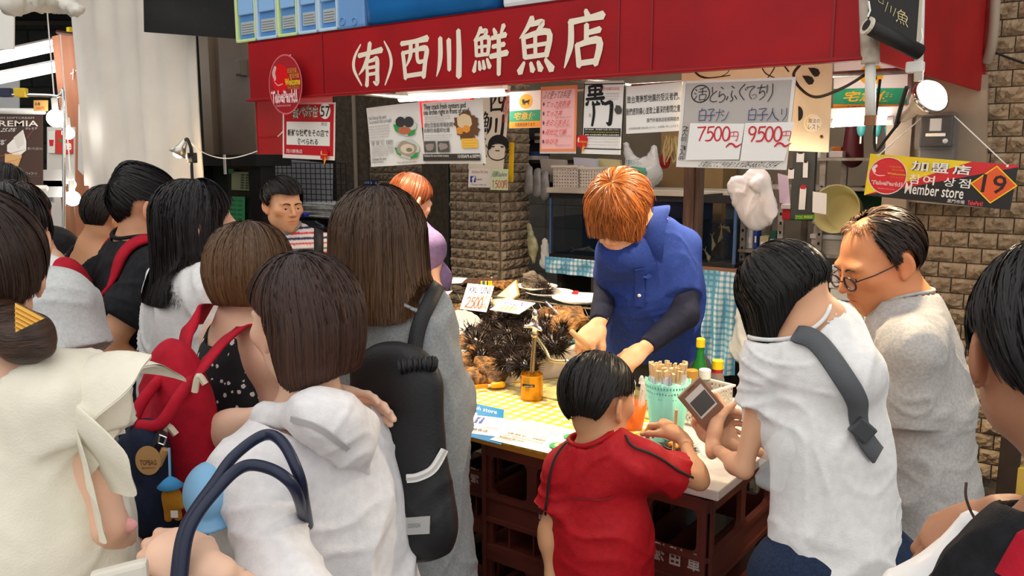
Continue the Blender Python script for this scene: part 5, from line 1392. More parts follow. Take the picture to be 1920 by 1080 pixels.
 # green turf and ice chips
M_TURF=mat('green_turf','#18a878',.6,col2='#0f7d58',scale=60);M_ICE=mat('ice','#dfeeea',.12,trans=.55,spec=.6)
rg=np.random.default_rng(11);n=7000;Lt=np.linalg.norm((B0-F0)*V(1,1,0))
u=rg.random(n);v=rg.random(n)**1.6
P0=(F0*V(1,1,0))[None]+dT[None]*(u*Lt)[:,None]-A[None]*(.03+v*.5)[:,None];P0[:,2]=[bedz(q_)for q_ in P0]
d=rg.normal(0,.35,(n,3));d[:,2]=1;d/=np.linalg.norm(d,axis=1,keepdims=True);sd=np.cross(d,rg.normal(0,1,(n,3)));sd/=np.linalg.norm(sd,axis=1,keepdims=True)
hgt=.014+.012*rg.random(n);vv=np.stack([P0-sd*.0012,P0+sd*.0012,P0+d*hgt[:,None]],1).reshape(-1,3)
tb=F0*V(1,1,0)+UP*.98
o=link('turf',mesh_np('turf',vv-tb,np.arange(n*3).reshape(-1,3)),M_TURF);o.location=tb;tag(o,'green plastic grass lining the foam tray under the urchins','plastic grass',kind='stuff')
n=420;u=rg.random(n);v=rg.random(n)**1.3;c=(F0*V(1,1,0))[None]+dT[None]*(u*Lt)[:,None]-A[None]*(.035+v*.35)[:,None];c[:,2]=[bedz(q_)+.012+.02*rg.random()for q_ in c]
mb=MB()
for q_ in c:
 r_=.006+.008*rg.random();mb._add([q_+e*r_*(0.7+.6*rg.random())for e in(V(1,0,0),V(0,1,0),V(-1,0,0),V(0,-1,0),V(0,0,1),V(0,0,-1))],[(0,1,4),(1,2,4),(2,3,4),(3,0,4),(1,0,5),(2,1,5),(3,2,5),(0,3,5)])
o=mb.build('crushed_ice',M_ICE,None,tb);tag(o,'clear crushed ice between the sea urchins','ice',kind='stuff')

# --- sea urchins
def urchin_mesh(seed,n=230,r=.030,sp=.030):
 rg=np.random.default_rng(seed);mb=MB();k=np.arange(n)+.5;ph=np.arccos(1-2*k/n*.93);th=math.pi*(1+5**.5)*k
 D=np.stack([np.cos(th)*np.sin(ph),np.sin(th)*np.sin(ph),np.cos(ph)],1)+rg.normal(0,.07,(n,3));D/=np.linalg.norm(D,axis=1,keepdims=True)
 mb.lathe([(r*math.sin(a),r*.8*math.cos(a))for a in np.linspace(0,math.pi,7)],10)
 for d in D:
  b=d*V(r,r,r*.8)*.95;x=unit(np.cross(d,V(.3,.5,.8)))*.0021;y=unit(np.cross(d,x))*.0021;l=sp*(.65+.7*rg.random())
  dd=unit(d+rg.normal(0,.14,3));mb._add([b+x,b-x*.5+y*.87,b-x*.5-y*.87,b+dd*l],[(0,1,3),(1,2,3),(2,0,3)])
 return mb.mesh('urchin_spines',fix=False)
M_URCH=mat('urchin','#1b1412',.32,col2='#3a2a20',scale=40,spec=.5)
UM=[urchin_mesh(i)for i in range(4)]
for m_ in UM:m_.materials.append(M_URCH)
UP_=[(872,596),(908,590),(945,598),(985,603),(1022,612),(1052,622),(880,622),(916,618),(953,624),(990,630),(1026,640),(895,645),(930,648),(966,652),(1000,655),(905,668),(955,680),(985,688),(940,668),(1040,650),(860,612)]
desc=['at the back left of the heap','just below the 2500 card','below the left edge of the 3000 card','under the middle of the 3000 card','behind the chrome tap handle','right of the chrome tap in the back row','at the left in the second row','second from the left in the second row','in the middle of the second row','left of the chrome tap handle','close behind the chrome tap stem','at the left in the third row','second from the left in the third row','in the middle of the third row','right in front of the chrome tap','touching the shaggy oysters on the left','at the very front on the green grass','at the front beside the ribbed stem','between the oysters and the front urchin','beside the clump of ice near the tray wall','half hidden at the far left']
for i,(x,y)in enumerate(UP_):
 n_=np.interp(y,[585,690],[2.56,2.13]);c=Pn(x,y,n_);t=thing('sea_urchin','spiny black sea urchin '+desc[i],'sea urchin',c-UP*.024,'black sea urchins heaped on ice')
 o=link('spines',UM[i%4],None,t,(0,0,.024));o.rotation_euler=(random.uniform(-.5,.5),random.uniform(-.5,.5),random.uniform(0,6));k=random.uniform(.95,1.25);o.scale=(k,k,k)

 # --- shaggy oysters
def oyster_mesh(seed,n=4):
 rg=np.random.default_rng(seed);th=np.linspace(0,math.pi,13);ph=np.linspace(0,2*math.pi,27);G=np.zeros((13,27,3))
 for i,a in enumerate(th):
  for j,b in enumerate(ph):
   b_=b%(2*math.pi);k=1+.12*math.sin(3*b_+seed)+.08*math.sin(7*b_+2*seed)
   G[i,j]=V(.078*math.sin(a)*math.cos(b_)*k,.052*math.sin(a)*math.sin(b_)*k,.021*math.cos(a)+.008*math.sin(5*b_)*math.sin(a))
 f=G.reshape(-1,3);nz=vnoise(f,60,seed)*.006+vnoise(f,140,seed+3)*.004;f=f*(1+(nz/.05)[:,None]*np.array([.6,.6,1.6]));mb=MB();mb.grid(f.reshape(G.shape));return mb.mesh('oyster_shell',smooth=False)
M_OY=mat('oyster_shag','#9a6a32',.75,col2='#4a3018',scale=45,bump=.8,bscale=120,mixw=(.4,.6));M_OYG=mat('oyster_grey','#7d7263',.7,col2='#3c352d',scale=30,bump=.8,bscale=90,stretch=(1,4,4))
OM=[oyster_mesh(i)for i in range(4)]
for m_ in OM:m_.materials.append(M_OY)
OP=[(868,648,1.0,'at the back left beside the white plate'),(880,680,1.1,'nearest the grey dress sleeve'),(925,692,1.15,'lying at the front on green grass'),(895,706,.9,'lowest at the front of the tray'),(900,660,.8,'wedged against the urchins'),(1062,606,1.5,'large and brown under the crab pincers'),(1035,590,.9,'behind the crab pincers'),(870,590,.9,'under the corner of the 2500 card')]
for i,(x,y,k,ds)in enumerate(OP):
 n_=np.interp(y,[585,710],[2.56,2.10]);c=Pn(x,y,n_);t=thing('rock_oyster','shaggy brown rock oyster '+ds,'oyster',c-UP*.02,'shaggy oysters on the ice tray');o=link('shell',OM[i%4],None,t,(0,0,.02));o.rotation_euler=(random.uniform(-.5,.3),random.uniform(-.3,.3),random.uniform(0,6));o.scale=(k,k,k*1.2)
 # scalloped white plate leaning at the left of the tray
def plate_mesh(r=.1,seed=0,holes=True):
 mb=MB();th=np.linspace(0,2*math.pi,49);pr=[(0,.003),(r*.55,.003),(r*.75,.008),(r*.98,.016),(r,.017),(r*.98,.013),(r*.72,.003),(r*.5,0),(0,0)]
 G=[[V(q*(1+(.025*abs(math.sin(12*a))if q>r*.7 else 0))*math.cos(a),q*(1+(.025*abs(math.sin(12*a))if q>r*.7 else 0))*math.sin(a),z)for a in th]for q,z in pr];mb.grid(G);return mb.mesh('plate',smooth=True)
PM=plate_mesh();M_PL=mat('plate_white','#ece8e2',.25);PM.materials.append(M_PL)
def plate(c,lab,rot=(0,0,0),k=1.0,grp='white scalloped plates'):
 o=link('plate',PM,None,None,c,rot);o.scale=(k,k,k);return tag(o,lab,'plate',grp)
plate(Pn(864,622,2.36)+V(0,0,-.02),'white scalloped plate leaning upright at the left of the urchins',(1.15,.1,.3))
# price cards
def card(q,lab,rows_,back=None):
 tl,tr,bl=q;p=Panel('price_card',lab,'price card',tl,tr,bl,mat('card_white','#f4efe6',.2),thick=.003);rows_(p);return p
def r1(p):
 p.strokes([[(2,2,3),(98,2,3),(98,98,3),(2,98,3),(2,2,3)]],.06,.06,.50,.38,BLUI,wk=.5);p.text('XXL',.12,.10,.44,.33,BLUI,bold=.01);p.text('UNI',.58,.06,.93,.34,BLUI);p.text('北海道',.50,.38,.92,.52,pure('#a05a3a'))
 for i,ch in enumerate('2500'):p.strokes(GL[ch],.16+i*.155,.50,.34+i*.155,.92,pure('#e0492a'),wk=1.2)
 p.text('円',.80,.72,.95,.95,pure('#e0492a'))
def r2(p):
 p.text('XXXL',.08,.08,.42,.42,pure('#5a2a9a'),bold=.02);p.text('UNI',.46,.08,.82,.46,pure('#5a2a9a'),bold=.01)
 for i,ch in enumerate('3000'):p.strokes(GL[ch],.14+i*.14,.50,.30+i*.14,.92,pure('#ee7a2a'),wk=1.2)
 p.text('円',.72,.66,.84,.92,pure('#ee7a2a'));p.text('北海道',.84,.12,.97,.5,pure('#c05a6a'))
nn=2.50;card((Pn(877,531,nn+.05),Pn(926,536,nn+.05),Pn(862,579,nn-.01)),'white price card reading 2500 standing above the urchins',r1)
a=Pn(950,560,nn);card((a,Pn(1004,568,nn+.02),Pn(918,580,nn-.10)),'tilted white price card reading 3000 lying on the urchins',r2)
t=thing('clip_stand','little row of yellow and blue clips above the 2500 card','clips',Pn(914,534,2.56))
for i,x in enumerate((903,907,911,917,921)):MB().tube([Pn(x,535,2.56),Pn(x,527,2.56)],.004,6).build('clip',(YEL,pure('#3a5aa8'),YEL,YEL,YEL)[i],t)

# --- wire rack with plates behind the tray
nr0,nr1=2.70,3.0;zr=1.155
t=thing('wire_rack','chrome wire rack shelf standing behind the urchin tray','rack',S(-1.95,2.85,0))
sL,sR=-2.33,-1.56;Mw=mat('rack_wire','#8a7f6e',.35,metal=.9)
for s_ in(sL,sR):
 for n_ in(nr0,nr1):MB().tube([S(s_,n_,.0),S(s_,n_,zr+.03)],.011,10).build('post',Mw,t,smooth=True)
for n_ in(nr0,nr1):
 for dz in(0,-.035):MB().tube([S(sL,n_,zr+dz),S(sR,n_,zr+dz)],.004,6).build('rail',Mw,t)
 mb=MB();k=36;mb.tube([S(sL+(sR-sL)*i/k,n_,zr-(.035 if i%2 else 0))for i in range(k+1)],.002,5);mb.build('truss_wire',Mw,t)
for i in range(16):s_=sL+(sR-sL)*i/15;MB().tube([S(s_,nr0,zr),S(s_,nr1,zr)],.002,5).build('shelf_wire',Mw,t)
ct=Pn(1090,553,2.78);plate(V(*ct[:2],zr+.006),'round white fish-scale plate at the right end of the wire rack',(0,0,0),1.15)
c2=Pn(1030,553,2.84);plate(V(*c2[:2],zr+.006),'white scalloped plate in the middle of the wire rack',(0,0,.4),1.0)
c3=Pn(1005,548,2.85);plate(V(*c3[:2],zr+.024),'white plate under the big grey oyster on the rack',(0,0,.8),.9)
zs=1.02;cs=Pn(1032,598,2.60);bx_=MB().box((-.08,-.08,0),(.08,.08,.05)).mesh('stand')
st=link('plate_stand',bx_,M_FOAM,None,V(cs[0],cs[1],zs-.06));tag(st,'small foam block under the stack of scalloped plates','foam block')
for k in range(6):plate(V(cs[0],cs[1],zs-.01+k*.013),'white scalloped plate, number %s from the bottom of the stack under the rack'%['one','two','three','four','five','six'][k],(0,0,k*.13),.95,'stacked scalloped plates')
plate(V(*Pn(847,524,2.85)[:2],zr+.006),'white plate with urchin shell at the left end of the rack',(0,0,.2),.9)
o5=thing('display_oyster','large ringed grey oyster standing on the rack by the menu board','oyster',Pn(1000,548,2.83));c=Pn(1000,530,2.83)
o=link('shell',OM[1].copy(),None,o5,c-Pn(1000,548,2.83));o.data.materials.clear();o.data.materials.append(M_OYG);o.rotation_euler=(1.3,.2,.5);o.scale=(.75,.95,1.3)
for x,y,k,m_,lb in((945,528,.9,M_OY,'flat brown oyster on the rack behind the 2500 card'),(900,523,1.1,mat('dark_brown_shag','#4f2f1e',.8,col2='#2f1b10',scale=60,bump=.8,bscale=120),'dark brown shaggy shell on the rack left of the cards')):
 c=Pn(x,y,2.85);tt_=thing('display_oyster',lb,'oyster',V(*c[:2],zr+.005));o=link('shell',OM[2].copy(),None,tt_,(0,0,.018));o.data.materials.clear();o.data.materials.append(m_);o.scale=(k,k,1)
for x,y,lb,k in((1019,544,'black sea urchin with yellow tag on the rack plate',.95),(839,519,'round brown sea urchin shell on the left rack plate',.55)):
 c=Pn(x,y,2.82);t=thing('sea_urchin',lb,'sea urchin',c-UP*.024,'urchins on the rack');o=link('spines',UM[0],None,t,(0,0,.024));o.scale=(k,)*3
 if k>.6:MB().box((-.004,-.004,.05),(.004,.004,.058)).build('tag',YEL,t)
p=Panel('menu_board','small framed menu board leaning on the rack beside the big oyster','menu board',Pn(968,524,2.76),Pn(973,552,2.70),Pn(923,562,2.70),mat('menu_frame','#b98a56',.5),thick=.008)
p.rect('menu_sheet',.06,.05,.94,.95,pure('#cfd0b4',.4))
for k in range(6):p.text('Fresh sea urchin and oyster',.15+.13*k,.15,.22+.13*k,.85,GREY,rot=0)
t=thing('crab_pincers','steel crab pincers with pinkish handles lying on the brown oyster','pincers',Pn(1040,596,2.52))
a,b,c=Pn(1024,567,2.52),Pn(1059,600,2.50),Pn(1014,590,2.50)
MB().tube([a,(a+b)/2,b],[.009,.005,.004],8).build('blade',M_CHROME,t,smooth=True);MB().tube([c,(b+c)/2,b],[.009,.008,.006],8).build('handle',mat('pinc_handle','#c9a28c',.4),t,smooth=True);MB().lathe([(.008,-.004),(.008,.004),(.003,.005),(.003,-.005),(.008,-.004)],14,b,(A,UP,N)).build('pivot',mat('pinc_pivot','#d9b89a',.4),t,smooth=True)
for x,y,lb in((1078,549,'small red clip on the white plate'),(823,538,'red plastic clip at the left end of the wire rack')):
 t=thing('red_clip',lb,'clip',Pn(x,y+4,2.8));c=Pn(x,y,2.8);MB().box((-.012,-.006,-.006),(.012,.006,.003),(A,N,UP),c).build('jaw',REDI,t);MB().box((-.004,-.006,-.001),(.014,.006,.008),(A,N,UP),c).build('grip',REDI,t)
t=thing('paper_fan','white folded paper sheet at the left end of the rack','paper',Pn(840,562,2.5));mb=MB();q=[Pn(812,550,2.5),Pn(848,545,2.55),Pn(830,560,2.48),Pn(810,556,2.48)];mb.hexa([p_-UP*.003 for p_ in q]+q);mb.build('sheet',WHT,t)

# --- cups, bottles and basket at the right
zw=.9655
c=Pz(1187,803,ZT);oc=thing('orange_cup','orange plastic cup holding clear spoons behind the boy','cup',c)
def cup(t,c,r0,r1,h,m,seg=28,edge=0.0,th=.002):
 th_=np.linspace(0,2*math.pi,seg*2+1);G=[]
 for q,z,e in((0.001,0,0),(r0,0,0),(r0*.98+.02*r1,h*.03,0),(r1,h,edge),(r1-th,h,edge),(r0-th,.004,0),(0.001,.004,0)):
  G.append([c+V(q*math.cos(a),q*math.sin(a),z+e*math.cos(a*seg/2))for a in th_])
 return MB().grid(G).build('cup',m,t,smooth=True)
cup(oc,c,.026,.038,.075,mat('orange_plastic','#f06a1c',.3))
M_CLEAR=mat('clear_plastic','#eef1f2',.08,alpha=.45,spec=.8)
for i in range(11):
 a=random.uniform(0,6.3);b=c+V(.016*math.cos(a),.016*math.sin(a),.02);e=b+V(.022*math.cos(a+.3),.022*math.sin(a+.3),.085+.03*random.random());t=thing('clear_spoon','clear plastic spoon standing in the orange cup','spoon',b,'clear spoons in the orange cup')
 MB().tube([b,e],.0025,6).build('stem',M_CLEAR,t);mb=MB();mb.lathe([(0,-.014),(.007,-.006),(.008,.004),(.004,.013),(0,.015)],10,e+UP*.008);mb.build('bowl',M_CLEAR,t,smooth=True)
c=Pz(1249,832,zw);mc=thing('mint_planter','tall mint green planter with scalloped lace rim full of chopsticks','planter',c)
M_MINT=mat('mint_plastic','#8fd8c0',.35)
cup(mc,c,.040,.061,.178,M_MINT,18,.0035)
mb=MB()
for k in range(3):
 for i in range(46):
  a=2*math.pi*(i+.5*k)/46;r_=.0595-.0022*k;z=.166-.014*k;x=V(-math.sin(a),math.cos(a),0);y=UP;nn_=V(math.cos(a),math.sin(a),0);O=c+nn_*r_+UP*z
  mb._add([O+x*.0024*math.cos(q)+y*.004*math.sin(q)+nn_*.0006 for q in np.linspace(0,2*math.pi,6,False)],[tuple(range(6))])
o=mb.build('lace_holes',mat('mint_shadow','#5fb39b',.5),mc,fix=False);o['kind']='stuff'
M_CHOP=mat('chopstick_wood','#e2c79c',.6,col2='#cfae7c',scale=40,stretch=(6,6,1));M_SLV=mat('chop_sleeve','#e9e4ea',.2,col2='#d6cce0',scale=30)
k=0
for ring,cnt in((.0,1),(.018,6),(.033,11),(.047,15)):
 for i in range(cnt):
  a=2*math.pi*i/max(cnt,1)+ring*40;b=c+V(ring*.55*math.cos(a),ring*.55*math.sin(a),.02);hgt=.205+.022*random.random();e=c+V(ring*1.0*math.cos(a),ring*math.sin(a),hgt);d=unit(e-b)
  t=thing('chopsticks','pair of pale wooden chopsticks in a clear sleeve in the mint planter','chopsticks',b,'wrapped chopsticks in the mint planter')
  x=unit(np.cross(d,V(math.cos(a*2.3),math.sin(a*2.3),0)));y=np.cross(d,x);L_=np.linalg.norm(e-b)
  for sgn in(-1,1):MB().box((-.0032,sgn*.0036-.003,0),(.0032,sgn*.0036+.003,L_),(x,y,d),b).build('stick',M_CHOP,t)
  MB().box((-.0040,-.0075,0.0),(.0040,.0075,L_-.018-.02*random.random()),(x,y,d),b).build('sleeve',M_SLV,t)
  k+=1
  # white basket with bottles
cA,cB=Pz(1303,800,zw),Pz(1372,776,zw)
ub=unit((cB-cA)*V(1,1,0));vb=np.cross(UP,ub);w_=np.linalg.norm((cB-cA)*V(1,1,0));wd=.20;hb=.085
t=thing('sauce_basket','white plastic basket with square holes holding sauce bottles','basket',(cA+cB)/2)
M_BSK=mat('basket_white','#eae2d6',.4)
def grid_wall(mb,O,ex,L_,h,nx,nz,th,nrm,solidf=.45):
 dx=L_/nx;dz=h/nz;b=dx*solidf/2
 for i in range(nx+1):x=i*dx;mb.box((max(x-b,0),0,0),(min(x+b,L_),th,h),(ex,nrm,UP),O)
 for j in range(nz+1):z=j*dz;bb=dz*solidf/2;mb.box((0,0,max(z-bb,0)),(L_,th,min(z+bb,h)),(ex,nrm,UP),O)
for nm_,O,ex,L_,nr in(('front_wall',cA,ub,w_,vb),('back_wall',cA+vb*wd,ub,w_,vb),('end_wall',cA,vb,wd,ub),('end_wall',cB-ub*.002,vb,wd,ub)):
 mb=MB();grid_wall(mb,O,ex,L_,hb,max(4,int(L_/.013)),6,.002,nr);mb.build(nm_,M_BSK,t)
mb=MB();mb.box((-.006,-.006,hb),(w_+.006,.004,hb+.006),(ub,vb,UP),cA);mb.box((-.006,wd-.004,hb),(w_+.006,wd+.006,hb+.006),(ub,vb,UP),cA);mb.box((-.006,0,hb),(.004,wd,hb+.006),(ub,vb,UP),cA);mb.box((w_-.004,0,hb),(w_+.006,wd,hb+.006),(ub,vb,UP),cA);mb.build('rim',M_BSK,t)
MB().box((0,0,0),(w_,wd,.003),(ub,vb,UP),cA).build('floor',M_BSK,t)
def bottle(x,y,z_top,dy,prof,glass,capc,lab,cat,capprof,liquid=None,labelband=None):
 top=Pd(x,y,dy);b=V(top[0],top[1],zw+.004);H=top[2]-b[2];t=thing('bottle',lab,cat,b)
 MB().lathe([(r_,z_*H)for r_,z_ in prof],20,b).build('glass',glass,t,smooth=True)
 MB().lathe([(r_,z_*H)for r_,z_ in capprof],18,b).build('cap',capc,t,smooth=False)
 if liquid:MB().lathe([(r_*.93,z_*H)for r_,z_ in prof if z_<liquid[1]]+[(0,liquid[1]*H)],20,b).build('sauce',liquid[0],t,smooth=True)
 if labelband:MB().lathe([(labelband[0],labelband[1]*H),(labelband[0],labelband[2]*H)],20,b).build('label',labelband[3],t,smooth=True)
bp=[(0,0),(.026,.0),(.027,.03),(.027,.45),(.022,.58),(.0125,.72),(.011,.90)];cpn=[(.0135,.87),(.0135,.985),(.011,1.0),(0,1.0)]
bottle(1314,634,0,2.48,bp,mat('green_glass','#1f8a35',.08,trans=.35,spec=.7),mat('cap_yellow','#f3cf18',.35),'green glass bottle with yellow cap in the sauce basket','bottle',cpn)
bp2=[(0,0),(.022,0),(.023,.05),(.023,.55),(.019,.66),(.0165,.74),(.0165,.84)];cp2=[(.0175,.80),(.0175,.985),(.015,1),(0,1)]
bottle(1346,675,0,2.50,bp2,mat('clear_glass','#d9dcd2',.06,trans=.75),mat('cap_yellow','#f3cf18',.35),'clear seasoning bottle with yellow cap and red label','bottle',cp2,(mat('sesame','#d8cfb4',.6),.5),(.0172,.60,.80,pure('#b3222a',.4)))
bottle(1322,692,0,2.38,bp2,mat('clear_glass','#d9dcd2',.06,trans=.75),mat('cap_white','#f0eeea',.35),'red chilli sauce bottle with white cap in the basket','bottle',cp2,(mat('chilli','#a3161c',.4),.74))
bottle(1298,693,0,2.36,bp2,mat('clear_glass','#d9dcd2',.06,trans=.75),mat('cap_tan','#c9913c',.35),'clear bottle with tan cap behind the mint planter','bottle',cp2)
# half urchin in its shell on a paper dish
c=Pz(1270,858,zw);t=thing('urchin_dish','opened sea urchin with orange roe on a small dish before the boy','food',c)
MB().lathe([(0,0),(.03,0),(.05,.008),(.052,.010),(.03,.003),(0,.003)],24,c).build('dish',M_PL,t,smooth=True)
mb=MB();mb.lathe([(0,.004),(.022,.008),(.036,.024),(.038,.034),(.033,.034),(.025,.018),(0,.012)],20,c);mb.build('shell',M_URCH,t,smooth=True)
mb=MB();rg=np.random.default_rng(4)
for i in range(220):
 a=rg.uniform(0,6.28);z=rg.uniform(.006,.034);r_=.037;b=c+V(r_*math.cos(a),r_*math.sin(a),z);d=unit(V(math.cos(a),math.sin(a),rg.uniform(-.1,.5))+rg.normal(0,.2,3));x=unit(np.cross(d,UP))*.0012;mb._add([b+x,b-x,b+UP*.0015,b+d*rg.uniform(.012,.024)],[(0,1,3),(1,2,3),(2,0,3)])
o=mb.build('spines',M_URCH,t,fix=False);o['kind']='stuff'
M_ROE=mat('roe','#e8a03c',.45,col2='#d9862a',scale=80,bump=.5,bscale=150)
for i in range(7):
 a=2*math.pi*i/6;r_=.016 if i<6 else 0;q=c+V(r_*math.cos(a),r_*math.sin(a),.034);vs,qs=solid([ell(q,(.011,.008,.009),.004,np.array([[math.cos(a),math.sin(a),0],[-math.sin(a),math.cos(a),0],[0,0,1]]))],.0035);link('roe',mesh_np('roe',vs-c,qs),M_ROE,t)
t=thing('plastic_wrap','crumpled clear plastic wrapper lying beside the urchin dish','wrapper',Pz(1345,850,zw));c=Pz(1345,850,zw)
G=np.zeros((9,9,3));rg=np.random.default_rng(9)
for i in range(9):
 for j in range(9):G[i,j]=c+V((i-4)*.011,(j-4)*.009,.003+.016*rg.random()*(1-abs(i-4)/5))
MB().grid(G).build('film',M_CLEAR,t)
# green crate and rack leg behind the counter, by the vendor
t=thing('green_crate','green mesh plastic crate on the floor behind the counter','crate',S(-1.62,3.05,0));mb=MB()
for O,ex,L_,nr in((S(-1.75,2.95,.72),A,.36,N),(S(-1.75,3.2,.72),A,.36,N),(S(-1.75,2.95,.72),N,.25,A),(S(-1.39,2.95,.72),N,.25,A)):
 mb=MB();grid_wall(mb,O,ex,L_,.2,14,8,.004,nr,.4);mb.build('mesh_wall',mat('green_plastic','#0f7a46',.4),t)
MB().sbox(-1.75,-1.39,2.95,3.2,.715,.722).build('floor_panel',mat('green_plastic','#0f7a46',.4),t)
t2=thing('stool','dark stool carrying the green crate behind the counter','stool',S(-1.57,3.07,0));MB().sbox(-1.76,-1.38,2.94,3.21,.69,.715).build('top',M_BLACK,t2)
for s_ in(-1.74,-1.40):
 for n_ in(2.96,3.19):MB().tube([S(s_,n_,0.006),S(s_,n_,.69)],.012,8).build('leg',M_BLACK,t2)

 # --- behind the vendor: tanks, shelves and clutter
nt_=3.70
def tank(x0,y0,x1,y1,n,dp,lab,blue):
 s0,s1,z0,z1=rp(x0,y0,x1,y1,n);t=thing('fish_tank',lab,'fish tank',S((s0+s1)/2,n+dp/2,z0));f=.012
 for a,b in((z0,z0+.025),(z1-.035,z1)):
  mb=MB();mb.sbox(s0,s1,n,n+f,a,b);mb.sbox(s0,s1,n+dp-f,n+dp,a,b);mb.sbox(s0,s0+f,n,n+dp,a,b);mb.sbox(s1-f,s1,n,n+dp,a,b);mb.build('frame',M_BLACK,t)
 for s_,n_ in((s0,n),(s1-f,n)):MB().sbox(s_,s_+f,n_,n_+f,z0,z1).build('corner_post',mat('tank_trim','#46608a',.3),t)
 MB().sbox(s0+.004,s1-.004,n+dp-.01,n+dp,z0,z1).build('back_panel',mat('tank_back_'+blue,blue,.5),t)
 MB().sbox(s0,s1,n,n+dp,z0,z0+.008).build('floor_panel',M_DARK,t)
 MB().sbox(s0+f,s1-f,n+.003,n+.008,z0+.025,z1-.035).build('glass',mat('tank_glass','#20303a',.03,alpha=.12,spec=.5),t)
 MB().sbox(s0+f,s1-f,n+.02,n+dp-.02,z0+.025,z0+(z1-z0)*.62).build('water',mat('tank_water','#0c1626',.3,alpha=.35,spec=.1),t)
 return s0,s1,z0,z1
s0,s1,z0,z1=tank(1030,362,1284,494,nt_,.34,'wide black framed fish tank with dark blue water behind the vendor','#182a6a')
q=S(s0+.1,nt_+.06,z0+.1);t=thing('fish','slender silver fish swimming low in the wide tank','fish',Pn(1095,470,nt_+.12));c=Pn(1095,470,nt_+.12)
vs,qs=solid([cone(c-A*.06,c+A*.03+UP*.012,.004,.013,.01,flat=(N,.6)),cone(c+A*.03+UP*.012,c+A*.07,.013,.006,.01,flat=(N,.6)),cone(c-A*.06,c-A*.085+UP*.016,.004,.006,.005,flat=(N,.4)),cone(c-A*.06,c-A*.085-UP*.012,.004,.006,.005,flat=(N,.4))],.004)
fm=mesh_np('fish_body',vs-c,qs);link('fish_body',fm,mat('fish_silver','#8d8f88',.3,col2='#5d6058',scale=20),t)
t3=tank(1310,366,1380,504,3.45,.3,'narrow glass fish tank with yellowish fish right of the wooden post','#223040')
for i,(x,y,r_)in enumerate(((1335,455,1.2),(1350,440,1.5),(1360,430,.3),(1325,480,.9))):
 c=Pn(x,y,3.55);t=thing('fish','pale yellowish fish, %s in the narrow tank'%['lower left','large and upright','uppermost','lowest'][i],'fish',c);o=link('fish_body',fm.copy(),None,t);o.data.materials.clear();o.data.materials.append(mat('fish_pale','#a59a6a',.35));o.rotation_euler=(0,r_,rzA);o.scale=(.6,.6,.7)
 # stands under the tanks with blue gingham cloths
M_BG=gingham('blue_gingham','#e2e8ea','#8fc0d8','#5a9cc0',.026,RZ,.42,(0,0,.3),.35,zk=1.0)
st=thing('tank_stand','dark wooden stand carrying the wide fish tank','stand',S((s0+s1)/2,nt_+.2,0));MB().sbox(s0,s1,nt_+.04,nt_+.36,z0-.03,z0).build('top',M_BLACK,st)
for s_ in(s0+.02,s1-.04):MB().sbox(s_,s_+.03,nt_+.05,nt_+.36,0,z0-.03).build('leg',M_DARK,st)
def cloth(x0,y0,x1,y1,n,lab,amp=.012,m=None,name='gingham_cloth',cat='cloth',nx=26,ny=14,sk=0.0):
 a,b,c,d=rp(x0,y0,x1,y1,n);G=np.zeros((nx,ny,3))
 for i in range(nx):
  for j in range(ny):u,v=i/(nx-1),j/(ny-1);G[i,j]=S(a+(b-a)*u,n+amp*math.sin(u*19+2*v)*(.3+v)+amp*.5*math.sin(v*7+u*5),d+(c-d)*(v+sk*u))
 mb=MB();mb.grid(G);G2=G+N*.003;mb.grid(G2[::-1]);o=mb.build(name,m or M_BG,None,S((a+b)/2,n,c),smooth=True);return tag(o,lab,cat)
cloth(1021,485,1130,516,nt_-.03,'blue gingham cloth hanging below the wide fish tank',.006)
cloth(1308,508,1380,700,3.42,'long blue gingham cloth hanging below the narrow tank',.012,ny=30)
MB()
s0b,s1b,z0b,z1b=rp(1308,500,1380,512,3.44);t=thing('tank_plinth','metal plinth with worn wooden top under the narrow tank','stand',S((s0b+s1b)/2,3.6,0));MB().sbox(s0b,s1b,3.44,3.76,z0b,z1b-.004).build('top',mat('worn_wood','#8a6248',.7),t);MB().sbox(s0b+.01,s1b-.01,3.47,3.76,0,z0b).build('body',M_DARK,t)
# wooden post
a,b,c,d=rp(1279,300,1306,560,3.05);t=thing('wooden_post','weathered brown wooden post standing behind the vendor','post',S((a+b)/2,3.08,0));M_POST=mat('post_wood','#58443a',.7,col2='#3c2d26',scale=10,stretch=(8,8,.7));mb=MB();mb.sbox(a,b-.018,3.05,3.11,0,2.2);mb.build('timber',M_POST,t,bevel=.003);MB().sbox(b-.016,b,3.058,3.11,0,2.2).build('batten',M_POST,t,bevel=.002)
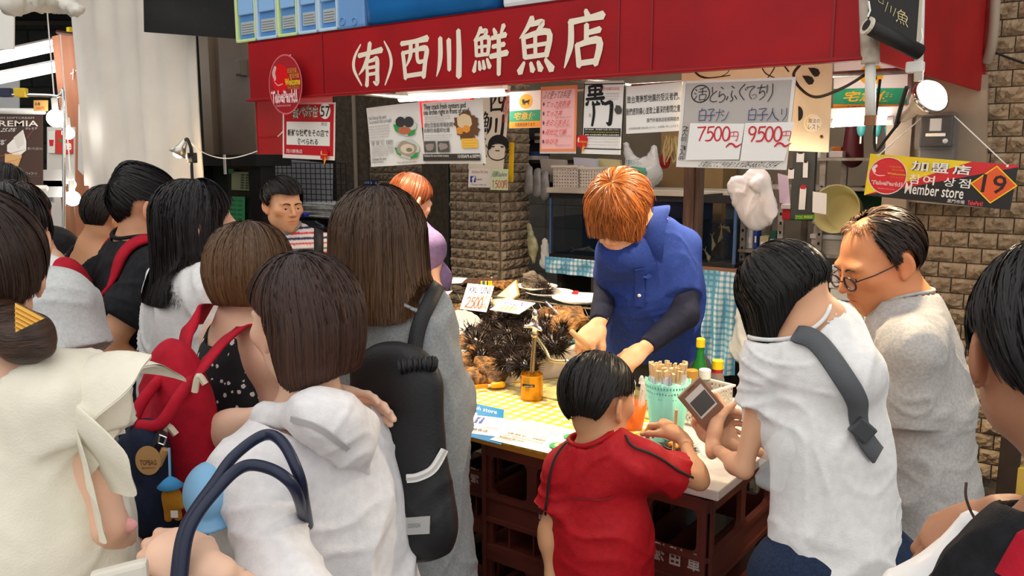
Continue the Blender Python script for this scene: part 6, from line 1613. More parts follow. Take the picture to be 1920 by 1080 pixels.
# shelf above the wide tank with baskets, papers, bag
a,b,c,d=rp(1028,343,1376,366,nt_);sh=thing('shelf_board','long whitish shelf board above the fish tanks','shelf',S((a+b)/2,nt_+.15,c));MB().sbox(a,b+.04,nt_-.02,nt_+.36,c,c+.028).build('board',mat('shelf_white','#c9c2b2',.6,col2='#aaa292',scale=5),sh,bevel=.003);zs_=c+.028
for s_ in(a+.02,b-.02):MB().sbox(s_,s_+.03,nt_+.33,nt_+.36,0,c).build('bracket',M_BLACK,sh)
def crib(x0,y0,x1,n,dp,lab,m,nx=9,nz=7):
 a,b,c,d=rp(x0,y0,x1,y0+30,n);z1_=d;z0_=zs_+.001;t=thing('plastic_basket',lab,'basket',S((a+b)/2,n+dp/2,z0_))
 for nm,O,ex,L_,nr in(('front_wall',S(a,n,z0_),A,b-a,N),('back_wall',S(a,n+dp,z0_),A,b-a,N),('end_wall',S(a,n,z0_),N,dp,A),('end_wall',S(b,n,z0_),N,dp,A)):
  mb=MB();grid_wall(mb,O,ex,L_,z1_-z0_,nx,nz,.003,nr,.5);mb.build(nm,m,t)
 mb=MB();mb.sbox(a-.008,b+.008,n-.008,n+.004,z1_-.012,z1_);mb.sbox(a-.008,b+.008,n+dp-.004,n+dp+.008,z1_-.012,z1_);mb.sbox(a-.008,a+.004,n,n+dp,z1_-.012,z1_);mb.sbox(b-.004,b+.008,n,n+dp,z1_-.012,z1_);mb.build('rim',m,t)
 return a,b,z0_,z1_
M_BK=mat('basket_cream','#d9cfc2',.45)
q1=crib(1037,310,1083,nt_+.01,.2,'cream plastic basket at the left end of the shelf',M_BK);q2=crib(1087,313,1132,nt_+.01,.2,'second cream basket holding pale green papers',M_BK)
MB()
t=thing('green_papers','stack of pale green papers inside the second basket','papers',S(q2[0],nt_+.05,q2[2]));MB().sbox(q2[0]+.01,q2[1]-.01,nt_+.02,nt_+.18,q2[2]+.004,q2[2]+.09).build('stack',mat('green_paper','#a9c79a',.7),t)
for x,y,x1,y1,n,cx,lab in((1075,295,1118,318,nt_+.06,'#b7bccb','bluish white papers leaning in the basket'),(1120,297,1162,320,nt_+.12,'#c9bf92','yellowish paper bundle behind the vendor hair'),(1012,297,1060,312,nt_+.1,'#a9a49c','grey papers piled above the left basket')):
 p=panel_px('paper_bundle',lab,'papers',n,(x,y),(x1,y+3),(x+4,y1+14),pure(cx,.7),thick=.02)
def bag(prs,lab,name,m,vox=.008,wr=.010,seed=2,base=None,cat='bag',sc=22):
 vs,qs=solid(prs,vox);vs=wrinkle(vs,qs,wr,seed,None,sc);sm='plastic' not in lab;b=base if base is not None else V(*vs.mean(0)[:2],vs[:,2].min());o=link(name,mesh_np(name,vs-b,qs,sm),m);o.location=b;return tag(o,lab,cat)
M_BAG=mat('thin_plastic','#dfe3e2',.2,alpha=.75,spec=.6);M_BAGW=mat('white_plastic','#eeeceb',.3)
c=Pn(1205,325,nt_+.1)
o=bag([ell(c+UP*.0,(.10,.08,.075),.03),cone(c-A*.05+UP*.03,c-A*.10+UP*.14,.04,.018,.03),cone(c+A*.04+UP*.04,c+A*.06+UP*.13,.04,.016,.03),half(V(0,0,zs_+.002),-UP,.01)],'translucent plastic shopping bag with green print on the shelf','shopping_bag',M_BAG,.007,.016)
P_=Panel('print',None,None,c-A*.035+UP*.07-N*.095,c+A*.085+UP*.055-N*.085,c-A*.02-UP*.055-N*.10,pure('#2fa582',.5),thick=.001,parent=o)
P_.o.data.clear_geometry();P_.rect('green_print',.15,.25,.8,.85,pure('#39a98a',.4));P_.text('業務スーパー',.0,.0,.6,.2,pure('#1d8f72'));P_.text('CO2削減',.3,.36,.85,.5,pure('#8a2440'));P_.text('地球環境に優しい',.2,.60,.9,.7,WHT)
# dark storage nook left of the tank: bags and tiles
for x,y,lab in((985,300,'grey box of papers on the shelf left of the baskets'),):
 a,b,c,d=rp(986,298,1008,312,nt_);MB()
a,b,c,d=rp(980,262,1030,350,3.92);t=thing('cluttered_shelf','dark wooden wall shelf with small boxes beside the pillar','shelf',S((a+b)/2,4.0,c))
for z_ in(c,(c+d)/2,d):MB().sbox(a-.02,b+.25,3.92,4.2,z_,z_+.02).build('board',M_DARK,t)
MB().sbox(a-.02,a,3.92,4.2,c-.02,d+.2).build('side',M_DARK,t)
for i,(x0,y0,x1,y1,cc,lb)in enumerate(((986,292,1008,304,'#c9c9c5','small white box on the dark wall shelf'),(985,284,1006,292,'#2c4a7c','small blue box on the dark wall shelf'),(1002,250,1014,268,'#a9a49a','grey basket-like box high on the wall shelf'))):
 a,b,c,d=rp(x0,y0,x1,y1,3.93);o=MB().sbox(a,b,3.93,4.05,c,d).build('small_box',pure(cc,.6),None,S((a+b)/2,3.99,c),bevel=.003);tag(o,lb,'box')
for i,(x,y,w,lb)in enumerate(((992,335,12,'clear bag of grey packets hanging left of the fish tank'),(1008,340,10,'second bag of grey packets hanging by the tank corner'),(1022,345,9,'third bag of grey packets next to the tank frame'))):
 c=Pn(x,y,3.72);bag([cone(c+UP*.05,c-UP*.06,.025,.032,.02,flat=(N,.5))],lb,'packet_bag',mat('grey_bag','#8f9090',.25,col2='#6a6a6a',scale=12),.007,.006,i)
c=Pn(1000,440,3.75);bag([cone(c+UP*.05-A*.03,c-UP*.08,.02,.03,.02,flat=(N,.5)),cone(c-UP*.06,c-UP*.16,.03,.012,.02,flat=(N,.5))],'patterned yellowish plastic bag hanging beside the pillar','plastic_bag',mat('pattern_bag','#b9ac86',.3,col2='#7d8a6a',scale=30),.008,.012,5)
c=Pn(1022,460,3.74);bag([cone(c+UP*.02,c-UP*.10,.022,.036,.02,flat=(N,.5))],'cloudy clear plastic bag hanging under the tank corner','plastic_bag',M_BAG,.008,.012,6)
# tiled back wall low
wt=bpy.data.objects['wall_back'];tl_=MB().box((-.073,-.006,-.073),(.073,0,.073)).mesh('wall_tile',bevel=.003);mt=mat('grey_tile','#8e8c86',.3,col2='#7a7872',scale=6)
for i in range(11):
 for j in range(6):link('wall_tile',tl_,mt,wt,S(-3.3+i*.15,4.55,.75+j*.15),(0,0,rzA))
for i in range(5):
 for j in range(5):link('wall_tile',tl_,mat('white_tile','#b9c2c0',.25),wt,S(-.95+i*.15,4.55,1.2+j*.15),(0,0,rzA))
 # dried squid bundle and red bag high at the back
t=thing('dried_bundle','bundle of dried straw coloured strips hanging at the back','dried food',Pn(1262,285,3.9));rg=random.Random(3)
for i in range(22):a=Pn(1262+rg.uniform(-14,14),258+rg.uniform(-4,4),3.9+rg.uniform(-.04,.04));MB().tube([a,a-UP*.06+A*rg.uniform(-.02,.02),a-UP*(.10+rg.random()*.03)+A*rg.uniform(-.03,.03)],[.003,.007,.003],5).build('strip',mat('straw','#c2ab78',.8),t)
c=Pn(1252,290,3.95);bag([cone(c+UP*.05+A*.02,c-UP*.04-A*.02,.02,.034,.02,flat=(N,.6))],'small dark red bag hanging behind the price sign','bag',mat('dark_red_bag','#a01822',.5),.008,.01)
a,b,c,d=rp(1240,165,1262,350,4.3);o=MB().sbox(a,b+.3,4.3,4.5,1.2,2.1).build('back_cabinet',mat('tan_board','#b99a6a',.7,col2='#a38656',scale=4),None,S((a+b)/2,4.4,1.2));tag(o,'tan wooden cabinet board at the back of the stall','cabinet')
# steel shelving right of the tanks
t=thing('steel_shelving','white slotted steel shelving at the right back of the stall','shelving',S(-1.05,3.75,0));Mh=mat('slot_steel','#b6aea0',.5,col2='#8a8070',scale=20)
for x in(1392,1462,1535):
 s_=sn(Pn(x,450,3.62))[0]
 for n_ in(3.62,3.95):o=MB().sbox(s_-.012,s_+.012,n_,n_+.025,0,1.62 if x<1500 else 2.05).build('upright',Mh,t)
 for k in range(16):MB().sbox(s_-.004,s_+.004,3.617,3.6205,1.0+k*.04,1.012+k*.04).build('slot',INK,t)
sA,sB=sn(Pn(1388,450,3.62))[0],sn(Pn(1640,450,3.62))[0]
for y in(575-103,600,350,296):z_=Pn(1470,y,3.62)[2];MB().sbox(sA if y>300 else sn(Pn(1520,300,3.62))[0],sB,3.60,3.98,z_-.012,z_).build('deck',Mh,t)
def bx(x0,y0,x1,y1,n,dp,cc,lab,name='storage_box',cat='box',lid=None,bev=.006):
 a,b,c,d=rp(x0,y0,x1,y1,n);t=thing(name,lab,cat,S((a+b)/2,n+dp/2,c));MB().sbox(a,b,n,n+dp,c,d if not lid else d-.02).build('body',pure(cc,.5)if isinstance(cc,str)else cc,t,bevel=bev)
 if lid:MB().sbox(a-.005,b+.005,n-.005,n+dp+.005,d-.02,d).build('lid',pure(lid,.5),t,bevel=.004)
 return t
bx(1484,252,1527,414,3.3,.03,'#3e4240','dark grey notice board with clipped receipts beside the white bag','notice_board','board')
P_=panel_px('receipt','long white receipt hanging from a red clip on the dark board','receipt',3.285,(1500,352),(1512,352),(1497,393),WHT,thick=.002);P_.rect('clip',.1,-.12,.9,.06,REDI)
for q_,lb in(((1494,287,1508,304),'torn white slip near the top of the dark board'),((1506,303,1515,333),'narrow white receipt with black clip on the dark board'),((1478,317,1489,335),'small white slip at the left edge of the dark board')):
 P_=panel_px('receipt',lb,'receipt',3.285,q_[:2],(q_[2],q_[1]),(q_[0]-1,q_[3]),WHT,thick=.002);P_.rect('clip',.2,-.06,.8,.08,INK)
P_=panel_px('green_label','green strip with yellow writing along the foot of the dark board','label',3.285,(1490,403),(1527,402),(1490,412),pure('#2c8a34',.4),thick=.002);P_.text('ZTOIC 4PARAIC',.05,.2,.95,.8,YEL)
P_=panel_px('white_sheet','blank white sheet taped right of the dark board','paper',3.28,(1524,359),(1550,363),(1523,398),WHT,thick=.002)
bx(1466,383,1492,413,3.4,.06,'#c4262e','red and white carton under the white hanging bag','red_carton','carton','#e8e0da')
c=Pn(1420,368,3.25);bag([cone(c+UP*.06,c-UP*.05,.055,.085,.03,flat=(N,.35)),cone(c+UP*.06,c+UP*.10-A*.02,.03,.012,.03,flat=(N,.5)),cone(c+UP*.04-A*.09,c-UP*.0-A*.06,.04,.05,.03,flat=(N,.4)),ell(c+UP*.05+A*.01-N*.03,(.035,.02,.03),.02)],'large white plastic bag hanging right of the wooden post','hanging_bag',M_BAGW,.007,.012,3)
c=Pn(1400,600,3.2);bag([cone(c+UP*.10,c-UP*.12,.03,.07,.03,flat=(N,.5))],'clear plastic bag hanging left of the black haired woman','hanging_bag',M_BAG,.008,.014,8)
P_=panel_px('pink_note','pale pink notes stuck beside the white hanging bag','note',3.45,(1458,325),(1478,330),(1462,380),pure('#d9c3d8',.6),thick=.004)
# yellow tub on edge, green basket, foam boxes, bottle
c=Pn(1566,392,3.5);ax=unit(-N*.9-A*.1+UP*.12);x=unit(np.cross(ax,UP));y=np.cross(x,ax);R_=.098
t=thing('round_tub','pale yellow round plastic tub stood on edge on the shelving','tub',c-UP*R_)
MB().lathe([(0,-.10),(R_*.78,-.10),(R_*.82,-.09),(R_*.96,0),(R_*1.02,.004),(R_*1.02,-.004),(R_*.94,-.005),(R_*.79,-.088),(R_*.6,-.092),(0,-.092)],36,c,(x,y,ax)).build('bowl',mat('tub_yellow','#cfc283',.4),t,smooth=True)
t=thing('green_basket','dark green mesh basket behind the bald man','basket',Pn(1630,400,3.75));c=Pn(1630,392,3.75)
for k in range(9):a_=k/8*math.pi;MB().tube([c+A*.10*math.cos(q)+UP*(.075*math.sin(q))+N*.02*k for q in np.linspace(0,math.pi,14)],.004,5).build('rib',mat('dark_green','#0d4a2c',.45),t)
MB().lathe([(.10,0),(.104,.01),(.09,.02),(.03,.05),(0,.055)],20,c,(A,UP,N)).build('shell',mat('dark_green','#0d4a2c',.45),t,smooth=True)
bx(1525,412,1560,440,3.66,.2,'#a9a695','clear storage box with green tape label behind the bald man','storage_box','box','#b9b6a6')
for i,(x0,y0,x1,y1,cc,lb)in enumerate(((1520,440,1580,480,'#bdb6a6','cream box on the middle shelf behind the short haired woman'),(1560,500,1650,532,'#d6d4ce','uppermost white foam box behind the bald man'),(1556,534,1648,566,'#cfcdc7','middle white foam box behind the bald man'),(1552,568,1644,606,'#c6c4be','lowest white foam box behind the bald man'))):
 bx(x0,y0,x1,y1,3.3 if i else 3.64,.22,cc,lb,'foam_box','box','#dedcd6')
st=thing('low_table','low dark table carrying the white foam boxes','table',S(-.85,3.4,0));a,b,c,d=rp(1545,606,1655,612,3.28);MB().sbox(a,b,3.28,3.56,d-.03,d).build('top',M_DARK,st)
for s_ in(a+.02,b-.04):MB().sbox(s_,s_+.02,3.3,3.54,0,d-.03).build('leg',M_DARK,st)
t=thing('mesh_strainer','round black wire strainer hanging in front of the foam boxes','strainer',Pn(1578,605,3.272));c=Pn(1578,590,3.272)
MB().tube([c+A*.045*math.cos(q)+UP*.04*math.sin(q)for q in np.linspace(0,6.28,24,False)],.003,5,True).build('hoop',INK,t)
for k in range(-3,4):
 w_=.045*math.sqrt(1-(k/4)**2);MB().tube([c+A*k*.011-UP*w_*.88,c+A*k*.011+N*.02,c+A*k*.011+UP*w_*.88],.0012,4).build('wire',INK,t);MB().tube([c+UP*k*.010-A*w_,c+UP*k*.010+N*.02,c+UP*k*.010+A*w_],.0012,4).build('wire',INK,t)
top=Pn(1610,574,2.75);H=.24;b_=top-UP*H;t=thing('bottle','green glass bottle with yellow cap beside the bald man','bottle',b_);MB().lathe([(r_,z_*H)for r_,z_ in bp],20,b_).build('glass',MATS['green_glass'],t,smooth=True);MB().lathe([(r_,z_*H)for r_,z_ in cpn],18,b_).build('cap',MATS['cap_yellow'],t)
t=thing('side_cabinet','dark side cabinet carrying the green bottle','cabinet',V(b_[0],b_[1],0));MB().box((-.10,-.06,0),(.22,.16,b_[2]),(A,N,UP),V(b_[0],b_[1],0)).build('body',M_DARK,t,bevel=.004)
# items on the high shelf under the tube lamp
zh=Pn(1560,296,3.62)[2]
def hi(x0,x1,y0,cc,lb,n=3.63,dp=.15):a,b,c,d=rp(x0,y0,x1,y0+10,n);t=thing('shelf_box',lb,'box',S((a+b)/2,n+dp/2,zh));MB().sbox(a,b,n,n+dp,zh+.001,d).build('body',pure(cc,.5),t,bevel=.004)
hi(1554,1580,283,'#c9bdb4','small red printed white box on the high shelf');hi(1557,1577,291-16,'#e0791e','small orange box on the high shelf',3.70,.08)
c=Pn(1600,268,3.72);bag([cone(c+UP*.07,c-UP*.06,.035,.045,.02)],'dark maroon cylinder case on the high shelf','case',mat('maroon','#5a1420',.5),.008,0)
c=Pn(1540,290,3.68);bag([ell(c,(.05,.05,.04),.02)],'crumpled white plastic bag on the high shelf','plastic_bag',M_BAG,.008,.014,4)
for i,x in enumerate((1615,1645,1668)):
 c=Pn(x,240,3.15);t=thing('hanging_tag','small teal and white hanging bottle tag, number %s from the pole'%['one','two','three'][i],'tag',c-UP*.05);MB().lathe([(.012,.02),(.016,0),(.012,-.02),(.004,-.03),(0,-.032)],12,c).build('cup',mat('teal','#3f8f8a',.4),t,smooth=True);MB().tube([c-UP*.03,c-UP*.055],.003,6).build('drop',M_CREAML,t);MB().tube([c+UP*.02,c+UP*.06],.012,8).build('neck',M_CREAML,t)
a,b,c,d=rp(1655,290,1690,330,3.1);o=MB().sbox(a,b+.02,3.12,3.19,c-.2,d+.22).build('writing_plate',mat('beige_board','#a08d76',.6),None,S((a+b)/2,3.12,c));tag(o,'narrow beige plate with faded writing left of the meter','plate')
zd=Pn(1470,472,3.62)[2]
for i,(x,w,hh,cc,lb)in enumerate(((1404,.03,.09,'#d8d8d6','white carton with punched side on the steel shelf'),(1416,.012,.10,'#2648b8','narrow blue pack on the steel shelf'),(1432,.04,.06,'#cdbf8c','pale bag with orange print on the steel shelf'),(1448,.03,.085,'#1d5a44','dark green tin on the steel shelf'),(1458,.02,.04,'#c9b795','cream roll on the steel shelf'))):
 c=Pn(x,460,3.64);t=thing('shelf_pack',lb,'pack',V(c[0],c[1],zd));MB().box((-w/2,0,0),(w/2,.06,hh),(A,N,UP),V(c[0],c[1],zd+.001)).build('body',pure(cc,.5),t,bevel=.004);MB().box((-w/3,-.001,hh*.3),(w/3,.001,hh*.6),(A,N,UP),V(c[0],c[1],zd)).build('label',WHT,t)

 # --- left side of the lane
M_CURT=mat('white_curtain','#ded6cb',.8,col2='#d2c9bd',scale=3,sss=0.0)
def curtain(name,lab,x0,x1,y0,y1,n,m,amp=.02,fq=16,cat='curtain',sh=0.0):
 a=sn(Pn(x0,250,n))[0];b=sn(Pn(x1,250,n))[0];z1=Pn((x0+x1)/2,y0,n)[2];z0=Pn((x0+x1)/2,y1,n)[2];nx,ny=60,16;G=np.zeros((nx,ny,3))
 for i in range(nx):
  for j in range(ny):u,v=i/(nx-1),j/(ny-1);G[i,j]=S(a+(b-a)*u+sh*v,n+amp*math.sin(u*fq+.6*math.sin(v*3))*(.35+.65*v)+amp*.5*math.sin(u*fq*2.3+1),z1+(z0-z1)*v)
 mb=MB();mb.grid(G);mb.grid((G+N*.004)[::-1]);o=mb.build(name,m,None,S((a+b)/2,n,z0),smooth=True);return tag(o,lab,cat)
curtain('white_curtain','large plain white cloth curtain hanging behind the man in black',147,379,-60,352,2.30,M_CURT)
curtain('lower_curtain','pinkish white cloth hanging below the large white curtain',157,381,352,640,2.34,mat('pink_curtain','#d6c2b4',.8),.012,12)
o=curtain('orange_banner','salmon orange vertical cloth banner with white brush stroke',111,156,61,560,2.42,mat('salmon_cloth','#cf8a66',.8,col2='#c47d5a',scale=4),.008,5,'banner',.06)
P_=Panel('print',None,None,Pn(128,120,2.405),Pn(152,120,2.405),Pn(128,160,2.405),WHT,thick=.0005,parent=o);P_.o.data.clear_geometry();P_.strokes([[(10,55,9),(40,45,8)],[(35,20,9),(30,95,9)],[(55,30,9),(98,45,9),(90,80,6)]],.1,.1,.95,.75,WHT)
t=thing('banner_rod','brown rod with a yellow clip holding the orange banner','rod',Pn(130,60,2.42));MB().tube([Pn(108,60,2.42),Pn(152,66,2.42)],.012,8).build('rod',mat('rod_brown','#5a3020',.6),t);MB().box((-.018,-.014,-.004),(.018,.014,.02),(A,N,UP),Pn(132,58,2.40)).build('clip',YEL,t,bevel=.003)
p=Panel('white_shape','narrow white paper streamer stuck on the orange banner','streamer',Pn(147,195,2.39),Pn(157,205,2.39),Pn(146,318,2.39),WHT,thick=.002)
# black board
p=panel_px('black_board','black scuffed board hanging at the top left of the awning','board',2.15,(268,-50),(441,-50),(270,60),mat('scuffed_black','#16181b',.35,col2='#24272b',scale=30,mixw=(.6,.8)),thick=.01)
rg=random.Random(2)
for i in range(16):u,v,a=rg.random(),.5+.5*rg.random(),rg.random()*6;p.poly('scratch',[(u,v),(u+.02*math.cos(a),v+.04*math.sin(a)),(u+.02*math.cos(a)+.002,v+.04*math.sin(a)+.002)],GREY)
# clamp lamp before the curtain
c=Pn(333,290,2.12);d=unit(V(-.45,-.15,-.85));x=unit(np.cross(d,UP));y=np.cross(d,x);t=thing('clamp_lamp','silver clamp lamp glowing in front of the white curtain','lamp',Pn(363,340,2.16))
MB().lathe([(.012,-.075),(.016,-.06),(.02,-.04),(.042,.0),(.040,.0),(.018,-.036)],22,c,(x,y,d)).build('shade',M_ALU,t,smooth=True);MB().lathe([(0,-.02),(.018,-.015),(.022,0),(.015,.01),(0,.014)],14,c,(x,y,d)).build('bulb',M_BULB,t,smooth=True)
MB().tube(smoothpath([c-d*.07,Pn(352,262,2.14),Pn(360,290,2.15),Pn(361,345,2.16),S(*sn(Pn(361,345,2.16))[:2],0.008)],6),.007,8).build('stem',M_BLACK,t,smooth=True);MB().box((-.02,-.012,-.02),(.02,.012,.025),(A,N,UP),Pn(361,297,2.15)).build('clamp',M_BLACK,t,bevel=.004);MB().lathe([(0,0),(.12,0),(.12,.012),(0,.02)],20,S(*sn(Pn(361,345,2.16))[:2],.007)).build('foot',M_BLACK,t)
lamp_light('SPOT',9,c+d*.02,(1,.78,.5),t,.03,c+d,150,.8)
lamp_light('POINT',1.3,c-N*-.03-UP*.02,(1,.72,.42),t,.03)
t=thing('white_wire','white wire drooping from the clamp lamp to the awning','wire',Pn(420,297,2.3));MB().tube(smoothpath([Pn(352,262,2.14),Pn(385,288,2.3),Pn(430,297,2.4),Pn(490,280,2.3),Pn(530,247,2.05)],6),.0025,5).build('wire',WHT,t)
# papers taped on the glass door
p=panel_px('taped_timetable','pale printed table taped with green tape to the dark glass door','notice',2.98,(434,322),(480,323),(434,356),mat('greenish_paper','#c9d8b0',.5),thick=.002)
for r_ in range(6):
 for k in range(3):p.rect('print_cell',.40+k*.2,.12+r_*.14,.54+k*.2,.2+r_*.14,pure('#5a6a50'))
for q_ in((-.1,-.15,.12,.1),(.88,-.18,1.1,.08),(.86,.9,1.12,1.14)):p.rect('tape',*q_,pure('#4fb878',.4))
p=panel_px('green_note','bright green note with figures stuck on the dark glass door','notice',2.98,(427,368),(459,369),(427,418),pure('#5fd890',.5),thick=.002)
for r_ in range(5):p.text('%d0分 %d00'%(r_+2,r_+4),.15,.1+r_*.17,.85,.2+r_*.17,pure('#2a6a48'))
MB();t=thing('perforated_strip','white perforated strip hanging before the glass door','strip',Pn(421,350,2.85));MB().box((-.008,-.004,-.08),(.008,.004,.03),(A,N,UP),Pn(421,300,2.84)).build('strip',M_WHITE,t)
# behind the striped man: panel, grid rack, newspapers, tarpaulin, pipes
p=panel_px('white_screen','light grey panel standing behind the striped shirt man','panel',3.6,(500,296),(620,307),(500,440),mat('grey_panel','#a9adb2',.6),thick=.02)
t=thing('wire_grid','dark wire grid rack in front of the grey panel','grid rack',Pn(560,440,3.5));a,b,c,d=rp(506,306,650,440,3.5)
for k in range(15):z_=c+(d-c)*k/14;MB().tube([S(a,3.5,z_),S(b,3.5,z_)],.0025,4).build('wire',M_BLACK,t)
for k in range(17):s_=a+(b-a)*k/16;MB().tube([S(s_,3.5,c),S(s_,3.5,d)],.0025,4).build('wire',M_BLACK,t)
s_=sn(Pn(647,330,3.7))[0];t=thing('wall_pipe','pale vertical pipe on the stone wall behind the posters','pipe',S(s_,3.98,0));MB().tube([S(s_-.2,3.98,.01),S(s_-.2,3.98,2.4)],.014,10).build('pipe',mat('beige_pipe','#9a8a76',.5),t,smooth=True)
rg=random.Random(6);zt=Pn(600,400,3.55)[2];ct=S(sn(Pn(612,400,3.45))[0],3.5,zt)
t=thing('paper_table','low dark rack holding the pile of folded newspapers','rack',V(ct[0],ct[1],0));MB().box((-.24,-.12,zt-.04),(.24,.14,zt-.02),(A,N,UP),V(ct[0],ct[1],0)).build('top',M_BLACK,t)
for a_ in(-.22,.2):MB().box((a_,-.1,0),(a_+.02,.12,zt-.04),(A,N,UP),V(ct[0],ct[1],0)).build('leg',M_BLACK,t)
me_=MB().box((-.19,-.12,0),(.19,.12,.011)).mesh('newspaper',bevel=.004)
nl=['lowest','second','third','fourth','fifth','sixth','seventh','topmost']
for k in range(8):
 o=link('newspaper',me_,mat('newsprint','#c4c4c2',.8,col2='#9a9a98',scale=40,stretch=(1,6,1)),None,ct+V(rg.uniform(-.03,.03),rg.uniform(-.02,.02),-.019+k*.012),(0,0,rzA+rg.uniform(-.2,.2)));tag(o,'folded grey newspaper, %s in the pile behind the striped man'%nl[k],'newspaper','pile of folded newspapers')
c=Pn(610,440,3.35);bag([cone(c-A*.2+UP*.03,c+A*.22-UP*.04,.05,.07,.03,flat=(N,.7)),cone(c+A*.2,c+A*.1-UP*.3,.08,.10,.05,flat=(N,.8)),cone(c-A*.1,c-A*.1-UP*.3,.08,.10,.05,flat=(N,.8)),half(V(0,0,.0),-UP,.01)],'black tarpaulin bundled in front of the newspaper pile','tarpaulin',mat('black_tarp','#1c1d20',.3),.012,.03,7,cat='tarpaulin',sc=8)
o=MB().box((-.05,-.02,-.01),(.05,.02,.01),(A,N,UP),Pn(565,402,3.2)).build('blue_clip',pure('#2a36b0',.35),None,Pn(565,405,3.2),bevel=.006);tag(o,'bright blue plastic handle beside the striped man neck','handle')
t=thing('door_gear','dark pipes and valve inside the doorway left of the pillar','pipes',S(-4.0,5.0,0))
for x in(800,822,838):s_=sn(Pn(x,400,4.9))[0];MB().tube([S(s_,4.9,.01),S(s_,4.9,2.6)],.02,8).build('pipe',mat('dark_pipe','#2c2825',.5),t,smooth=True)
p=panel_px('address_plate','small dark blue address plate on the stone wall','plate',4.02,(682,338),(708,338),(682,351),pure('#23407a',.4),thick=.004);p.text('日本橋',.05,.15,.4,.5,WHT);p.text('3-4',.45,.2,.95,.85,WHT)

# --- ice cream shop at the far left
DS=3.9
t=thing('poster_frame','white rail frame holding the dark ice cream poster','frame',Pd(40,352,DS));MB().tube([Pd(-60,208,DS-.01),Pd(84,209,DS-.01)],.014,8).build('top_rail',M_WHITE,t,smooth=True);MB().tube([Pd(-60,353,DS-.01),Pd(88,353,DS-.01)],.014,8).build('bottom_rail',M_WHITE,t,smooth=True)
p=panel_d('ice_cream_poster','dark brown poster with white soft ice cream cone','poster',DS,(-60,211),(80,211),(-58,350),mat('poster_brown','#4a2c1e',.35,col2='#3a2218',scale=2),thick=.004)
p.T('PREMIUM SOFTCREAM',-28,219,64,223,pure('#c9bfb0'));p.T('CREMIA',-22,226,72,237,pure('#eee6d8'),bold=.01);p.T('クレミア',48,239,70,243,WHT);p.T('25.0%',3,240,30,247,WHT,shear=.2);p.T('12.5%',-25,262,10,272,WHT,shear=.2)
p.T('濃密なリッチさと上品なフォルム',52,276,80,281,pure('#c9bfb0'));p.T('ラングドシャコーン',34,322,70,328,pure('#d8cdbd'));p.T('premium dessert of rich cream',34,330,76,331.5,GREY)
def P2(pts,m,nm):p.poly(nm,[p.uv(*q)for q in pts],m)
P2([(10,290),(20,330),(10,345),(12,352-4),(28,330),(42,292)][::1],pure('#d9a868'),'cone');P2([(10,288),(9,330),(24,322),(42,290)],pure('#e0b274'),'cone')
P2([(14,272),(44,243),(50,265),(50,282),(40,290),(26,290),(14,284)],pure('#efe9e0'),'ice_cream');P2([(26,258),(44,243),(46,270),(34,280)],pure('#dfd8cd'),'ice_cream_fold')
for a_ in((0,294,50,280,32,300),(-5,308,40,298,50,304),(-10,318,30,306,4,316),(52,262,66,240,80,222)):p.K([[(0,80,3),(50,40,3),(100,0,2)]],a_[0],min(a_[1],a_[3]),a_[2],max(a_[1],a_[3])+2,pure('#c2606a'),wk=.8)
M_GL=emis('globe_glow','#fffdf8',14.0);M_FT=emis('fluor_glow','#fbfdff',5.0)
for i,(x,y,r_,D_,lb)in enumerate(((105,222,16,3.8,'large round glowing bulb right of the ice cream poster'),(128,250,11,4.4,'smaller glowing bulb behind the large one'),(136,372,14,4.0,'lower round glowing bulb beside the brown post'),(133,346,9,4.6,'dimmer bulb above the lower glowing bulb'))):
 c=Pd(x,y,D_);R_=r_/FPX*D_;t=thing('globe_bulb',lb,'bulb',c,'bare bulbs of the ice cream shop');MB().lathe([(R_*math.sin(a),R_*math.cos(a))for a in np.linspace(0,math.pi,12)],18,c).build('globe',M_GL,t,smooth=True);MB().tube([c+UP*R_*.95,c+UP*(R_+.05)],.014,8).build('socket',M_WHITE,t);MB().tube([c+UP*(R_+.05),c+UP*.5],.003,5).build('cord',WHT,t)
for i,(x0,y0,x1,y1,D0,D1)in enumerate(((-60,116,150,68,4.4,5.6),(-60,127,152,82,4.4,5.6),(-60,156,156,110,4.4,5.6),(-60,165,156,121,4.4,5.6))):
 a,b=Pd(x0,y0,D0),Pd(x1,y1,D1);t=thing('tube_light','%s fluorescent tube of the row at the upper left'%['uppermost','second','third','lowest'][i],'lamp',(a+b)/2,'fluorescent tubes at the upper left');MB().tube([a,b],.013,8).build('tube',M_FT,t,smooth=True);MB().tube([a+UP*.022,b+UP*.022],.008,6).build('batten',M_WHITE,t)
t=thing('shop_rail','thin chrome rail with clips above the ice cream poster','rail',Pd(50,178,3.8));MB().tube(smoothpath([Pd(-60,177,3.8),Pd(60,178,3.8),Pd(108,181,3.8),Pd(119,192,3.8),Pd(120,470,3.8)],5),.008,8).build('rail',M_CHROME,t,smooth=True)
for x,m_ in((12,pure('#1c2240',.4)),(40,pure('#d8b41c',.4))):MB().box((-.025,-.015,-.01),(.025,.015,.03),None,Pd(x,178,3.8)).build('clip',m_,t,bevel=.004)
t=thing('shop_post','brown wooden post with cluttered paper holders','post',Pd(116,640,4.1));a=Pd(116,300,4.1);MB().box((a[0]-.02,a[1],0),(a[0]+.02,a[1]+.04,Pd(116,345,4.1)[2])).build('post',mat('brown_post','#7a5238',.7),t);
for y in(330,350):MB().box((-.06,-.03,-.05),(.05,0,.03),None,Pd(104,y,4.08)).build('holder',M_WHITE,t)
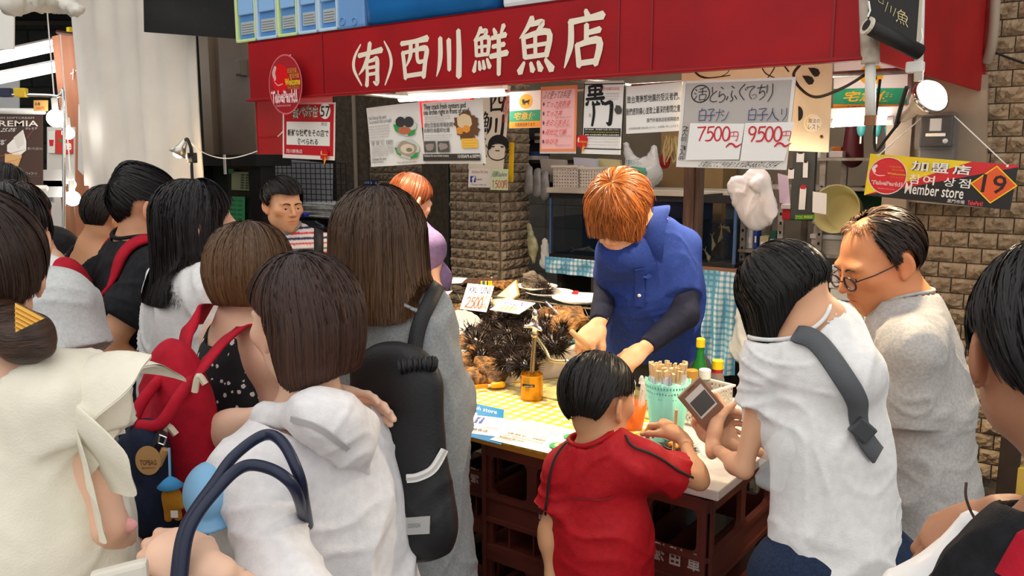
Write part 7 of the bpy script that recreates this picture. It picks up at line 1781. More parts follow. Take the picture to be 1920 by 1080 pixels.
for nm,lb,D_,q,cc in(('red_poster','red poster with white letters behind the glowing bulbs',4.588,(104,244,136,288),'#c8342c'),('white_poster','white poster with red picture beside the red poster',4.588,(90,246,103,287),'#e2ddd6'),('orange_note','small orange price note above the ice cream poster',3.85,(63,188,88,208),'#d8a45c'),('crimson_flag','crimson cloth with black emblem below the ice cream poster',4.187,(58,380,94,450),'#b01c3c'),('wall_board','white wall board at the left edge behind the poster',6.0,(-60,150,36,214),'#d5d6d6'),('menu_sheet','white menu sheet under the ice cream poster',4.2,(50,355,100,380),'#d9d9dc'),('counter_front','pale shop counter panel below the bulbs',4.6,(88,238,140,878),'#cfcac2'),('tall_sheet','white plastic sheet hanging at the upper left corner',4.0,(-60,10,26,92),'#e6e4de')):
 p=panel_d(nm,lb,nm.replace('_',' '),D_,(q[0],q[1]),(q[2],q[1]),(q[0],q[3]),pure(cc,.6),thick=.01)
 if nm=='red_poster':p.T('me',117,268,134,281,WHT,bold=.03);p.poly('leaf',[p.uv(*k)for k in((108,258),(118,264),(114,268))],pure('#2c8a3c'))
 if nm=='crimson_flag':p.strokes([[(20,20,8),(60,30,10),(40,60,8),(80,70,8)]],.1,.1,.9,.5,INK)
 if nm=='orange_note':p.text('各種',.1,.2,.5,.5,INK);p.text('500円',.2,.6,.8,.9,REDI)
 if nm=='white_poster':p.poly('picture',[p.uv(*k)for k in((92,262),(101,262),(100,274),(93,274))],REDI)
 if nm=='menu_sheet':
  for k in range(4):p.rect('picture',.08+k*.24,.3,.26+k*.24,.9,pure('#8a8a92'))
o=bag([cone(Pd(20,8,3.6),Pd(110,-6,3.9),.05,.05,.03),cone(Pd(100,0,3.9),Pd(150,22,3.7),.05,.02,.03)],'crumpled white canvas rolled along the top left','rolled_canvas',mat('canvas','#cfcabf',.7),.012,.02,4,cat='canvas')

# --- the people
def fab(name,col,col2=None,rough=.85,scale=60,bump=.15,**k):return mat(name,col,rough,col2=col2,scale=scale,bump=bump,bscale=300,spec=.25,**k)
M_WT=fab('white_cotton','#e6e5e4','#dddcdc');M_BKT=fab('black_cotton','#17171a','#1f1f23');M_GT=fab('grey_marl','#b3b0ad','#a29f9c',scale=140);M_JEAN=fab('denim','#22304a','#1a253a',scale=200)
M_DKT=fab('dark_trousers','#26252a');M_SHOE=mat('shoe_dark','#2a2624',.5);M_SHOEW=mat('shoe_white','#cfcac4',.5);M_BK=mat('black_strap','#141416',.6,bump=.2,bscale=400)
M_REDC=fab('red_canvas','#b3162c','#a01226',scale=30);M_NAVY=fab('navy_canvas','#141c30','#1c253c',scale=40)
SK='#dfae90'
def strap(name,lab,cat,prims,pts,w,th,m,off=.002,n=10,parent=None,con=True):
 P=smoothpath(pts,n)
 if con:P,Nn=conform(prims,P,off)
 else:Nn=sdf_grad(prims,P)
 mb=MB();ribbon(mb,P,Nn,w,th)
 if parent is not None:return mb.build(name,m,parent,smooth=True)
 o=mb.build(name,m,None,P[-1],smooth=True);return tag(o,lab,cat)
def soft(name,prims,m,parent=None,vox=.008,wr=.004,seed=3,base=None,sc=12):
 vs,qs=solid(prims,vox)
 if wr:vs=wrinkle(vs,qs,wr,seed,None,sc)
 b=world_base(parent)if parent is not None else base
 return link(name,mesh_np(name,vs-b,qs),m,parent)
LB=[(0,58),(40,66),(62,92),(180,98)]
HLL=[(0,.056),(45,.05),(60,-.3),(180,-.4)]
# striped-shirt man facing the camera
p=Person('man with short black hair in a red and navy striped shirt, facing the camera',1.70,Pd(540,438,3.97),165,Pd(531,385,3.92),hyaw=138,pitch=8,skin='#dcaa86',width=1.0)
p.body(fine_hand=0,fine_head=.0035);p.eyes()
def stripes(vs,s):
 z=(vs[:,2]-vs[:,2].min())/.048%1;c=np.tile(lin('#c9c4c4'),(len(vs),1));c[z<.2]=lin('#b8303c');c[(z>.5)&(z<.7)]=lin('#252a55');return c
p.shirt(mat('striped_jersey','#ffffff',.85,attr='Col'),sleeve=.6,attr=stripes,wr=.003,vox=.0065);p.rib(fab('grey_rib','#8a878a'),r=.007);p.trousers(M_DKT);p.shoes(M_SHOE)
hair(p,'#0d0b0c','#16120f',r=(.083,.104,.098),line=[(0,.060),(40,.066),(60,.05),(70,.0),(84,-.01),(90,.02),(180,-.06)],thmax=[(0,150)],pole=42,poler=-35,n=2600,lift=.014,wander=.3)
strap('shoulder_strap','black backpack strap on the left shoulder of the striped shirt man','strap',p.garm,[p.sh[-1]-p.R*-.035+p.F*x+UP*z for x,z in((-.06,.06),(.02,.08),(.10,0),(.11,-.12),(.10,-.22))],.045,.006,M_BK)
# person in purple behind the long-haired woman
p=Person('person with reddish brown hair in a purple shirt behind the long haired woman',1.66,Pd(774,424,3.55),60,Pd(769,378,3.55),hyaw=45,pitch=25,female=True,skin=SK)
p.arm(1,Pd(815,530,3.40),elbow=Pd(812,485,3.48));p.body(fine_hand=0,fine_head=0);p.shirt(fab('purple_cotton','#7d6c9a','#73638e'),sleeve=.7,vox=.009,wr=.004);p.trousers(M_DKT,vox=.014);p.shoes(M_SHOE)
hair(p,'#5c2c18','#6a3820',thmax=[(0,70),(60,80),(80,110),(180,118)],L=[(0,0),(180,.02)],line=[(0,.05),(60,.0),(80,-.05),(180,-.1)],n=1800)
# stall vendor
hv=Pd(1161,398,2.58)
p=Person('stall vendor with copper hair in a blue polo shirt, looking down at work',1.74,Pd(1222,438,2.62),208,hv,hyaw=212,pitch=38,roll=-4,skin='#dba680',pelvis=V(*Pd(1222,640,2.76)[:2],1.02),width=.86)
p.lid=1;p.sh[1]=Pd(1155,474,2.60);p.sh[-1]=Pd(1276,466,2.66)
p.arm(1,Pd(1122,606,2.56),elbow=Pd(1140,535,2.72),hand=(V(-.55,-.45,-.60),V(.3,.5,-.75),dict(curl=(.75,.85,.5),thumb=(.75,.5,.5))))
p.arm(-1,Pd(1212,650,2.46),elbow=Pd(1283,590,2.55),hand=(V(-.75,-.1,-.6),V(.1,.3,-.9),dict(curl=(.6,.8,.5))))
p.body(fine_head=.0035);p.eyes('#3a2214');PV=p
p.shirt(fab('blue_polo','#263c86','#21367a',scale=120),sleeve=.70,wr=.007,neck=.060,neckdrop=-.012,vox=.0065,sl_r=1.15,hem=1.055,seed=8)
q=[cone(p.sh[k]+(p.el[k]-p.sh[k])*.6,p.el[k],.029*1.74,.0275*1.74,.01)for k in(1,-1)]+[cone(p.el[k],p.el[k]+(p.wr[k]-p.el[k])*.98,.0262*1.74,.0175*1.74,.01,cut=True)for k in(1,-1)]
soft('undersleeve',q,fab('navy_lycra','#1f2236','#191c2e'),p.root,.006,.002)
nb=p.neck;ax=unit(p.loc(0,-.02,-.055)-nb)
soft('undershirt_neck',[cone(nb+ax*.02,p.loc(0,-.018,-.068),.058,.0610,.01,cut=True)],fab('black_neck','#101015'),p.root,.006,.002)
# polo collar: two leaves folded down, placket and button
cx_=unit(p.TR-ax*(p.TR@ax));cy_=unit(np.cross(ax,cx_));cy_=cy_ if cy_@p.TF>0 else-cy_;G=[]
for a in np.linspace(.28,2*math.pi-.28,36):
 dr=cx_*math.sin(a)+cy_*math.cos(a);e=nb-ax*(.012+.045*max(math.cos(a),0)**2)+dr*(.104+.01*max(math.cos(a),0));e=conform(p.garm,[e],.008,6)[0][0]if sdf(p.garm,e[None])[0]<.008 else e
 G.append([nb+ax*.012+dr*.060,nb+ax*.036+dr*.070,nb+ax*.030+dr*.080,(nb+ax*.01+dr*.094)*.5+e*.5,e])
G=np.array(G);mb=MB();mb.grid(G);mb.build('collar',MATS['blue_polo'],p.root,p.base,smooth=True)
pk,pn_=conform(p.garm,[nb+p.TF*.12-p.U*z for z in np.linspace(.07,.20,8)],.001);mb=MB();ribbon(mb,pk,pn_,.032,.003);mb.build('placket',MATS['blue_polo'],p.root,p.base)
MB().lathe([(0,.004),(.005,.003),(.006,0)],12,pk[5]+pn_[5]*.003,(p.TR,p.U,pn_[5])).build('button',WHT,p.root,p.base)
hair(p,'#9c5620','#7f4218',r=(.089,.108,.097),cen=(0,-.008,.028),thmax=[(0,62),(35,70),(60,88),(90,92),(110,105),(180,116)],L=[(0,.07),(50,.08),(72,.075),(86,.02),(100,.015),(112,.03),(180,.045)],pole=-8,n=5200,lift=.013,wander=.30,wid=.0030,tipjit=.35,hang=.5,spread_tip=.004,cvar=.3,taper=lambda ph,u:1-.05*u)
p.trousers(fab('charcoal_apron','#3c3c42','#34343a'),name='apron_trousers',o=.03);p.shoes(M_SHOE)
t=thing('oyster_knife','small knife with a pale wooden handle in the vendor hand','knife',Pd(1088,630,2.46));a,b=Pd(1070,620,2.46),Pd(1104,652,2.46);MB().tube([a,(a+b)/2,b],[.008,.010,.008],10).build('handle',mat('knife_wood','#c99a6a',.5),t,smooth=True);d=unit(b-a);MB().box((-.006,-.001,0),(.006,.001,.06),(unit(np.cross(d,UP)),unit(np.cross(np.cross(d,UP),d)),d),b).build('blade',M_CHROME,t)
# boy in red
p=Person('young boy with black hair in a red sports shirt at the counter',1.24,Pd(1128,828,1.74),22,Pd(1121,752,1.76),hyaw=46,pitch=8,child=True,skin='#d09a72',width=.76,hs=.85)
p.sh[1]=Pd(1200,874,1.70);p.sh[-1]=Pd(1060,888,1.76)
p.arm(1,Pd(1280,822,1.86),elbow=Pd(1312,902,1.74),hand=(V(-.35,.45,.25),V(-.5,.3,-.6),dict(curl=(.7,.9,.6),thumb=(.8,.5,.5))))
p.arm(-1,Pd(1034,1095,1.72),elbow=Pd(1028,990,1.74));p.body(fine_hand=.003)
M_RT=fab('red_sports','#b3141f','#a5121c',rough=.6,scale=80)
p.shirt(M_RT,sleeve=.66,o=.012,loose=.012,neck=.056,wr=.008,vox=.0055,hem=.52,sl_r=1.4,seed=13,flare=.02);p.rib(M_RT,neck=.056,r=.006);p.trousers(M_DKT,leg=.7);p.bare_legs=False;p.shoes(M_SHOEW)
for k,sg in((1,1),(-1,-1)):
 e=p.sh[k]+(p.el[k]-p.sh[k])*.75;strap('piping','','',p.garm,[p.neck*.35+p.sh[k]*.65+UP*.05-p.F*.02,p.sh[k]+UP*.04-p.F*.03,e+UP*.02-p.F*.04],.006,.002,INK,.006,parent=p.root)
mid=conform(p.garm,[p.neck-p.U*.10-p.F*.2+p.R*x for x in np.linspace(-.075,.075,9)],.001);mb=MB();ribbon(mb,mid[0],mid[1],.004,.0012);mb.build('seam',mat('red_seam','#8a0e18',.6),p.root,p.base)
hair(p,'#0e0b0a','#17110e',r=(.082,.102,.096),line=[(0,.05),(60,.03),(70,.025),(91,.030),(114,.026),(126,-.025),(150,-.055),(180,-.060)],thmax=[(0,152)],pole=-25,poler=12,n=4200,lift=.009,wander=.25)
a,b=Pd(1268,768,1.88),Pd(1262,858,1.93);t=thing('chopstick','single pale chopstick held by the boy over the urchin','chopstick',b);MB().box((-.0032,-.003,0),(.0032,.003,np.linalg.norm(a-b)),(V(1,0,0),unit(np.cross(a-b,V(1,0,0))),unit(a-b)),b).build('stick',M_CHOP,t)
# woman with short black hair in white
p=Person('woman with short black hair in a white shirt holding a phone',1.62,Pd(1546,617,1.62),-15,Pd(1476,566,1.66),hyaw=-38,pitch=36,roll=-8,female=True,skin='#d8a583',width=.66,pelvis=Pd(1570,1050,1.56))
p.sh[-1]=Pd(1440,680,1.64);p.sh[1]=Pd(1604,704,1.56);p.ears=False
p.arm(-1,Pd(1336,836,1.82),elbow=Pd(1394,880,1.63),hand=(V(.25,.75,.30),V(.8,-.2,.1),dict(curl=(.8,.8,.5),thumb=(.9,.4,.3))))
p.arm(1,Pd(1372,830,1.86),elbow=Pd(1600,900,1.74),hand=(V(-.5,.4,.2),V(-.2,-.4,.8),dict(curl=(.8,.9,.5))))
p.body(fine_hand=.003,fine_head=.005)
p.shirt(M_WT,sleeve=.42,o=.011,loose=.016,neck=.060,wr=.007,vox=.006,hem=.72,sl_r=1.3,seed=17,flare=.022,axis=(.8,.8,.8));p.rib(M_WT,neck=.060);p.trousers(M_JEAN,o=.012,vox=.009);p.shoes(M_SHOE)
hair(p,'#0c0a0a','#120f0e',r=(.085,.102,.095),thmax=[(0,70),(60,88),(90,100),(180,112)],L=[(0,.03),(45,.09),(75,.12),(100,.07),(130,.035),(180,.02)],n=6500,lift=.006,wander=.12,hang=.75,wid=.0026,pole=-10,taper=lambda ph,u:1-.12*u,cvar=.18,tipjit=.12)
strap('crossbody_strap','wide grey strap running across the back of the white shirt woman','strap',p.garm,[Pd(1478,612,1.55),Pd(1530,630,1.5),Pd(1596,725,1.42),Pd(1655,815,1.42),Pd(1688,862,1.46)],.040,.004,mat('grey_webbing','#55585c',.7,bump=.3,bscale=500),.004)
bk=conform(p.garm,[Pd(1668,836,1.42)],.012)[0][0];o=MB().box((-.022,-.008,-.018),(.022,.008,.018),(unit(V(.75,.1,-.65)),V(0,1,0),unit(V(.65,0,.75))),bk).build('strap_buckle',mat('grey_plastic','#43464a',.4),None,bk,bevel=.004);tag(o,'dark grey plastic buckle on the grey strap','buckle')
pc=Pd(1325,765,1.86);ph=unit(Pd(1375,828,1.86)-Pd(1312,752,1.86));pr_=unit(np.cross(V(-.15,-.8,.55),ph));pn_=np.cross(ph,pr_)
if pn_@(CAM-pc)<0:pn_=-pn_;
t=thing('phone','phone in a brown flip cover with a window, held by the white shirt woman','phone',pc);L_,W_=.066,.036
PH=Panel('cover',None,None,pc-ph*L_-pr_*W_,pc-ph*L_+pr_*W_,pc+ph*L_-pr_*W_,mat('brown_leather','#7d5a48',.5),thick=.010,parent=t,bevel=.003);PH.rect('window',.13,.10,.87,.58,pure('#c9c6c0',.2));PH.rect('screen',.16,.22,.84,.54,pure('#4a4c4e',.15));PH.disc('emblem',.5,.78,.10,pure('#c9b9a8',.5));PH.rect('slot',.35,.03,.65,.05,pure('#5a3c2e',.5))
c=Pd(1458,862,1.52);t=thing('water_bottle','crumpled empty clear plastic bottle at the side of the white shirt woman','bottle',c-UP*.05);d=unit(V(.1,0,.35));x=V(0,1,0);MB().lathe([(0,-.06),(.024,-.058),(.030,-.045),(.026,-.03),(.032,-.015),(.027,0),(.032,.015),(.028,.03),(.020,.05),(.011,.06),(.011,.075)],16,c,(unit(np.cross(d,x)),x,d)).build('bottle_body',mat('clear_pet','#e8eeee',.05,alpha=.18,spec=.9),t,smooth=True)
# balding man with glasses
p=Person('balding man with glasses in a light grey shirt at the right',1.69,Pd(1704,578,1.97),-68,Pd(1649,490,1.98),hyaw=-98,pitch=24,skin='#cf8a5e',width=.98,pelvis=V(*Pd(1705,985,1.95)[:2],.88))
p.lid=1;p.arm(-1,Pd(1590,850,1.85),elbow=Pd(1690,822,1.84));p.body(fine_head=.003,fine_hand=.004);p.eyes('#3a261a')
p.shirt(M_GT,sleeve=.72,o=.015,loose=.025,neck=.066,wr=.009,vox=.0065,hem=.79,sl_r=1.45,seed=23,flare=.012);p.rib(M_GT);p.trousers(fab('dark_jeans','#2a2a2c','#343436',scale=150));p.shoes(M_SHOE)
hair(p,'#2a1a10','#221510',r=(.081,.100,.090),line=[(0,.2),(50,.2),(58,.07),(66,.03),(76,-.015),(86,-.005),(92,.026),(110,.018),(120,-.03),(150,-.07),(180,-.075)],thmax=[(0,150)],pole=-20,n=3000,lift=.010,wander=.35)
hair(p,'#7a5030','#6a4428',r=(.0765,.0965,.088),line=[(0,.098),(60,.085),(180,.05)],thmax=[(0,75)],pole=-10,n=380,lift=.012,wander=.6,shell=False,wid=.0016,name='thin_top_hair',t0=(.1,.7))
def glasses(p,m,lab,lens=True):
 t=thing('eyeglasses',lab,'eyeglasses',p.loc(0,.11,0))
 for x in(1,-1):
  ring=[p.loc(x*.034+.0235*math.cos(a),.107-.004*abs(math.cos(a)),-.006+.0175*math.sin(a))for a in np.linspace(0,2*math.pi,22,False)];MB().tube(ring,.0026,6,True).build('rim',m,t,smooth=True)
  if lens:mb=MB();mb._add(ring,[tuple(range(22))]);mb.build('lens',mat('lens','#dfe4e6',.02,alpha=.12,spec=.8),t,fix=False)
  MB().tube([p.loc(x*.054,.104,0),p.loc(x*.075,.06,.002),p.loc(x*.0815,-.005,.004),p.loc(x*.08,-.02,-.008)],.0016,6).build('temple',m,t,smooth=True)
 MB().tube([p.loc(-.013,.108,-.002),p.loc(0,.114,.002),p.loc(.013,.108,-.002)],.0016,6).build('bridge',m,t,smooth=True)
glasses(p,mat('tortoise','#2c1a16',.25),'dark framed eyeglasses worn by the balding man')
# man in black with quiff
p=Person('man with a black quiff and glasses in a black shirt, red backpack on',1.76,Pd(258,455,2.50),55,Pd(274,391,2.50),hyaw=52,pitch=4,skin='#cf9a78',width=1.06)
p.arm(1,Pd(310,690,2.38),elbow=Pd(188,660,2.26));p.body(fine_hand=0,fine_head=.0038);p.eyes(show=(1,))
p.shirt(M_BKT,sleeve=.58,o=.016,loose=.016,neck=.066,wr=.008,vox=.0075,sl_r=1.35,seed=31);p.rib(M_BKT,r=.006);p.trousers(M_DKT,vox=.014);p.shoes(M_SHOE)
hair(p,'#0a0909','#0f0c0b',r=(.080,.103,.095),line=[(0,.058),(40,.062),(60,.035),(72,-.01),(82,-.005),(90,.028),(116,.022),(126,-.02),(180,-.058)],thmax=[(0,148)],pole=70,n=4200,lift=.006,wander=.12,off=lambda ph,t,X:np.stack([0*t,.012*np.exp(-((t-.1)/.12)**2),.018*np.exp(-((t-.25)/.22)**2)],-1))
glasses(p,mat('gilt','#b59a6a',.3,metal=.8),'thin gilt eyeglasses worn by the man with the quiff')
t=thing('red_backpack','red backpack with cream trim on the back of the man in black','backpack',p.neck-p.F*.2-UP*.45)
c=p.neck-p.F*.20-UP*.22;R_=np.array([p.R,p.F,UP]);soft('bag_body',[ell(c,(.145,.085,.19),.02,R_),ell(c-UP*.08,(.15,.09,.14),.03,R_)],M_REDC,t,.010,.006)
st=conform([ell(c,(.145,.085,.19),.02,R_),ell(c-UP*.08,(.15,.09,.14),.03,R_)],[c+p.R*.10+UP*.19*math.cos(a)-p.F*.12*math.sin(a)for a in np.linspace(.2,2.4,14)],.003);mb=MB();ribbon(mb,st[0],st[1],.012,.004);mb.build('trim',mat('cream_web','#d8cbb4',.7),t)
for k in(1,-1):strap('strap','','',p.garm,[p.sh[k]-p.R*k*.055+p.F*x+UP*z for x,z in((-.12,-.06),(-.06,.06),(.01,.08),(.07,.03),(.10,-.08),(.09,-.20))],.050,.010,M_REDC,parent=t)
# man with cropped hair in tank top
p=Person('man with cropped hair in a black tank top beside the white curtain',1.68,Pd(180,466,2.85),40,Pd(210,412,2.88),hyaw=44,pitch=18,skin='#c48e68',width=1.0)
p.body(fine_hand=0,fine_head=.004);p.shirt(M_BKT,name='tank_top',sleeve=0,o=.008,neck=.10,neckdrop=.02,wr=.003,vox=.008,extra=[ell(p.sh[k]+p.TR*k*.012,(.068,.1,.09),.01,sub=True)for k in(1,-1)]);p.trousers(M_DKT,vox=.014);p.shoes(M_SHOE)
hair(p,'#1a1412','#241c18',r=(.078,.097,.087),line=HL_MALE,thmax=[(0,150)],n=2600,lift=.003,wid=.002,wander=.3,t0=(0,.8))
strap('bag_strap','black strap over the bare shoulder of the man in the tank top','strap',p.bprims,[p.sh[-1]+p.R*.03-p.F*.10-UP*.18,p.sh[-1]+p.R*.04-p.F*.05+UP*.03,p.sh[-1]+p.R*.05+p.F*.05+UP*.02,p.sh[-1]+p.R*.1+p.F*.11-UP*.15],.05,.005,M_BK)
# two people behind at the far left
p=Person('person with black hair in a black shirt at the far left edge',1.70,Pd(40,424,3.2),20,Pd(8,372,3.15),hyaw=-10,pitch=25,skin=SK);p.body(fine_hand=0,fine_head=0,vox=.010);p.shirt(M_BKT,sleeve=.8,vox=.012);p.trousers(M_DKT,vox=.016);p.shoes(M_SHOE);hair(p,'#0d0b0b',line=HL_MALE,thmax=[(0,150)],r=(.085,.104,.096),n=1500,lift=.008)
p=Person('person with dark brown hair in a white shirt lifting a hand, far left',1.62,Pd(36,476,2.45),35,Pd(28,415,2.45),hyaw=40,pitch=20,female=True,skin=SK)
p.arm(1,Pd(84,452,2.55),elbow=Pd(104,502,2.44),hand=(V(-.45,.1,.9),V(-.8,.3,-.2),dict(curl=(.4,.5,.4))));p.body(fine_head=0,fine_hand=.005,vox=.010);p.shirt(M_WT,sleeve=.6,vox=.010);p.trousers(M_DKT,vox=.016);p.shoes(M_SHOE)
hair(p,'#2a1c16','#2e2018',thmax=LB,L=[(0,0),(50,.02),(65,.1),(180,.12)],n=1500)
# woman with long black hair, white shirt
p=Person('woman with long black hair in a white shirt, face turned to the stall',1.66,Pd(352,500,2.08),45,Pd(369,427,2.10),hyaw=50,pitch=8,female=True,skin='#d9a88c')
p.body(fine_hand=0,fine_head=.004);p.eyes(show=(1,));p.shirt(M_WT,sleeve=.6,o=.012,loose=.016,wr=.008,vox=.0075,seed=41);p.rib(M_WT);p.trousers(M_JEAN,vox=.014);p.shoes(M_SHOE)
hair(p,'#0d0a0b','#171013',r=(.086,.105,.096),thmax=LB,L=[(0,0),(62,0),(74,.06),(86,.20),(110,.24),(180,.23)],n=6000,push=p.garm,wander=.16,lift=.008,tipjit=.18,cvar=.2,wid=.0028)
# woman with light brown bob and floral top
p=Person('woman with a light brown bob in a black floral top wearing red straps',1.60,Pd(455,600,1.78),48,Pd(472,519,1.80),hyaw=12,pitch=4,female=True,skin='#e3b79c',width=.95)
p.body(fine_hand=0,fine_head=.005)
M_FLO=bpy.data.materials.new('floral_print');M_FLO.use_nodes=True;nt=M_FLO.node_tree;b_=nt.nodes['Principled BSDF'];b_.inputs['Roughness'].default_value=.8;tc=nt.nodes.new('ShaderNodeTexCoord');vo=nt.nodes.new('ShaderNodeTexVoronoi');vo.inputs['Scale'].default_value=52;nz=nt.nodes.new('ShaderNodeTexNoise');nz.inputs['Scale'].default_value=260;ad=nt.nodes.new('ShaderNodeMath');ad.operation='MULTIPLY_ADD';ad.inputs[1].default_value=.22;ml=nt.nodes.new('ShaderNodeValToRGB');ml.color_ramp.interpolation='CONSTANT';ml.color_ramp.elements[0].color=(.75,.73,.70,1);ml.color_ramp.elements[1].position=.36;ml.color_ramp.elements[1].color=(.008,.008,.011,1)
nt.links.new(tc.outputs['Object'],vo.inputs['Vector']);nt.links.new(tc.outputs['Object'],nz.inputs['Vector']);nt.links.new(nz.outputs['Fac'],ad.inputs[0]);nt.links.new(vo.outputs['Distance'],ad.inputs[2]);nt.links.new(ad.outputs[0],ml.inputs[0]);nt.links.new(ml.outputs[0],b_.inputs['Base Color'])
p.shirt(M_FLO,name='floral_top',sleeve=0,o=.010,neck=.080,neckdrop=.030,wr=.003,vox=.007,strapless=True,hem=.72);p.trousers(M_DKT,vox=.013);p.shoes(M_SHOE)
lc=conform(p.garm,[p.neck-p.F*.2+p.R*x-UP*(.175+.2*x*x)for x in np.linspace(-.12,.16,24)],.001);mb=MB();ribbon(mb,lc[0],lc[1],.010,.002);mb.build('lace_trim',WHT,p.root,p.base)
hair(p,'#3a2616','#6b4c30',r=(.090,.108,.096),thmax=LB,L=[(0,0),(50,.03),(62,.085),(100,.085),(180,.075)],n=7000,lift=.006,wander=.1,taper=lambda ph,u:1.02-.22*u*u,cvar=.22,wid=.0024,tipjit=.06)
PF=p
t=thing('red_rucksack','large red and navy canvas rucksack with round leather patch','rucksack',Pd(330,960,1.45));W=lambda x,y,d:Pd(x,y,d)
fw=unit(V(-.75,-.62,0));rt=np.cross(fw,UP);c0=Pd(335,800,1.56);R_=np.array([rt,fw,UP])
rb=[cone(c0+UP*.09,c0-UP*.14,.085,.115,.04,flat=(fw,.62)),cone(c0+UP*.05+rt*.06,c0-UP*.15+rt*.07,.06,.07,.04,flat=(fw,.8)),cone(c0+UP*.05-rt*.06,c0-UP*.15-rt*.07,.06,.07,.04,flat=(fw,.8))]
soft('main_bag',rb,M_REDC,t,.007,.008,5,sc=9)
c1=Pd(282,905,1.42);nv=[cone(c1+UP*.06,c1-UP*.05,.06,.078,.03,flat=(fw,.6)),ell(c1-UP*.04+fw*.02,(.07,.035,.05),.02,R_),ell(c1+rt*.055+UP*.01,(.04,.05,.08),.03,R_)]
soft('front_pocket',nv,M_NAVY,t,.006,.006,6,sc=10)
pt,pnn=conform(nv,[Pd(258,873,1.34)],.0015);x=unit(np.cross(UP,pnn[0]));y=np.cross(pnn[0],x);P_=Panel('leather_patch',None,None,pt[0]-x*.022+y*.026,pt[0]+x*.022+y*.026,pt[0]-x*.022-y*.026,mat('tan_leather','#b98d5a',.6),thick=.001,parent=t);P_.o.data.clear_geometry();P_.disc('patch_disc',.5,.5,.5,mat('tan_leather','#b98d5a',.6),ry=.5);P_.text('TOPBAG',.18,.48,.82,.66,pure('#4a3220',.6),bold=.01);P_.text('BACKPACK',.25,.72,.75,.78,pure('#4a3220',.6))
def tubep(nm,pts,r,m):return MB().tube(smoothpath(pts,8),r,10).build(nm,m,t,smooth=True)
tubep('handle',[W(248,800,1.42),W(262,760,1.44),W(300,712,1.50),W(330,700,1.54)],.011,M_REDC);tubep('handle',[W(262,798,1.41),W(300,795,1.40),W(335,745,1.43),W(358,712,1.50)],.011,M_REDC)
for q_,nm,m_ in((((365,735),(372,705),(385,720)),'cream_tab',mat('cream_web','#d8cbb4',.7)),(((300,845),(312,800),(330,815)),'cream_tab',mat('cream_web','#d8cbb4',.7))):
 a_=[Pd(*k,1.41)for k in q_];MB().tube(smoothpath([a_[0],a_[1],a_[2]],5),.006,6).build(nm,m_,t)
MB().tube([W(292,838,1.385),W(305,812,1.385)],.010,8).build('buckle_strap',mat('dark_leather','#1c1c20',.4),t);MB().tube([W(300,815,1.375),W(312,820,1.375),W(308,834,1.375),W(297,830,1.375)],.0022,6,True).build('buckle',M_CHROME,t);MB().tube([W(296,872,1.375),W(310,842,1.375)],.007,8).build('strap_end',mat('tan_leather','#b98d5a',.6),t)
for k,pts in((-1,[W(346,700,1.52),W(352,640,1.62),W(368,595,1.68),W(392,588,1.80)]),(1,[W(368,705,1.50),W(410,655,1.58),W(446,622,1.66),W(480,610,1.78)])):strap('strap','','',p.bprims,pts,.046,.009,M_REDC,parent=t,con=False)
t=thing('plush_charm','small orange plush figure with a blue cap hanging from the rucksack','plush toy',Pd(322,975,1.34));c=Pd(321,932,1.34);soft('body',[ell(c,(.016,.014,.024),.01),cone(c-UP*.015-V(.006,0,0),c-UP*.038-V(.007,0,0),.008,.007,.006),cone(c-UP*.015+V(.006,0,0),c-UP*.036+V(.010,0,0),.008,.007,.006),cone(c+V(.012,0,.004),c+V(.018,-.004,-.016),.006,.005,.004)],mat('plush_orange','#c98a22',.9,bump=.6,bscale=500),t,.003,0);MB().lathe([(.020,.018),(.022,.020),(.012,.030),(.004,.036),(0,.037)],12,c).build('cap',pure('#3a8ac0',.8),t,smooth=True);MB().tube([c+UP*.036,Pd(317,840,1.37)],.0022,5).build('cord',pure('#6a93b5',.7),t);MB().box((.004,-.016,-.03),(.016,-.0145,-.018),None,c).build('tag',WHT,t)
# woman with long brown hair in a grey dress
p=Person('woman with long brown hair in a grey dress before the counter',1.67,Pd(736,548,1.66),28,Pd(713,463,1.68),hyaw=8,pitch=2,female=True,skin='#e0b296',width=.95)
p.sh[1]=Pd(797,608,1.65);p.arm(1,Pd(842,900,1.86),elbow=Pd(816,804,1.68));p.body(fine_hand=.005,fine_head=0)
M_GD=fab('grey_jersey','#8e9192','#7f8283',scale=200)
p.shirt(M_GD,name='dress',sleeve=.98,o=.013,loose=.010,neck=.060,wr=.008,vox=.0065,hem=.50,sl_r=1.35,seed=51,flare=.02);p.rib(M_GD);p.bare_legs=True;p.trousers(M_GD,'leggings',vox=.014,o=.002);p.shoes(M_SHOE)
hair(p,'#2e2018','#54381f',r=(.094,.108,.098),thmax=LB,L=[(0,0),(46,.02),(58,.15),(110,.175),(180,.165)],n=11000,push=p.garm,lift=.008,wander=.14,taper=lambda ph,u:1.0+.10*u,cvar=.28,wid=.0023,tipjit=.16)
PL=p;bk_=-p.F
t=thing('drawstring_bag','black drawstring backpack with white zip worn over the grey dress','backpack',Pd(755,1050,1.40))
cA_,cB_=conform(p.garm,[Pd(722,728,1.4),Pd(740,1000,1.4)],.045)[0];sd=p.R
db=[cone(cA_+sd*.05-UP*.01,cB_+sd*.055,.045,.050,.06,flat=(p.F,.62)),cone(cA_-sd*.05-UP*.03,cB_-sd*.055-UP*.01,.045,.050,.06,flat=(p.F,.62)),cone(cA_+sd*.02,cA_-sd*.03,.045,.045,.05,flat=(p.F,.6)),cone(cB_+sd*.05,cB_-sd*.05-UP*.01,.055,.055,.05,flat=(p.F,.75)),cone(cA_,cB_,.06,.065,.06,flat=(p.F,.6))]
M_NYL=mat('black_nylon','#141417',.55,bump=.1,bscale=200);soft('bag_body',db,M_NYL,t,.006,.010,9,sc=8)
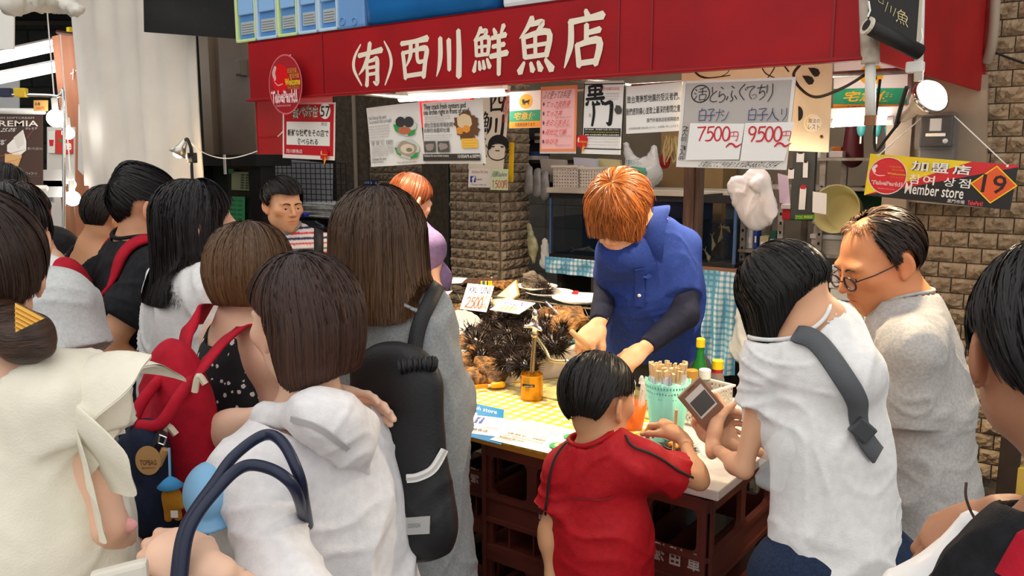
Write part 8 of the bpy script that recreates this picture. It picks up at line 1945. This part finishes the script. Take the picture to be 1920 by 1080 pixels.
g_,gn=conform(db,[Pd(x,y,1.3)for x,y in((655,712),(680,704),(710,696),(740,688),(770,680),(795,672))],.004);MB().tube(smoothpath(g_,6),[.012+.004*math.sin(i*1.9)for i in range(31)],8).build('gathered_rim',M_NYL,t,smooth=True)
zp,zn=conform(db,[Pd(x,y,1.3)for x,y in((680,930),(720,925),(770,910),(828,880))],.001);zp=smoothpath(zp,6);zn=sdf_grad(db,zp);mb=MB();ribbon(mb,zp,zn,.016,.004);mb.build('zip',mat('zip_white','#e6e4e2',.5),t);mb=MB();ribbon(mb,zp+zn*.004,zn,.005,.002);mb.build('zip_teeth',LGREY,t)
lb_,ln=conform(db,[Pd(712,1032,1.3)],.001);x=unit(np.cross(UP,ln[0]));y=np.cross(ln[0],x);x=unit(x+y*.18);P_=Panel('label_patch',None,None,lb_[0]-x*.030+y*.016,lb_[0]+x*.030+y*.016,lb_[0]-x*.030-y*.016,mat('grey_patch','#a9a8a6',.5),thick=.003,parent=t);P_.text('DESIGN',.3,.35,.7,.6,GREY)
strap('strap','','',p.garm,[Pd(775,690,1.45),Pd(790,610,1.5),Pd(812,555,1.58),Pd(820,548,1.70),Pd(815,640,1.85)],.030,.006,M_NYL,.004,parent=t)
# person in light grey at the left, mostly hidden
p=Person('person in a light grey shirt behind the cream blouse woman',1.63,Pd(40,545,1.72),30,Pd(12,455,1.74),hyaw=-15,pitch=10,skin=SK,width=1.0);p.sh[1]=Pd(122,575,1.68);p.arm(1,Pd(150,800,1.72),elbow=Pd(142,690,1.66));p.body(fine_hand=0,fine_head=0,vox=.009);p.shirt(fab('pale_marl','#c4c6c6','#b8baba',scale=160),sleeve=.72,o=.016,loose=.02,wr=.008,sl_r=1.4,seed=61);p.trousers(M_DKT,vox=.016);p.shoes(M_SHOE)
hair(p,'#120e0d',line=HL_MALE,thmax=[(0,150)],n=1200)
# woman with brown bob in white hooded top
p=Person('woman with a brown bob in a white hooded top, hand at her neck',1.60,Pd(585,782,1.40),-38,Pd(568,607,1.40),hyaw=-48,pitch=6,female=True,skin='#e6bda4',width=.98)
p.sh[-1]=Pd(470,905,1.28);p.sh[1]=Pd(655,868,1.50)
p.arm(1,Pd(600,752,1.46),elbow=Pd(388,812,1.52),hand=(V(.9,-.1,.05),V(.1,-.5,-.3),dict(curl=(.25,.35,.3))))
p.arm(-1,Pd(392,1062,1.05),elbow=Pd(560,1170,1.10),hand=(V(-.85,.15,.22),V(.05,.6,-.75),dict(curl=(.6,.8,.5),thumb=(.35,.5,.9))))
p.body(fine_head=.0035,fine_hand=.0026)
M_HD=fab('white_hoodie','#e4e2e4','#dad8da')
p.shirt(M_HD,name='hooded_top',sleeve=1.32,o=.020,loose=.025,neck=.092,neckdrop=.02,wr=.009,vox=.0065,sl_r=1.5,seed=71,hem=.72,sleeves=(-1,));
soft('sleeve',[cone(p.sh[1],p.sh[1]+(p.el[1]-p.sh[1])*.5,.062,.068,.02,cut=True)],M_HD,p.root,.008,.008)
hd=[cone(Pd(500,780,1.34),Pd(590,778,1.28),.020,.030,.03),cone(Pd(590,778,1.28),Pd(672,800,1.34),.032,.034,.04),cone(Pd(640,790,1.29),Pd(690,885,1.35),.036,.008,.05),cone(Pd(600,785,1.28),Pd(650,850,1.30),.028,.020,.05),cone(Pd(498,780,1.34),Pd(500,772,1.45),.020,.020,.03)]
soft('hood',hd,M_HD,p.root,.006,.008,12,sc=11)
tp_,tn=conform(hd,[Pd(x,y,1.2)for x,y in((488,792),(530,796),(575,806),(615,832),(650,868),(682,898))],.001);mb=MB();ribbon(mb,smoothpath(tp_,5),sdf_grad(hd,smoothpath(tp_,5)),.010,.002);mb.build('hood_tape',mat('grey_tape','#a8a4a6',.7),p.root,p.base)
hair(p,'#241613','#432a20',r=(.092,.108,.097),thmax=[(0,58),(50,64),(78,74),(100,90),(110,98),(180,98)],L=[(0,0),(97,0),(108,.10),(120,.115),(180,.105)],n=12000,lift=.006,wander=.08,taper=lambda ph,u:1.03-.15*u**3,cvar=.22,wid=.0021,tipjit=.04,poler=6)
t=thing('shoulder_bag','shoulder bag with two rolled navy handles on the white hooded top','bag',Pd(330,1200,1.02));M_NL=mat('navy_leather','#141d38',.4)
for pts in(((578,985,1.26),(570,940,1.17),(560,890,1.14),(530,830,1.16),(495,816,1.18),(441,853,1.14),(405,902,1.10),(347,991,1.04),(330,1090,1.02)),((570,975,1.25),(562,940,1.15),(545,905,1.12),(507,879,1.12),(459,874,1.11),(412,912,1.07),(356,991,1.03),(340,1090,1.01))):MB().tube(smoothpath([Pd(*q_)for q_ in pts],8),.0085,10).build('handle',M_NL,t,smooth=True)
cb2=Pd(320,1180,1.04);MB().box((-.13,-.05,-.24),(.13,.05,.02),(unit(V(.8,.4,0)),unit(V(-.4,.8,0)),UP),cb2).build('bag_body',mat('cream_leather','#d6d0c4',.5),t,bevel=.012)
c=Pd(392,922,1.24);soft_b=[ell(c,(.038,.05,.048),.01),ell(c-UP*.045,(.045,.055,.01),.012)];vs,qs=solid(soft_b,.006);o=link('blue_hat',mesh_np('blue_hat',vs-c,qs),mat('sky_blue','#7fb4dc',.5));o.location=c;tag(o,'light blue rounded hat tucked behind the navy handles','hat')
c=Pd(232,1075,1.0);o=MB().box((-.04,-.01,-.06),(.03,.01,.012),(unit(V(1,.3,.15)),V(-.3,1,0),UP),c).build('white_pouch',mat('cream_leather','#d6d0c4',.5),None,c,bevel=.006);tag(o,'corner of a cream pouch with stud at the bottom left','pouch')
# woman in cream blouse at the left front
p=Person('woman in a cream ruffle sleeved blouse with a low brown bun, left front',1.64,Pd(-20,722,1.14),-5,Pd(-42,515,1.18),hyaw=-24,pitch=6,female=True,skin='#e3b79c',width=.95)
p.sh[1]=Pd(150,752,1.14);p.arm(1,Pd(250,1080,1.26),elbow=Pd(196,985,1.12),hand=(V(.3,.8,-.2),V(-.6,.1,-.6),dict(curl=(.5,.6,.4))));p.body(fine_hand=.004,fine_head=0)
M_CRM=fab('cream_blouse','#e6e0cf','#dcd6c4',rough=.6,scale=20)
p.shirt(M_CRM,name='blouse',sleeve=.25,o=.018,loose=.03,neck=.085,neckdrop=.0,wr=.008,vox=.007,seed=81,hem=.80,flare=.03,sl_r=1.2)
def ruffle(r0,out,rad,drop,a0,a1,w):
 O=p.sh[1];x=p.TR;b=-p.TF;G=[]
 for a in np.linspace(a0,a1,60):
  dr=UP*math.cos(a)+b*math.sin(a);k=1+w*math.sin(a*4.3)+.3*w*math.sin(a*9+1);G.append([O+dr*(r0+rad*v*k)+x*(.0+out*v*k)-UP*drop*v*v for v in np.linspace(0,1,8)])
 G=np.array(G);mb=MB();mb.grid(G);mb.grid((G-UP*.003)[::-1]);return mb.build('ruffle',M_CRM,p.root,p.base,smooth=True)
ruffle(.058,.085,.045,.045,-1.2,2.4,.35);ruffle(.055,.045,.030,.13,-.6,2.6,.3)
p.trousers(M_DKT,vox=.014);p.shoes(M_SHOE)
hair(p,'#241813','#33221a',r=(.092,.108,.098),thmax=[(0,58),(50,70),(75,95),(110,115),(180,128)],L=[(0,0),(180,.01)],pole=25,n=5000,lift=.005,wander=.06,wid=.0024)
bc=Pd(45,632,1.10);soft('hair_bun',[ell(bc,(.036,.032,.030),.02),cone(bc,Pd(-10,600,1.12),.028,.035,.03),cone(bc+V(.012,0,-.006),Pd(85,655,1.09),.024,.010,.02)],mat('bun_hair','#2c1c15',.4,col2='#432c20',scale=25,stretch=(1,1,6),bump=.4,bscale=60),p.root,.005,.004,sc=20)
t=thing('hair_clip','gold triangular hair clip on the brown bun','hair clip',Pd(50,610,1.055));mb=MB();q_=[Pd(28,568,1.055),Pd(83,597,1.05),Pd(29,623,1.055)];mb._add(q_+[k+V(0,.004,0)for k in q_],[(0,1,2),(5,4,3),(0,3,4,1),(1,4,5,2),(2,5,3,0)]);mb.build('plate',mat('gold','#e6b45a',.25,metal=1),t)
for k in range(1,6):a_=q_[2]+(q_[0]-q_[2])*k/6;b2=q_[2]+(q_[1]-q_[2])*k/6;MB().tube([a_-V(0,.001,0),b2-V(0,.001,0)],.0008,4).build('groove',mat('gold_dark','#b07f34',.3,metal=1),t)
o=bag([cone(Pd(218,950,1.16),Pd(232,985,1.14),.010,.012,.008),ell(Pd(238,985,1.13),(.016,.01,.012),.006)],'pink and white scrunched tissue in the blouse woman hand','tissue',pure('#e8a7a8',.8),.004,.003,3,cat='tissue')
# man at the right front edge
p=Person('man with thinning black hair at the right front edge holding a white bag',1.72,Pd(2110,1030,.80),12,Pd(1990,665,.87),hyaw=18,pitch=6,skin='#a8765a',width=1.05)
p.sh[-1]=Pd(1985,1150,.80);p.arm(-1,Pd(1872,965,1.02),elbow=Pd(2010,1080,.88),hand=(V(-.80,.15,-.45),V(-.1,.2,-.9),dict(curl=(.7,.8,.5),thumb=(.7,.6,.5))));p.body(fine_head=.004,fine_hand=.003);p.shirt(M_BKT,sleeve=.5,o=.016);p.trousers(M_DKT,vox=.016);p.shoes(M_SHOE)
hair(p,'#121012','#1a1718',r=(.084,.103,.092),line=[(0,.06),(60,.03),(72,-.02),(84,-.02),(91,.02),(112,.016),(124,-.03),(180,-.06)],thmax=[(0,152)],pole=-22,n=3800,lift=.010,wander=.3,wid=.0022)
strap('pack_strap','red backpack strap with black edge on the right front man','strap',p.garm,[Pd(1900,1095,.74),Pd(1950,1040,.76),Pd(2010,1015,.80)],.05,.008,M_REDC)
c=Pd(1800,1075,.98);bag([cone(Pd(1815,975,1.0),Pd(1790,1060,.98),.012,.034,.02),cone(Pd(1822,980,.99),Pd(1840,1070,.98),.012,.024,.02),ell(Pd(1770,1090,.98)-UP*.03,(.085,.06,.06),.03)],'white plastic carrier bag hanging from the hand at the right front','carrier_bag',M_BAGW,.007,.010,6)
t=thing('thin_cord','thin dark cord hanging over the hand of the right front man','cord',Pd(1850,1010,.97));MB().tube(smoothpath([Pd(1812,905,.98),Pd(1812,935,.97),Pd(1830,975,.96),Pd(1862,1005,.95)],6),.0018,5).build('cord',pure('#4a3a30',.7),t)
